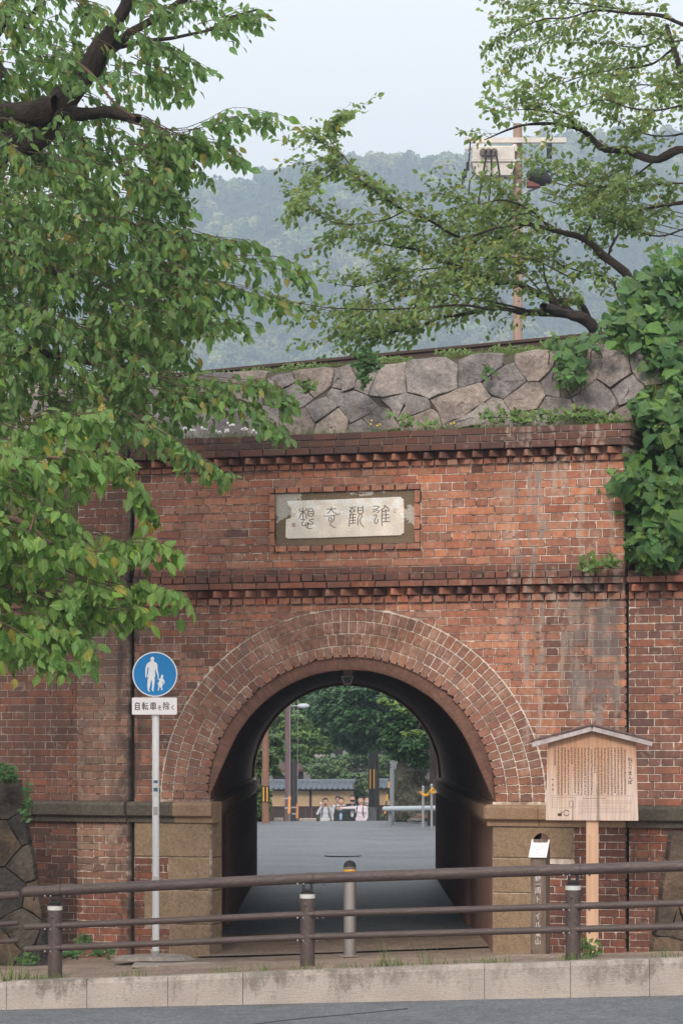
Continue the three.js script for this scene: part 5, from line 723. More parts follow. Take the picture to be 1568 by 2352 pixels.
// ---- the cherry on the bank: dark crooked limbs, small sparse leaves
{
  const t = thing('cherry_tree', 'sparse cherry tree with crooked dark limbs standing behind the rail', 'tree'), D = 34, A = { tubes: [], leaves: [] };
  const limbs = [
    [[[1402, 1010], [1398, 880], [1375, 785], [1345, 735], [1300, 716], [1250, 708]], 0.22, 0.09], [[[1345, 728], [1290, 722], [1205, 712], [1130, 712], [1070, 716], [1010, 735], [960, 750], [900, 766], [850, 782]], 0.10, 0.02], [[[1350, 735], [1300, 708], [1262, 682], [1225, 672], [1175, 655], [1120, 645], [1085, 610], [1068, 565], [1050, 530]], 0.12, 0.02], [[[1130, 650], [1060, 615], [1010, 590], [950, 575], [900, 560], [850, 548], [800, 540]], 0.05, 0.01], [[[1345, 728], [1330, 700], [1300, 690], [1265, 690]], 0.09, 0.05],
    [[[1440, 900], [1470, 760], [1450, 660], [1438, 630], [1385, 582], [1340, 555], [1270, 528], [1210, 515], [1150, 520], [1090, 540]], 0.2, 0.02], [[[1090, 560], [1040, 532], [985, 512], [925, 482], [870, 452], [822, 412], [782, 362], [742, 332], [700, 318]], 0.035, 0.008], [[[925, 482], [890, 500], [830, 520], [760, 505], [700, 470]], 0.02, 0.006], [[[822, 412], [790, 400], [745, 410], [705, 440], [690, 460]], 0.016, 0.006], [[[742, 332], [760, 300], [775, 280]], 0.01, 0.005],
    [[[1640, 700], [1600, 420], [1568, 352], [1500, 372], [1430, 348], [1380, 338], [1345, 308], [1290, 292], [1200, 292], [1110, 318]], 0.22, 0.012], [[[1345, 308], [1300, 262], [1230, 248], [1165, 250]], 0.03, 0.008], [[[1600, 420], [1590, 260], [1568, 180], [1545, 120], [1530, 60]], 0.14, 0.05], [[[1545, 120], [1500, 150], [1400, 160], [1320, 180], [1260, 210]], 0.035, 0.008], [[[1590, 60], [1520, 40], [1440, 32], [1370, 26], [1300, 40], [1250, 45], [1190, 75], [1150, 90]], 0.05, 0.008], [[[1370, 26], [1310, 70], [1250, 90], [1200, 115], [1175, 130]], 0.014, 0.005], [[[1440, 32], [1330, 5], [1240, 0], [1160, 25]], 0.02, 0.006],
    [[[1568, 460], [1500, 475], [1430, 485], [1360, 470], [1290, 475]], 0.05, 0.01], [[[1440, 630], [1400, 600], [1420, 540], [1480, 500], [1540, 470]], 0.04, 0.015], [[[1290, 722], [1250, 640], [1240, 600], [1210, 570], [1180, 560]], 0.035, 0.01], [[[1205, 712], [1120, 690], [1050, 680], [980, 672], [900, 690], [840, 720]], 0.03, 0.008], [[[1130, 712], [1060, 700], [960, 705], [860, 715], [760, 710], [660, 700], [610, 702]], 0.03, 0.008], [[[1345, 555], [1370, 480], [1380, 420], [1440, 380]], 0.03, 0.012], [[[1270, 528], [1220, 480], [1150, 460], [1090, 470], [1040, 450], [1000, 435]], 0.03, 0.008], [[[1500, 372], [1440, 420], [1360, 430], [1290, 410], [1230, 380]], 0.03, 0.008], [[[1210, 515], [1130, 560], [1060, 600], [960, 620], [880, 650], [820, 660], [770, 650]], 0.03, 0.008], [[[1480, 760], [1420, 700], [1400, 650], [1330, 620], [1270, 610]], 0.05, 0.012], [[[1568, 240], [1500, 260], [1440, 255], [1390, 230], [1330, 240]], 0.03, 0.01], [[[1530, 60], [1500, 100], [1440, 110], [1390, 95], [1330, 110]], 0.025, 0.008], [[[980, 672], [900, 740], [820, 770], [760, 790]], 0.016, 0.006], [[[1270, 528], [1200, 492], [1130, 490], [1060, 500]], 0.02, 0.006], [[[1240, 600], [1180, 562], [1120, 545], [1060, 550]], 0.02, 0.006], [[[1300, 640], [1220, 600], [1150, 590], [1080, 595]], 0.02, 0.006], [[[1240, 670], [1200, 630], [1140, 615], [1090, 640]], 0.02, 0.006], [[[1600, 300], [1520, 312], [1450, 300], [1400, 272]], 0.03, 0.008], [[[1600, 520], [1520, 540], [1450, 530], [1390, 508]], 0.03, 0.008], [[[1600, 420], [1530, 422], [1470, 432], [1400, 440]], 0.03, 0.008], [[[1600, 200], [1540, 210], [1480, 192], [1420, 202]], 0.025, 0.008], [[[1600, 92], [1540, 92], [1470, 76]], 0.02, 0.008],
  ];
  limbs.forEach(([l, r0, r1], i) => { const dd = D + 1.2 * n2(i * 3.1, 1), pts = path(l, dd, dd + 1.5 * n2(i, 9)).map((p) => p.add(V(rr(-0.03, 0.03, T), rr(-0.03, 0.03, T), rr(-0.1, 0.1, T)))); mesh(i ? 'limb' : 'trunk', limb(pts, r0 * 0.5, r1 * 0.5, i ? 8 : 12, 0.4, 6), M.bark, t);
    if (i === 0) return;
    const c = new THREE.CatmullRomCurve3(pts), len = c.getLength(), n = Math.round(len / (r0 > 0.15 ? 0.09 : 0.05));
    for (let k = 0; k < n; k++) { const f = (k + T()) / n; if (f < (r0 > 0.15 ? 0.55 : r0 > 0.08 ? 0.28 : 0.08)) continue; const p = c.getPointAt(f), g = c.getTangentAt(f), L = rr(0.3, 0.95, T) * (1.1 - 0.5 * f), a = rr(-1.2, 1.2, T), up = V(-g.y, Math.abs(g.x), 0).multiplyScalar(T() < 0.7 ? 1 : -0.7), dir = g.clone().multiplyScalar(0.9).addScaledVector(up, rr(0.15, 0.9, T)).add(V(0, 0, rr(-0.9, 0.9, T))).normalize();
      if (T() < 0.33) continue; spray(A, [p, p.clone().addScaledVector(dir, L * 0.5).add(V(0, 0.03, 0)), p.clone().addScaledVector(dir, L)], { r: 0.0036, step: 0.08, twig: 0.19, leafStep: 0.055, leaf: 0.083, wide: 1.15, droop: 0.32, tint: () => { const q = tint(0.3, T); if (T() < 0.05) q.multiply(new THREE.Color(1.5, 1.0, 0.8)); return q; } }); } });
  mesh('twigs', merge(A.tubes), std(lin(112, 96, 76), 0.9), t).userData.kind = 'stuff';
  console.log('bank cherry leaves', A.leaves.length);
  addLeaves(t, LEAF, leafMat(new THREE.Color(0.235, 0.35, 0.095), 0.55), A.leaves, 'foliage');
}
// ---- paler trees behind the big cherry, seen through its gaps
function bankTree(label, trunk, blobs, leaf, col) { const t = thing('bank_tree', label, 'tree'), pts = trunk.map((p) => at(...p)), lv = []; mesh('trunk', limb(pts, 0.16, 0.05, 8, 0.2), M.bark, t); for (const [x, y, d, rx, ry, n] of blobs) { const c = at(x, y, d); mesh('limb', limb([pts.at(-1), pts.at(-1).clone().lerp(c, 0.6).add(V(0, 0.1, 0)), c], 0.04, 0.012, 5), M.bark, t); for (let i = 0; i < n; i++) { const a = T() * 6.283, q = Math.sqrt(T()), p = at(x + Math.cos(a) * rx * q, y + Math.sin(a) * ry * q, d + rr(-1, 1, T)), L = leaf * rr(0.6, 1.3, T); lv.push({ m: leafMatrix(p, V(rr(-1, 1, T), rr(-0.9, 0.2, T), rr(-1, 1, T)), V(rr(-0.5, 0.5, T), 0.8, rr(0, 1, T)), L, L * 1.25), c: tint(0.3, T) }); } } addLeaves(t, LEAF, leafMat(col, 0.45), lv, 'crown'); }
bankTree('yellow leafed tree glimpsed through gaps of the big cherry', [[60, 960, 40], [90, 800, 40], [110, 640, 40]], [[60, 570, 40, 130, 90, 900], [180, 560, 40, 90, 70, 500], [30, 640, 40, 100, 60, 400], [60, 440, 40, 90, 60, 250]], 0.1, new THREE.Color(0.34, 0.27, 0.045));
bankTree('light green young tree behind the rail beside the big cherry', [[330, 950, 32], [345, 860, 32], [370, 800, 32]], [[430, 745, 32, 80, 32, 420], [330, 760, 32, 90, 60, 500], [480, 765, 32, 40, 16, 90], [250, 780, 32, 90, 60, 400]], 0.08, new THREE.Color(0.17, 0.26, 0.06));
// ---- heart-leaved creeper tumbling over the wing wall and the stone wall
function creeper(name, label, blobs, per, dir0, size = 0.135) {
  const t = thing(name, label, 'creeper', 'heart-leaved creepers on the bank'), leaves = [], tubes = [];
  for (const [x, y, d, rx, ry, n] of blobs) for (let k = 0; k < n; k++) {
    const a = T() * 7, q = Math.sqrt(T()), px = x + Math.cos(a) * rx * q, py = y + Math.sin(a) * ry * q, dd = d + rr(-0.35, 0.45, T) + 0.5 * q, p = at(px, py, dd), L = size * (T() < 0.4 ? rr(0.28, 0.6, T) : rr(0.55, 1.2, T));
    const ld = V(rr(-0.9, 0.7, T), -0.6 + rr(-0.5, 0.6, T), 0.5 + rr(-0.5, 0.4, T)), face = V(rr(-0.9, 0.8, T), 0.75 + rr(-0.5, 0.5, T), 0.7 + rr(-0.6, 0.6, T));
    leaves.push({ m: leafMatrix(p, ld, face, L, L), c: tint(0.28, T).multiply(T() < 0.2 ? new THREE.Color(1.5, 1.3, 0.9) : new THREE.Color(1, 1, 1)), s: L, z: p.z });
    if (T() < 0.35 || !tubes.length) tubes.push(rod(p, at(px + rr(-14, 14, T), py + rr(10, 40, T), dd + 0.2), 0.004, 0.006, 4)); if (T() < 0.05) { const e = at(px + rr(-34, 10, T), py - rr(4, 26, T), dd - 0.1); tubes.push(limb([p, p.clone().lerp(e, 0.5).add(V(0, 0.03, 0)), e], 0.004, 0.002, 4)); for (let q = 1; q <= 4; q++) leaves.push({ m: leafMatrix(p.clone().lerp(e, q / 4), V(rr(-0.8, 0.8, T), rr(-0.8, 0.4, T), 0.6), V(rr(-0.5, 0.5, T), 0.8, 0.8), L * 0.55, L * 0.55), c: tint(0.25, T).multiply(new THREE.Color(1.4, 1.25, 0.9)), s: L * 0.5, z: p.z }); }
  }
  mesh('stems', merge(tubes), std(lin(104, 92, 62), 0.9), t).userData.kind = 'stuff';
  addLeaves(t, HEART, leafMat(new THREE.Color(0.095, 0.205, 0.06), 0.35), leaves, 'foliage', per, (l) => l.s * 3 + l.z);
}
creeper('creeper', 'dense heart-leaved creeper heaped on the bank above the granite wall', [[1500, 700, 26.3, 85, 90, 380], [1540, 620, 26.4, 60, 60, 110], [1530, 800, 25.8, 60, 70, 230], [1470, 760, 26.0, 50, 60, 120], [1560, 860, 25.5, 30, 40, 50], [1420, 740, 26.4, 40, 40, 70]], 200, 0);
creeper('creeper', 'heart-leaved creeper hanging beside the end of the brick parapet', [[1490, 1120, 24.9, 70, 90, 340], [1530, 1000, 25.1, 50, 70, 170], [1505, 940, 25.3, 60, 50, 170], [1560, 930, 25.3, 40, 60, 100], [1500, 1250, 24.7, 70, 55, 240], [1430, 1110, 24.8, 45, 40, 28], [1420, 1090, 24.7, 30, 18, 10], [1545, 1180, 24.8, 40, 120, 150]], 200, 0);
creeper('creeper', 'small creeper runner trailing down the face of the granite wall', [[1310, 850, 25.75, 38, 55, 70], [1290, 800, 25.9, 30, 25, 30], [1340, 790, 25.9, 40, 25, 40], [1390, 780, 26, 40, 30, 50]], 100, 0, 0.11);
creeper('creeper', 'tiny creeper shoot in a joint of the granite wall', [[1115, 850, 26.1, 26, 14, 12]], 12, 0, 0.09);
// ---- a dense little shrub and weeds on the wall tops
function bush(name, label, cat, blobs, leaf, col, group) {
  const t = thing(name, label, cat, group), leaves = [], tubes = [];
  for (const [x, y, d, rx, ry, n] of blobs) for (let k = 0; k < n; k++) { const a = T() * 7, q = Math.sqrt(T()), px = x + Math.cos(a) * rx * q, py = y + Math.sin(a) * ry * q, p = at(px, py, d + rr(-0.12, 0.12, T)), L = leaf * rr(0.6, 1.3, T); leaves.push({ m: leafMatrix(p, V(rr(-1, 1, T), rr(-0.4, 1, T), rr(-0.2, 1, T)), V(rr(-0.6, 0.6, T), 0.8, 0.8), L, L * 1.2), c: tint(0.3, T) }); if (k % 5 === 0) tubes.push(rod(at(x + rr(-4, 4, T), y + ry, d), p, 0.004, 0.002, 3)); }
  mesh('stems', merge(tubes), std(lin(96, 88, 56), 0.9), t).userData.kind = 'stuff'; addLeaves(t, LEAF, leafMat(col, 0.35), leaves, 'foliage');
}
const G1 = new THREE.Color(0.08, 0.18, 0.055), G2 = new THREE.Color(0.17, 0.27, 0.075);
bush('shrub', 'small dark green shrub rooted at the top of the granite wall', 'shrub', [[840, 832, 26.3, 32, 28, 200], [836, 865, 26.15, 14, 26, 50]], 0.06, G1);
bush('weed', 'leafy weed tuft on the lower cornice at the parapet end', 'weed', [[1350, 1295, 25.0, 22, 20, 60], [1400, 1292, 24.9, 20, 14, 46]], 0.055, G2);
bush('weed', 'yellow-green weed growing at the foot of a fence post', 'weed', [[1358, 2180, 21.4, 22, 18, 90], [1335, 2160, 21.4, 8, 24, 20]], 0.035, G2);
bush('weed', 'low green weeds between fence post and pilaster foot', 'weed', [[195, 2165, 24.2, 20, 18, 90], [150, 2190, 23.4, 30, 10, 90], [230, 2190, 24, 40, 8, 60], [60, 2205, 23, 30, 10, 60]], 0.045, G1);
bush('weed', 'fern and moss clump on top of the dark stone retaining wall', 'weed', [[15, 1778, 25.3, 24, 20, 160], [62, 1830, 25.4, 10, 34, 60], [60, 1870, 25.4, 8, 20, 30]], 0.05, G1);
bush('weed', 'broad-leaved weeds along the foot of the granite wall', 'weed', [[1140, 955, 26.0, 40, 18, 70], [1200, 960, 26, 30, 14, 60], [1260, 960, 25.9, 40, 14, 60], [930, 968, 26.2, 20, 14, 26], [980, 975, 26.2, 16, 10, 20], [895, 955, 26.3, 8, 8, 6], [700, 890, 26.6, 22, 14, 60], [1330, 955, 25.8, 40, 16, 90], [1390, 965, 25.7, 40, 16, 90]], 0.06, G2);
bush('weed', 'bright weeds along the foot of the rail', 'weed', [[600, 854, 28.0, 60, 5, 120], [700, 843, 27.9, 60, 6, 130], [905, 826, 27.7, 50, 6, 100], [1050, 812, 27.4, 60, 6, 110], [1180, 802, 27.2, 60, 6, 130], [1290, 790, 27.0, 50, 12, 160], [480, 860, 28.2, 60, 5, 90]], 0.042, G2);
// white flower heads on the ledge
{ const t = thing('wild_flowers', 'small white wild flowers on the ledge behind the parapet', 'wild flowers'), g = new THREE.IcosahedronGeometry(0.014, 0); const st = [], fl = []; for (const [x, y] of [[365, 938], [372, 936], [430, 985], [440, 990], [520, 990], [560, 985], [530, 975], [410, 992], [655, 995], [500, 992], [1390, 940], [1380, 945], [1320, 950], [585, 992], [470, 985]]) { const p = at(x, y, 26.4); for (let k = 0; k < 6; k++) fl.push(g.clone().translate(p.x + rr(-0.03, 0.03, T), p.y + rr(-0.012, 0.012, T), p.z + rr(-0.03, 0.03, T))); st.push(rod(p.clone().add(V(rr(-0.03, 0.03, T), -0.16, 0)), p, 0.003, 0.002, 3)); } mesh('stems', merge(st), std(lin(96, 116, 62), 0.9), t).userData.kind = 'stuff'; mesh('petals', merge(fl), std(lin(226, 226, 222), 0.8), t).userData.kind = 'stuff'; }
{ const t = thing('dandelions', 'small yellow flowers in the grass behind the parapet', 'wild flowers'), fl = [], st = []; for (const [x, y] of [[853, 966], [866, 978], [872, 975], [851, 975], [1035, 974], [1042, 972], [1128, 968], [1485, 952], [1500, 945]]) { const p = at(x, y, 26.05); fl.push(new THREE.IcosahedronGeometry(0.011, 0).translate(p.x, p.y, p.z)); st.push(rod(p.clone().add(V(0, -0.12, 0)), p, 0.003, 0.002, 3)); } mesh('stems', merge(st), std(lin(96, 116, 62), 0.9), t).userData.kind = 'stuff'; mesh('petals', merge(fl), std(lin(226, 190, 40), 0.8), t).userData.kind = 'stuff'; }
// ---- grass
function grassPatch(label, place, n, h, col) {
  const g = new THREE.BufferGeometry(); g.setAttribute('position', new THREE.Float32BufferAttribute([-0.5, 0, 0, 0.5, 0, 0, -0.35, 0.5, 0.08, 0.35, 0.5, 0.08, 0, 1, 0.3], 3)); g.setIndex([0, 1, 2, 1, 3, 2, 2, 3, 4]); g.computeVertexNormals();
  const im = new THREE.InstancedMesh(g, leafMat(col, 0.4), n); im.name = numbered('grass'); tag(im, label, 'grass', null, 'stuff'); const m = new THREE.Matrix4(), q = new THREE.Quaternion();
  for (let i = 0; i < n; i++) { const p = place(), H = h * rr(0.35, 1.25, T); q.setFromEuler(new THREE.Euler(rr(-0.35, 0.35, T), rr(0, 6.3, T), rr(-0.4, 0.4, T))); m.compose(p, q, V(0.008, H, H)); im.setMatrixAt(i, m); const c = tint(0.3, T); if (T() < 0.15) c.multiply(new THREE.Color(1.7, 1.3, 1)); im.setColorAt(i, c); }
  scene.add(im);
}
const clumpy = (u, w) => n2(u * 1.7, w * 1.7 + 20) + 0.5 * n2(u * 5, w * 5);
grassPatch('grass on the ledge between parapet and granite wall', () => { let u, w; do { u = rr(-2.6, 2.7, T); w = rr(0.32, 0.85, T); } while (clumpy(u, w) < -0.2 - 0.3 * smooth(-0.5, 1.5, u)); return bank(u, soilAt(u, w), w); }, 3600, 0.13, G2);
grassPatch('long grass on the bank between granite wall and rail', () => { let u, w; do { u = rr(-5, 6, T); w = rr(1.08, 2.5, T); } while (clumpy(u, w) < -0.6 + smooth(1.6, 2.4, w) * 0.7); return bank(u, soilAt(u, w) - 0.01, w); }, 17000, 0.065, G2);
grassPatch('grass slope behind the wing wall with creeper', () => { let u, w; do { u = rr(2.7, 4.2, T); w = rr(0.22, 1.1, T); } while (clumpy(u, w) < -0.4); return bank(u, lerp(3.45, soilAt(u, 1.2) - 0.2, smooth(0.15, 1.1, w)), w); }, 6000, 0.2, G2);
grassPatch('thin weeds and grass tufts growing behind the kerb', () => { let x; const spots = [-2.45, -2.2, -2.5, -1.6, -0.9, -0.6, -0.25, 0.05, 0.32, 0.34, 0.5, 0.75, 1.05, 1.15, 1.75, 1.8, 2.4, -2.3]; x = spots[Math.floor(T() * spots.length)] + rr(-0.12, 0.12, T); const d = kerbD(x) + 0.2 + Math.abs(rr(-0.25, 0.35, T)); return V(x, walk(x, d) - 0.005, -d); }, 560, 0.09, G2);
grassPatch('tall grass stalks behind the kerb', () => { const sp = [0.33, 0.35, -2.52, -2.45, -2.4, 0.62, -2.55]; const x = sp[Math.floor(T() * sp.length)] + rr(-0.04, 0.04, T), d = kerbD(x) + 0.25; return V(x, walk(x, d) - 0.005, -d); }, 46, 0.30, G2);
// ---------------------------------------------------------------- wooded hill and haze
{
  const hD = (x) => 620, ridge = (px) => lerp(1, 1, px);
  // skyline read at a few points: photograph x, y
  const sky = [[-600, 470], [200, 430], [430, 408], [520, 390], [600, 372], [690, 345], [760, 330], [820, 332], [900, 325], [980, 333], [1070, 322], [1150, 300], [1250, 290], [1350, 275], [1420, 262], [1500, 268], [1568, 270], [2200, 200]];
  const line = (px) => { for (let i = 0; i + 1 < sky.length; i++) if (px <= sky[i + 1][0]) return lerp(sky[i][1], sky[i + 1][1], (px - sky[i][0]) / (sky[i + 1][0] - sky[i][0])); return sky.at(-1)[1]; };
  const Z0 = 800, Z1 = 1580;
  const hill = (x, d) => { const px = CX + x / 1500 * FOC, top = EYE + (CY - line(clamp(px, -590, 2190)) - 54) * 1500 / FOC, t = clamp((d - Z0) / (1500 - Z0)); let y = lerp(-3, top, Math.pow(t, 1.12)) + 15 * n2(x * 0.005 + 4, d * 0.0055) * smooth(0, 0.3, t) * smooth(1.02, 0.8, t) + 5 * n2(x * 0.018, d * 0.018) * smooth(0, 0.2, t) * smooth(1.02, 0.85, t); if (d > 1500) y -= (d - 1500) * 0.35; return y; };
  structure('hillside', sheet(-420, 420, -Z0, -Z1, 110, 90, (x, z) => hill(x, -z)), std(lin(62, 76, 44), 1), 'wooded hillside behind the tunnel');
  // crowns: lumpy shells of small leaf faces
  const crown = (seed, kind) => { const r = rng(seed), parts = []; const n = kind ? 260 : 340; const pos = []; const lobes = Array.from({ length: kind ? 1 : 9 }, () => [rr(-0.55, 0.55, r), rr(-0.25, 0.5, r), rr(-0.55, 0.55, r), rr(0.32, 0.55, r)]);
    for (let i = 0; i < n; i++) { let p, nrm; if (kind) { const h = Math.sqrt(r()), a = r() * 6.283, q = (1 - (1 - h)) * 0.55; p = V(Math.cos(a) * q * rr(0.7, 1, r), 1.1 - h * 1.7, Math.sin(a) * q * rr(0.7, 1, r)); nrm = V(Math.cos(a), 0.5, Math.sin(a)); } else { const l = lobes[Math.floor(r() * lobes.length)], a = r() * 6.283, c = rr(-0.5, 1, r), s = Math.sqrt(1 - c * c); nrm = V(Math.cos(a) * s, c, Math.sin(a) * s); p = V(l[0], l[1], l[2]).addScaledVector(nrm, l[3] * rr(0.8, 1.05, r)); }
      nrm.add(V(rr(-0.7, 0.7, r), rr(-0.5, 0.7, r), rr(-0.7, 0.7, r))).normalize(); const u = V(nrm.y, -nrm.x, 0.3).cross(nrm).normalize(), v = u.clone().cross(nrm), e = kind ? 0.11 : 0.14; for (const [a, b] of [[-1, -0.7], [1, -0.5], [0.2, 1.1], [-1, -0.7], [0.2, 1.1], [-0.9, 0.6]]) pos.push(...p.clone().addScaledVector(u, a * e).addScaledVector(v, b * e).toArray()); }
    const g = new THREE.BufferGeometry(); g.setAttribute('position', new THREE.Float32BufferAttribute(pos, 3)); g.computeVertexNormals(); return g; };
  const r = rng(77), kinds = [crown(1, 0), crown(2, 0), crown(3, 0), crown(4, 1), crown(5, 1)], lists = kinds.map(() => []);
  for (let d = Z0 + 4; d < 1516; d += 6.6) for (let x = -0.135 * d - 8; x < 0.135 * d + 10; x += 7.4) {
    const X = x + rr(-3.4, 3.4, r), Dd = d + rr(-3.2, 3.2, r), y = hill(X, Dd), zone = n2(X * 0.011 + 2, Dd * 0.012), con = zone + rr(-0.35, 0.35, r) > 0.12, k = con ? 3 + Math.floor(r() * 2) : Math.floor(r() * 3), s = con ? rr(3.8, 6, r) : rr(3.9, 6.8, r) * (r() < 0.1 ? 1.35 : 1);
    const b = rr(0.75, 1.3, r) * (con ? 0.62 : 1), w = con ? rr(0.7, 0.95, r) : rr(0.85, 1.3, r); lists[k].push([X, y + s * (con ? 0.7 : 0.55), -Dd, s, con ? (Dd > 1400 ? 0.8 : 1.15) : rr(0.8, 1.1, r), (() => { const c = new THREE.Color(b * w, b, b * (con ? 1.1 : rr(0.7, 1, r))); if (!con && r() < 0.3) c.multiply(new THREE.Color(1.7, 1.5, 1.5)); return c; })()]);
  }
  const F = new THREE.Group(); F.name = 'forest'; tag(F, 'hazy mixed forest covering the hill behind the tunnel', 'forest', null, 'stuff'); scene.add(F);
  const fm = std(new THREE.Color(0.145, 0.19, 0.085), 0.95, { side: THREE.DoubleSide });
  lists.forEach((l, i) => { const im = new THREE.InstancedMesh(kinds[i], fm, l.length); im.name = 'tree_crowns'; const m = new THREE.Matrix4(), q = new THREE.Quaternion(); l.forEach(([x, y, z, s, h, c], k) => { q.setFromAxisAngle(V(0, 1, 0), r() * 6.28); m.compose(V(x, y, z), q, V(s, s * h, s)); im.setMatrixAt(k, m); im.setColorAt(k, c); }); F.add(im); });
  console.log('forest', lists.map((l) => l.length).join(' '));
  scene.fog = new THREE.FogExp2(new THREE.Color(0.66, 0.81, 1.0), 0.00072);
}
// ---------------------------------------------------------------- utility pole with transformer
function wire(a, b, sag, r = 0.012) { const m = a.clone().lerp(b, 0.5).add(V(0, -sag, 0)); return limb([a, a.clone().lerp(m, 0.5).add(V(0, -sag * 0.22, 0)), m, m.clone().lerp(b, 0.5).add(V(0, -sag * 0.22, 0)), b], r, r, 5, 0, 5); }
{
  const d = 65, top = at(1188, 285, d), t = thing('utility_pole', 'brown utility pole with grey transformer and cables behind the bank cherry', 'utility pole', null, V(top.x, 0, top.z)), k = d / FOC, X = (x) => (x - 1188) * k, Y = (y) => EYE - (y - CY) * k;
  const brown = std(0xffffff, 0.85, { map: withRep(mottle([138, 114, 100], [172, 146, 130], [0.3, 0.3, 0.2, 0.2], 0.06), 1) }), cream = std(0xffffff, 0.6, { map: withRep(mottle([188, 182, 176], [216, 208, 200], [0.4, 0.3, 0.2, 0.1], 0.03), 0.8) }), china = std(lin(220, 205, 196), 0.4);
  mesh('pole', cyl(0.135, 0.105, Y(285) + 0.3, 0, -0.3, 0, 20), brown, t);
  for (const y of [345, 372, 430, 470]) mesh('band', cyl(0.13, 0.13, 0.06, 0, Y(y), 0, 20), M.zinc, t);
  mesh('cross_arm', cbox(2.35, 0.12, 0.1, X(1182), Y(326), 0.16, 0.005), cream, t); mesh('cross_arm', cbox(1.2, 0.06, 0.08, X(1125), Y(345), 0.15, 0.005), cream, t);
  const tr = part('transformer', t); mesh('tank', merge([cbox(0.98, 0.34, 0.55, X(1130), Y(363), 0.3, 0.03), cbox(1.04, 0.05, 0.6, X(1130), Y(381), 0.3, 0.01)]), cream, tr);
  const s = new THREE.Shape(); s.moveTo(-0.5, 0); s.lineTo(0.5, 0); s.lineTo(0.4, -0.3); s.lineTo(-0.38, -0.3); s.closePath(); mesh('lower_tank', put(new THREE.ExtrudeGeometry(s, { depth: 0.5, bevelEnabled: true, bevelSize: 0.01, bevelThickness: 0.01, bevelSegments: 1 }), X(1130), Y(383), 0.05), cream, tr);
  for (const x of [1106, 1118, 1130]) { mesh('bushing', put(new THREE.CylinderGeometry(0.085, 0.085, 0.14, 16), X(x), Y(363), 0.62, Math.PI / 2), std(lin(96, 84, 80), 0.6), tr); mesh('lead', limb([V(X(x) + 0.03, Y(363), 0.7), V(X(x) + 0.05, Y(375), 0.8), V(X(x) - 0.02 + (x - 1106) * 0.006, Y(420), 0.75), V(X(x) + (x - 1118) * 0.01, Y(480), 0.6)], 0.022, 0.022, 6), M.black, tr); }
  for (const [x, y] of [[1096, 345], [1180, 352], [1245, 340]]) { mesh('insulator', cyl(0.06, 0.05, 0.16, X(x), Y(y), 0.2, 12), china, t); mesh('cut_out', cbox(0.12, 0.34, 0.14, X(x) + (x > 1200 ? 0.14 : -0.06), Y(y + 12), 0.24, 0.02), M.black, t); }
  mesh('cable_drum', put(new THREE.SphereGeometry(0.26, 16, 10).scale(1.2, 0.7, 0.9), X(1236), Y(412), 0.2, 0, 0, -0.3), M.black, t); mesh('brace', rod(V(0, Y(420), 0), V(X(1232), Y(404), 0.1), 0.03), M.zinc, t); mesh('brace', rod(V(0, Y(450), 0), V(X(1240), Y(430), 0.1), 0.03), M.zinc, t); mesh('box', cbox(0.3, 0.14, 0.2, X(1222), Y(428), 0.2, 0.02), std(lin(120, 70, 64), 0.7), t);
  for (const [pts] of [[[[1078, 330], [1076, 360], [1072, 390], [1064, 410], [1058, 440]]], [[[1096, 390], [1086, 408], [1078, 420], [1074, 450]]], [[[1146, 400], [1150, 420], [1160, 412], [1176, 400]]]]) mesh('cable', limb(pts.map(([x, y]) => V(X(x), Y(y), 0.3)), 0.018, 0.018, 5), M.black, t);
  for (const [x, y] of [[1072, 388], [1066, 404], [1062, 415]]) mesh('spacer', cbox(0.07, 0.2, 0.07, X(x), Y(y), 0.3, 0.01), M.black, t);
  for (const [y, z] of [[405, 0.2], [412, 0.1], [440, 0], [452, -0.2]]) mesh('wire', wire(V(X(1240), Y(y), z), V(9.5, Y(y) - 1.2, z - 3), 0.25), M.black, t);
  for (const y of [410, 500, 560, 620]) mesh('step_bolt', rod(V(-0.2, Y(y), 0), V(0.2, Y(y), 0), 0.012), M.zinc, t);
}
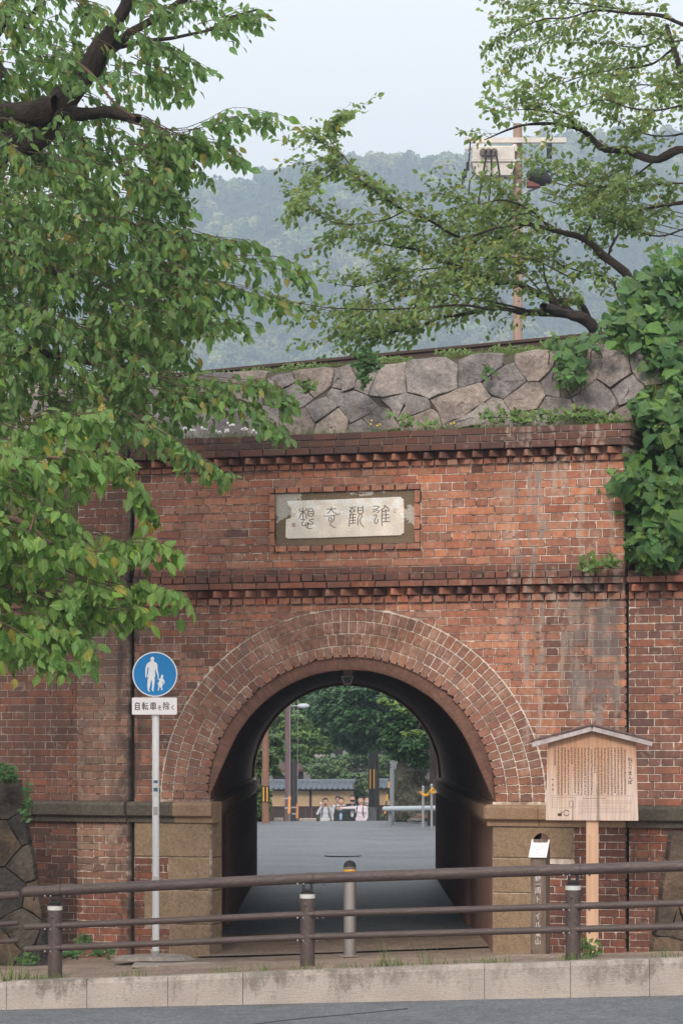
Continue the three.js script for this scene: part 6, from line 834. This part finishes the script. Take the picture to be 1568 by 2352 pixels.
// ---------------------------------------------------------------- what is seen through the tunnel; Z(x, y, d): read off an enlargement of the mouth
const Zm = (x, y, d) => at((1000 + x / 1.96) * 0.57415, (2600 + y / 1.96) * 0.57415, d), gy = (d) => walk(0, d);
const fq = rng(606);
function farTree(label, trunk, blobs, col, leaf, vary = 0.3, name = 'tree') {
  const t = thing(name, label, 'tree', 'trees beyond the tunnel'), base = trunk[0], pts = trunk.map(([x, y, d]) => Zm(x, y, d)); pts.unshift(V(pts[0].x, gy(base[2]) - 0.3, pts[0].z)); mesh('trunk', limb(pts, base[3], base[3] * 0.45, 9, 0.2), M.bark, t);
  const lv = [], tb = [];
  for (let [x, y, d, rx, ry, n] of blobs) { const c0 = Zm(x, y, d), k = d / FOC * 0.57415 / 1.96; if (trunk.length) tb.push(limb([pts.at(-1), pts.at(-1).clone().lerp(c0, 0.5).add(V(0, 0.2, 0)), c0], 0.06, 0.02, 5)); const sub = Array.from({ length: Math.max(4, Math.round(n / 60)) }, () => { const a = fq() * 6.28, c = rr(-1, 1, fq), s = Math.sqrt(1 - c * c) * rr(0.4, 1, fq); return [Math.cos(a) * s, c * rr(0.4, 1, fq), Math.sin(a) * s]; });
    n = Math.round(n * 2.6); for (let i = 0; i < n; i++) { const q = sub[Math.floor(fq() * sub.length)], p = c0.clone().add(V((q[0] + rr(-0.36, 0.36, fq)) * rx * k, (q[1] + rr(-0.16, 0.16, fq)) * ry * k, (q[2] + rr(-0.36, 0.36, fq)) * rx * k)), L = leaf * 0.58 * rr(0.6, 1.3, fq); lv.push({ m: leafMatrix(p, V(rr(-1, 1, fq), rr(-0.7, 0.3, fq), rr(-1, 1, fq)), V(rr(-0.5, 0.5, fq), 1, rr(-0.3, 0.8, fq)), L, L * 1.4), c: tint(vary, fq) }); } }
  if (tb.length) mesh('limbs', merge(tb), M.bark, t); const c = addLeaves(t, LEAF, leafMat(col, 0.4), lv, 'crown'); c.userData.kind = 'stuff';
}
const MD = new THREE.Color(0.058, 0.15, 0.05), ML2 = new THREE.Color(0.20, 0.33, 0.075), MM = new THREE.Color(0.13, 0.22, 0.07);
farTree('dark green maple arching over the lane behind the students', [[985, 1330, 100, 0.17], [985, 900, 100, 0.17], [950, 700, 97, 0.15]], [[780, 430, 92, 280, 190, 3600], [930, 560, 90, 260, 200, 3200], [620, 500, 94, 170, 140, 1500], [820, 700, 92, 170, 120, 1300], [1000, 320, 90, 260, 120, 1800], [640, 330, 94, 170, 90, 900], [720, 600, 93, 120, 160, 900]], MD, 0.28);
farTree('dark evergreen leaning over the mossy rocks beside the bollards', [[1380, 900, 68, 0.2], [1330, 600, 68, 0.2]], [[1250, 560, 66, 200, 190, 2400], [1180, 720, 66, 150, 150, 1300], [1330, 760, 65, 130, 120, 1000], [1240, 330, 67, 220, 110, 1300], [1350, 860, 65, 90, 70, 450]], MD, 0.22);
farTree('maple sprays beside the dark evergreen, coloured lime as if catching light', [[1430, 700, 62, 0.12], [1400, 500, 62, 0.1]], [[1150, 400, 61, 110, 40, 160], [1240, 470, 61, 100, 40, 150], [1310, 640, 61, 100, 36, 160], [1080, 310, 61, 60, 20, 50]], ML2, 0.15);  // the light these sprays catch is painted in as a lime leaf colour
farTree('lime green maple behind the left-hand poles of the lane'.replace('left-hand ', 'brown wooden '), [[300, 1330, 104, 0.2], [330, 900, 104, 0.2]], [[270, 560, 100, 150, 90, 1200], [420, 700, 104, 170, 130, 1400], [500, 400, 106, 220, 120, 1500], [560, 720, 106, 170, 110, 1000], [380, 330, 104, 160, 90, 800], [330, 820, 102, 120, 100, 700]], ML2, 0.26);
farTree('mid green clipped garden tree above the tiled wall', [[850, 1200, 122, 0.2], [850, 960, 122, 0.15]], [[620, 950, 121, 190, 100, 1300], [840, 880, 123, 170, 120, 1400], [760, 1010, 120, 170, 60, 800], [880, 1080, 119, 110, 110, 800], [1040, 930, 121, 110, 120, 800], [520, 860, 124, 130, 90, 600]], MM, 0.26);
farTree('shady green shrub tree growing behind the brown pole', [[60, 1330, 68, 0.14], [70, 1000, 68, 0.12]], [[70, 860, 68, 130, 160, 1300], [150, 760, 70, 120, 120, 900], [60, 1200, 67, 110, 160, 1200], [200, 900, 72, 90, 90, 500]], MM, 0.16);
farTree('tall pale green tree filling the gap behind the roofs', [[700, 1000, 140, 0.3], [700, 600, 140, 0.3]], [[450, 560, 140, 260, 220, 1800], [760, 560, 142, 300, 240, 1900], [1000, 700, 142, 260, 240, 1500], [250, 400, 140, 220, 200, 1300], [1250, 600, 142, 260, 300, 1300], [100, 650, 140, 200, 260, 1000]], new THREE.Color(0.15, 0.24, 0.08), 0.4);
// poles
function farPole(label, x, w, y0, d, col, group) { const a = Zm(x, 1340, d), k = d / FOC * 0.57415 / 1.96, t = thing('lane_pole', label, 'pole', group, V(a.x, gy(d), a.z)), h = Zm(x, y0, d).y - gy(d); mesh('shaft', cyl(w / 2 * k, w / 2 * k * 0.86, h + 0.3, 0, -0.3, 0, 14), std(0xffffff, 0.9, { map: withRep(mottle(col.map((c) => c * 0.8), col.map((c) => c * 1.12), [0.3, 0.3, 0.2, 0.2], 0.06), 1) }), t); return { t, Y: (y) => Zm(x, y, d).y - gy(d), k, w: w / 2 * k }; }
{
  const yel = std(lin(222, 160, 36), 0.6), p1 = farPole('brown wooden pole with striped guard beside the far tunnel mouth', 122, 58, 200, 64, [140, 104, 86]);
  const guard = (p, y0, y1, n) => { const g = part('striped_guard', p.t); mesh('sleeve', cyl(p.w * 1.06, p.w * 1.06, p.Y(y0) - p.Y(y1), 0, p.Y(y1), 0, 16), M.black, g); for (let i = 0; i < n; i++) { const x = lerp(-0.5, 0.45, n === 1 ? 0.5 : i / (n - 1)) * p.w, z = Math.sqrt(Math.max(0, p.w * p.w * 1.14 - x * x)); mesh('stripe', box(p.w * 0.34, (p.Y(y0) - p.Y(y1)) * 0.88, 0.012, x, (p.Y(y0) + p.Y(y1)) / 2, z), yel, g); } };
  guard(p1, 1066, 1196, 2);
  const p2 = farPole('purplish concrete pole carrying a street lamp over the lane', 298, 54, 330, 90, [108, 86, 88]);
  { const lamp = part('street_lamp', p2.t); mesh('arm', rod(V(0, p2.Y(440), 0), V(0.34, p2.Y(440), 0.1), 0.02), M.zinc, lamp); mesh('head', put(new THREE.SphereGeometry(0.12, 16, 8).scale(1.7, 0.7, 0.8), 0.5, p2.Y(440), 0.1), std(lin(180, 188, 194), 0.4), lamp); for (const y of [1170, 1245]) mesh('band', cyl(p2.w * 1.05, p2.w * 1.05, 0.05, 0, p2.Y(y), 0, 14), M.zinc, p2.t); mesh('cable', rod(V(0.2, p2.Y(380), 0), V(0.2, p2.Y(520), 0), 0.012), M.zinc, p2.t); }
  const p3 = farPole('short dark pole standing beside the lamp pole', 352, 46, 860, 92, [62, 56, 58]); for (const y of [1240, 1290]) mesh('band', cyl(p3.w * 1.05, p3.w * 1.05, 0.05, 0, p3.Y(y), 0, 14), M.zinc, p3.t);
  const p4 = farPole('black-wrapped pole with yellow stripes hiding a student', 957, 62, 120, 97, [50, 48, 48]); guard(p4, 925, 1096, 2); mesh('base_sleeve', cyl(p4.w * 1.08, p4.w * 1.08, p4.Y(1232) + 0.2, 0, -0.2, 0, 16), std(0xffffff, 0.9, { map: withRep(mottle([86, 84, 84], [118, 116, 114]), 1) }), p4.t);
  for (const [x, y0, y1, d, nm] of [[310, 1145, 1283, 89, 'orange plastic guy-wire cover beside the lamp pole'], [372, 1205, 1320, 91, 'orange plastic guy-wire cover beside the short dark pole']]) { const a = Zm(x, y0, d), b = Zm(x - 3, y1, d), t = thing('wire_guard', nm, 'wire guard'); mesh('cover', rod(b, a, 0.045, 0.04, 10), std(lin(222, 150, 84), 0.6), t); mesh('wire', rod(V(b.x, gy(d), b.z), Zm(x + 4, 300, d), 0.008), M.zinc, t); }
  const st = Zm(1112, 870, 63), tt = thing('steel_post', 'grey galvanised steel post beside the mossy rock', 'post', null, V(st.x, gy(63), st.z)); mesh('shaft', cyl(0.05, 0.05, st.y - gy(63), 0, 0, 0, 14), std(lin(124, 128, 134), 0.6), tt); mesh('ring', put(new THREE.TorusGeometry(0.04, 0.008, 6, 14), -0.05, st.y - gy(63) - 0.12, 0.04), M.black, tt);
  const sl = thing('striped_stake', 'thin leaning stake with black and yellow stripes', 'stake'), s0 = Zm(1048, 1335, 63.4), s1 = Zm(1106, 930, 63.4); for (let i = 0; i < 8; i++) mesh('stripe', rod(s0.clone().lerp(s1, i / 8), s0.clone().lerp(s1, (i + 1) / 8), 0.016), i % 2 ? yel : M.black, sl);
  // bumper pipe and chained posts
  const bp = thing('guard_pipe', 'thick white guard pipe low beside the mossy rock', 'guard rail'), b0 = Zm(1052, 1246, 62.6), b1 = Zm(1470, 1240, 61.5); mesh('pipe', rod(b0, b1, 0.056, 0.056, 16), std(lin(168, 176, 184), 0.5), bp); mesh('cap', put(new THREE.SphereGeometry(0.056, 14, 8), b0.x, b0.y, b0.z), std(lin(120, 124, 130), 0.5), bp); mesh('leg', cyl(0.045, 0.045, b0.y - gy(63), Zm(1098, 1246, 62.7).x, gy(63), b0.z - 0.05), std(lin(120, 124, 130), 0.5), bp);
  const tops = [[1355, 1075], [1422, 1060], [1460, 1042]].map(([x, y], i) => { const d = 61 - i * 0.8, a = Zm(x, y, d), t = thing('chain_post', ['slim steel chain post standing nearest the mossy rock', 'slim steel chain post in the middle of the yellow chain', 'slim steel chain post against the jamb of the far mouth'][i], 'post', 'slim posts with the yellow chain', V(a.x, gy(d), a.z)); mesh('tube', cyl(0.026, 0.026, a.y - gy(d), 0, 0, 0, 12), std(lin(160, 162, 166), 0.4, { metalness: 0.6 }), t); mesh('cap', put(new THREE.SphereGeometry(0.028, 10, 6), 0, a.y - gy(d), 0), M.zinc, t); return a; });
  const ch = thing('chain', 'yellow plastic chain slung between slim steel posts', 'chain'); const link = (a, b, sag) => { const n = 16; for (let i = 0; i < n; i++) { const t = (i + 0.5) / n, p = a.clone().lerp(b, t).add(V(0, -sag * 4 * t * (1 - t), 0)), g = new THREE.TorusGeometry(0.024, 0.007, 5, 10).scale(1.3, 0.8, 1); if (i % 2) g.rotateX(Math.PI / 2); g.translate(p.x, p.y, p.z); mesh('link', g, std(lin(232, 168, 20), 0.5), ch); } };
  link(tops[0].clone().add(V(-0.05, -0.1, 0.02)), tops[1].clone().add(V(0, -0.1, 0)), 0.10); link(tops[1].clone().add(V(0, -0.1, 0)), tops[2].clone().add(V(0, -0.16, 0)), 0.06); link(tops[2].clone().add(V(0, -0.02, 0)), tops[1].clone().add(V(0, -0.12, 0)), 0.02);
}
// mossy rocks
{
  const rock = (label, x, y, d, sx, sy, sz, col, seed) => { const c = Zm(x, y, d), g = new THREE.IcosahedronGeometry(1, 4), p = g.attributes.position; sx *= 0.55; sy *= 0.5; sz *= 0.6; for (let i = 0; i < p.count; i++) { const v = V(p.getX(i), p.getY(i), p.getZ(i)), q = 1 + 0.22 * n3(v.x * 1.3 + seed, v.y * 1.3, v.z * 1.3) + 0.08 * n3(v.x * 4, v.y * 4 + seed, v.z * 4) + 0.03 * n3(v.x * 11, v.y * 11, v.z * 11 + seed); v.multiplyScalar(q); p.setXYZ(i, v.x * sx, v.y * sy, v.z * sz); } const h = metreUV(g); h.computeVertexNormals(); const o = mesh('boulder', h, std(0xffffff, 0.95, { map: withRep(mottle(...col, [0.3, 0.4, 0.2, 0.1], 0.1), 0.8), bumpMap: roughN, bumpScale: 0.06 })); o.position.copy(c); tag(o, label, 'boulder'); };
  const moss = [[40, 44, 30], [122, 118, 106]], gr = [[92, 90, 88], [150, 146, 142]], br = [[104, 80, 62], [150, 116, 92]];
  rock('tall mossy rock face behind the guard pipe', 1270, 1150, 66, 0.95, 1.9, 0.8, moss, 3); rock('grey stone lodged on top of the mossy rock', 1390, 935, 65.5, 0.36, 0.2, 0.3, gr, 9); rock('pale stone wedged beside the mossy rock near the chain', 1420, 1000, 65, 0.26, 0.22, 0.25, gr, 14); rock('small pale stone on the shoulder of the mossy rock', 1275, 935, 65.2, 0.16, 0.1, 0.15, gr, 21); rock('brown stone at the foot of the mossy rock', 1345, 1310, 64, 0.34, 0.16, 0.25, br, 27); rock('flat grey stone at the lane edge below the rock', 1290, 1335, 63.5, 0.3, 0.1, 0.2, gr, 33); rock('mossy slope behind the rock', 1480, 1050, 68, 1.1, 2.2, 0.8, moss, 41);
}
// tiled plaster wall with timber posts, and the gate roof
{
  const d = 118, L = Zm(60, 0, d).x, Rr = Zm(812, 0, d).x, y0 = -2.3, yb = Zm(0, 1232, d).y, ye = Zm(0, 1100, d).y, yt = Zm(0, 1040, d).y, plaster = std(0xffffff, 0.95, { map: withRep(mottle([168, 142, 112], [190, 164, 132]), 0.5) }), timber = std(lin(62, 44, 42), 0.85), tile = std(0xffffff, 0.55, { map: withRep(mottle([70, 78, 88], [112, 122, 134]), 2) });
  const build = (xa, xb, label, dz) => { const t = thing('garden_wall', label, 'wall', null, V(0, 0, -d - dz)); mesh('plaster', metreUV(box(xb - xa, ye - yb + 0.1, 0.16, (xa + xb) / 2, (ye + yb) / 2, 0)), plaster, t); const n = Math.max(2, Math.round((xb - xa) / 0.26)); for (let i = 0; i < n; i++) mesh('board', box((xb - xa) / n - 0.012, yb - y0, 0.03, xa + (i + 0.5) * (xb - xa) / n, (yb + y0) / 2, 0.1), timber, t); mesh('plate', box(xb - xa, 0.08, 0.26, (xa + xb) / 2, ye + 0.02, 0), timber, t); mesh('sill_beam', box(xb - xa, 0.07, 0.14, (xa + xb) / 2, yb, 0.07), timber, t); for (let x = xb - 1.82; x > xa; x -= 0.95) mesh('post', box(0.11, ye - yb, 0.1, x, (ye + yb) / 2, 0.06), timber, t);
    const roof = part('roof', t), w = 0.225; mesh('deck', merge([put(box(xb - xa + 0.1, 0.03, 0.62), (xa + xb) / 2, ye + 0.19, 0.24, 0.52), put(box(xb - xa + 0.1, 0.03, 0.62), (xa + xb) / 2, ye + 0.19, -0.24, -0.52)]), timber, roof); for (let x = xa; x < xb; x += w) { mesh('tile', put(new THREE.CylinderGeometry(0.05, 0.05, 0.62, 8, 1, false), x, ye + 0.225, 0.25, Math.PI / 2 + 0.52), tile, roof); mesh('tile', put(box(w - 0.08, 0.025, 0.62), x + w / 2, ye + 0.205, 0.25, 0.52), tile, roof); } mesh('ridge', merge([cbox(xb - xa + 0.1, 0.16, 0.18, (xa + xb) / 2, yt - 0.02, 0, 0.02), put(new THREE.CylinderGeometry(0.075, 0.075, xb - xa + 0.14, 10), (xa + xb) / 2, yt + 0.07, 0, 0, 0, Math.PI / 2)]), tile, roof); };
  build(L, Rr, 'tan plaster garden wall with tiled roof behind the students', 0); build(Zm(990, 0, d).x, Zm(1250, 0, d).x, 'short plaster wall with tiled roof beyond the black-wrapped pole', 2);
  const h = thing('gate_house', 'timber gate with broad brown roof beside the tiled garden wall', 'gate', null, V(0, 0, -126)), X = (x) => Zm(x, 0, 126).x, Y = (y) => Zm(0, y, 126).y;
  const prof = new THREE.Shape(); prof.moveTo(X(150), Y(950)); prof.lineTo(X(545), Y(925)); prof.quadraticCurveTo(X(440), Y(890), X(375), Y(830)); prof.lineTo(X(230), Y(830)); prof.closePath(); mesh('roof', put(new THREE.ExtrudeGeometry(prof, { depth: 4, bevelEnabled: false }), 0, 0, -3), std(0xffffff, 0.95, { map: withRep(mottle([92, 78, 74], [130, 112, 106]), 0.8) }), h); mesh('eave', put(box(X(545) - X(150), 0.10, 4.2), (X(545) + X(150)) / 2, Y(945), -1, 0, 0, 0.05), std(lin(110, 60, 56), 0.8), h);
  for (const x of [205, 240, 400]) mesh('post', box(0.22, Y(950) + 2.6, 0.22, X(x), (Y(950) - 2.6) / 2, 0.6), timber, h); mesh('lintel', box(X(420) - X(180), 0.2, 0.2, X(300), Y(1000), 0.6), timber, h);
  const r2 = thing('house', 'house with a pale tiled roof among the garden trees', 'house', null, V(0, 0, -150)), X2 = (x) => Zm(x, 0, 150).x, Y2 = (y) => Zm(0, y, 150).y; const q = new THREE.Shape(); q.moveTo(X2(470), Y2(880)); q.lineTo(X2(650), Y2(865)); q.lineTo(X2(590), Y2(765)); q.lineTo(X2(480), Y2(770)); q.closePath(); mesh('roof', put(new THREE.ExtrudeGeometry(q, { depth: 5, bevelEnabled: false }), 0, 0, -4), std(0xffffff, 0.9, { map: withRep(mottle([150, 136, 138], [186, 170, 170]), 0.6) }), r2); mesh('wall', box(X2(630) - X2(480), Y2(872) + 2.6, 3.5, X2(555), (Y2(872) - 2.6) / 2, -1.8), plaster, r2);
  // hedge foot and low bush before the wall
  farTree('low clipped bush at the foot of the plaster wall', [[560, 1340, 116, 0.05], [560, 1320, 116, 0.05]], [[545, 1310, 116, 45, 36, 160], [640, 1320, 116, 45, 26, 130], [1020, 1290, 114, 40, 60, 240]], MM, 0.14, 0.3, 'bush');
  for (const [xa, xb, dd] of [[190, 262, 70], [385, 520, 80]]) { const a = Zm(xa, 1342, dd), b = Zm(xb, 1342, dd), k = mesh('kerb_stone', metreUV(cbox(b.x - a.x, 0.16, 0.3, (a.x + b.x) / 2, a.y, a.z, 0.02)), M.concrete); tag(k, xa < 200 ? 'pale kerb stone at the foot of the lamp pole' : 'long pale kerb stone before the plaster wall', 'kerb stone'); }
}
// ---------------------------------------------------------------- students walking up beyond the crest of the lane
function sdfBody(bones, k, res) {
  const lo = V(9, 9, 9), hi = V(-9, -9, -9); for (const b of bones) for (const p of [b.a, b.b]) { const m = Math.max(b.r0, b.r1) + k + 0.02; lo.min(p.clone().subScalar(m)); hi.max(p.clone().addScalar(m)); }
  const c = lo.clone().add(hi).multiplyScalar(0.5), half = Math.max(hi.x - lo.x, hi.y - lo.y, hi.z - lo.z) / 2 * 1.06, mc = new MarchingCubes(res, new THREE.MeshBasicMaterial(), false, false, 60000), S = mc.size, hs = S / 2, f = mc.field; f.fill(-1);
  const dist = (b, x, y, z) => { const ax = x - b.a.x, ay = y - b.a.y, az = z - b.a.z, dx = b.b.x - b.a.x, dy = b.b.y - b.a.y, dz = b.b.z - b.a.z, l = dx * dx + dy * dy + dz * dz, t = l ? clamp((ax * dx + ay * dy + az * dz) / l) : 0; return Math.hypot(ax - dx * t, ay - dy * t, az - dz * t) - lerp(b.r0, b.r1, t); };
  const acc = new Float32Array(S * S * S).fill(1);
  for (const b of bones) { const m = Math.max(b.r0, b.r1) + k * 2 + 0.03, I = (v, cc) => Math.round((v - cc) / half * hs + hs), r = [['x', c.x], ['y', c.y], ['z', c.z]].map(([q, cc]) => [clamp(I(Math.min(b.a[q], b.b[q]) - m, cc), 1, S - 2), clamp(I(Math.max(b.a[q], b.b[q]) + m, cc), 1, S - 2)]);
    for (let z = r[2][0]; z <= r[2][1]; z++) for (let y = r[1][0]; y <= r[1][1]; y++) for (let x = r[0][0]; x <= r[0][1]; x++) { const o = x + y * S + z * S * S, d = dist(b, (x - hs) / hs * half + c.x, (y - hs) / hs * half + c.y, (z - hs) / hs * half + c.z), e = acc[o], h = clamp(0.5 + 0.5 * (e - d) / k); acc[o] = lerp(e, d, h) - k * h * (1 - h); } }
  for (let i = 0; i < acc.length; i++) f[i] = -acc[i];
  mc.isolation = 0; mc.update();
  const n = mc.count, pos = new Float32Array(mc.positionArray.slice(0, n * 3)), nor = new Float32Array(mc.normalArray.slice(0, n * 3)), col = new Float32Array(n * 3);
  for (let i = 0; i < n; i++) { const x = pos[i * 3] * half + c.x, y = pos[i * 3 + 1] * half + c.y, z = pos[i * 3 + 2] * half + c.z; pos[i * 3] = x; pos[i * 3 + 1] = y; pos[i * 3 + 2] = z; let best = 9, q = null; for (const b of bones) { const d = dist(b, x, y, z); if (d < best) { best = d; q = b; } } col[i * 3] = q.c.r; col[i * 3 + 1] = q.c.g; col[i * 3 + 2] = q.c.b; }
  const g = new THREE.BufferGeometry(); g.setAttribute('position', new THREE.BufferAttribute(pos, 3)); g.setAttribute('normal', new THREE.BufferAttribute(nor, 3)); g.setAttribute('color', new THREE.BufferAttribute(col, 3)); g.computeVertexNormals(); return g;
}
const SKIN = new THREE.Color(0.52, 0.31, 0.23), HAIR = lin(30, 26, 26);
function hand(bones, wrist, dir, palmUp, side) {       // palm, four fingers and a thumb, slightly curled
  const d = dir.clone().normalize(), s = V(0, 0, 1).cross(d); if (s.lengthSq() < 0.1) s.set(1, 0, 0); s.normalize(); const u = d.clone().cross(s).normalize(), P = (a, b, c) => wrist.clone().addScaledVector(d, a).addScaledVector(s, b).addScaledVector(u, c), B = (a, b, r0, r1) => bones.push({ a, b, r0, r1, c: SKIN });
  for (const y of [-0.026, 0, 0.024]) B(P(0, y * 0.7, 0), P(0.085, y, 0), 0.018, 0.016);
  [[-0.033, 0.062], [-0.011, 0.074], [0.011, 0.07], [0.033, 0.054]].forEach(([y, l]) => { B(P(0.085, y, 0), P(0.085 + l * 0.55, y * 1.1, -0.008), 0.0095, 0.009); B(P(0.085 + l * 0.55, y * 1.1, -0.008), P(0.085 + l, y * 1.1, -0.03), 0.009, 0.008); });
  B(P(0.02, -0.03 * side, 0), P(0.055, -0.062 * side, -0.012), 0.011, 0.0095); B(P(0.055, -0.062 * side, -0.012), P(0.085, -0.066 * side, -0.02), 0.0095, 0.008);
}
function student(o) {
  const g0 = Zm(o.x, o.y, o.d), base = V(g0.x, gy(o.d) + 0.008, g0.z), H = g0.y - base.y, s = H / 1.76, t = thing('person', o.label, 'person', null, base); t.rotation.y = o.turn ?? 0; t.scale.setScalar(s);
  const bones = [], B = (a, b, r0, r1, c) => bones.push({ a: V(...a), b: V(...b), r0, r1, c }), sh = o.shirt, tr = o.trousers, ja = o.jacket ?? sh;
  B([0, 1.60, 0.0], [0, 1.665, 0.0], 0.088, 0.094, SKIN); B([0, 1.565, 0.045], [0, 1.60, 0.05], 0.05, 0.06, SKIN); B([0, 1.615, 0.09], [0, 1.60, 0.108], 0.014, 0.017, SKIN); for (const q of [-1, 1]) B([q * 0.092, 1.60, -0.01], [q * 0.096, 1.635, -0.012], 0.014, 0.016, SKIN); B([0, 1.44, -0.01], [0, 1.56, 0.0], 0.06, 0.055, SKIN);
  B([-0.13, 1.37, 0], [0.13, 1.37, 0], 0.085, 0.085, ja); B([-0.09, 1.25, 0.015], [0.09, 1.25, 0.015], 0.115, 0.115, ja); B([-0.075, 1.1, 0.01], [0.075, 1.1, 0.01], 0.112, 0.112, ja); B([-0.08, 0.985, 0], [0.08, 0.985, 0], 0.118, 0.118, ja); B([-0.085, 0.89, -0.005], [0.085, 0.89, -0.005], 0.112, 0.112, tr);
  if (o.jacket) { B([0, 1.36, 0.075], [0, 1.0, 0.10], 0.035, 0.05, sh); B([-0.12, 0.86, 0.01], [0.12, 0.86, 0.01], 0.11, 0.11, ja); }
  for (const q of [-1, 1]) { const f = o.step ? q * o.step : 0; B([q * 0.09, 0.87, 0], [q * 0.10, 0.49, 0.03 + f * 0.6], 0.092, 0.062, tr); B([q * 0.10, 0.49, 0.03 + f * 0.6], [q * 0.105, 0.10, f], 0.062, 0.045, tr); B([q * 0.105, 0.045, f - 0.04], [q * 0.12, 0.04, f + 0.17], 0.042, 0.034, lin(30, 28, 30)); }
  o.arms.forEach(([el, wr], i) => { const q = i ? 1 : -1, c = ja; B([q * 0.175, 1.375, 0], el, 0.062, 0.047, c); const e = V(...el), w = V(...wr), cuff = e.clone().lerp(w, 0.86); B(el, cuff.toArray(), 0.047, 0.036, c); B(cuff.toArray(), wr, 0.03, 0.028, SKIN); });
  const body = [sdfBody(bones, 0.035, 108)]; o.arms.forEach(([el, wr], i) => { const hb = [], e = V(...el), w = V(...wr); hand(hb, w, w.clone().sub(e), 1, i ? 1 : -1); body.push(sdfBody(hb, 0.008, 56)); });
  const bg = mergeGeometries(body); mesh('body', bg, new THREE.MeshStandardMaterial({ vertexColors: true, roughness: 0.85 }), t);
  const hg = new THREE.IcosahedronGeometry(0.112, 4), hp = hg.attributes.position; for (let i = 0; i < hp.count; i++) { let x = hp.getX(i), y = hp.getY(i), z = hp.getZ(i); const n = 1 + 0.09 * n3(x * 30 + o.x, y * 30, z * 30); if (z > 0.035 && y < 0.035) { z = 0.035 - (0.035 - y) * 0.25; } if (y < -0.06) y = -0.06; hp.setXYZ(i, x * n, y * n * 1.02, z * n); } hg.computeVertexNormals(); mesh('hair', put(hg, 0, 1.672, -0.014), std(HAIR, 0.6), t);
  for (const q of [-1, 1]) mesh('eye', put(new THREE.SphereGeometry(0.011, 8, 6), q * 0.033, 1.628, 0.082), std(lin(34, 26, 24), 0.4), t); mesh('mouth', put(new THREE.SphereGeometry(0.02, 8, 6).scale(1, 0.3, 0.4), 0, 1.565, 0.099), std(lin(150, 84, 78), 0.6), t);
  if (o.mask) mesh('face_mask', put(new THREE.SphereGeometry(0.082, 16, 10).scale(0.95, 0.72, 0.9), 0, 1.578, 0.046), std(o.mask, 0.8), t);
  if (o.straps) { for (const q of [-1, 1]) mesh('strap', limb([V(q * 0.10, 1.40, -0.10), V(q * 0.105, 1.465, 0.0), V(q * 0.11, 1.35, 0.10), V(q * 0.125, 1.18, 0.135), V(q * 0.15, 1.02, 0.06)], 0.02, 0.018, 6), std(lin(34, 38, 58), 0.8), t); mesh('backpack', put(new THREE.BoxGeometry(0.3, 0.42, 0.16, 3, 3, 3), 0, 1.2, -0.2), std(lin(38, 40, 52), 0.85), t); }
  if (o.tie) mesh('tie', put(new THREE.BoxGeometry(0.045, 0.3, 0.012), 0, 1.24, 0.135, -0.06), std(lin(28, 30, 40), 0.7), t);
  if (o.held) mesh('bottle', put(new THREE.SphereGeometry(0.045, 12, 8), ...o.held), M.white, t);
  return t;
}
const WH = lin(206, 206, 212), NAVY = lin(38, 42, 52), DK = lin(42, 46, 48), PINK = lin(212, 200, 208), down = (q) => [[q * 0.235, 1.12, -0.02], [q * 0.235, 0.87, 0.06]];
student({ label: 'student in white shirt raising both hands to the face', x: 590, y: 1165, d: 104, shirt: WH, trousers: lin(44, 54, 50), straps: true, step: 0.12, turn: 0.05, arms: [[[-0.29, 1.2, 0.12], [-0.12, 1.5, 0.17]], [[0.29, 1.2, 0.12], [0.12, 1.5, 0.17]]], held: [-0.17, 1.58, 0.17] });
student({ label: 'student in white shirt with backpack half hidden behind the blazer', x: 690, y: 1148, d: 106.5, shirt: WH, trousers: NAVY, straps: true, step: -0.1, turn: 0.3, arms: [down(-1), down(1)] });
student({ label: 'student in open dark blazer over light blue shirt', x: 714, y: 1160, d: 103.5, shirt: lin(150, 178, 206), trousers: NAVY, jacket: DK, step: 0.14, turn: -0.1, arms: [down(-1), down(1)] });
student({ label: 'student in dark suit wearing a black face mask', x: 800, y: 1140, d: 107, shirt: WH, trousers: NAVY, jacket: NAVY, mask: lin(28, 28, 32), tie: true, step: -0.12, arms: [down(-1), down(1)] });
student({ label: 'student in pale pink shirt stretching one arm out sideways', x: 868, y: 1153, d: 102.5, shirt: PINK, trousers: lin(50, 52, 62), straps: true, step: 0.1, turn: -0.35, arms: [[[-0.46, 1.37, 0.03], [-0.74, 1.36, 0.08]], [[0.26, 1.14, 0.0], [0.2, 0.93, 0.1]]] });
student({ label: 'student in white mask peeping out behind the striped pole', x: 918, y: 1150, d: 106, shirt: WH, trousers: NAVY, jacket: NAVY, mask: lin(226, 226, 228), step: -0.1, arms: [down(-1), down(1)] });
renderer.render(scene, camera);
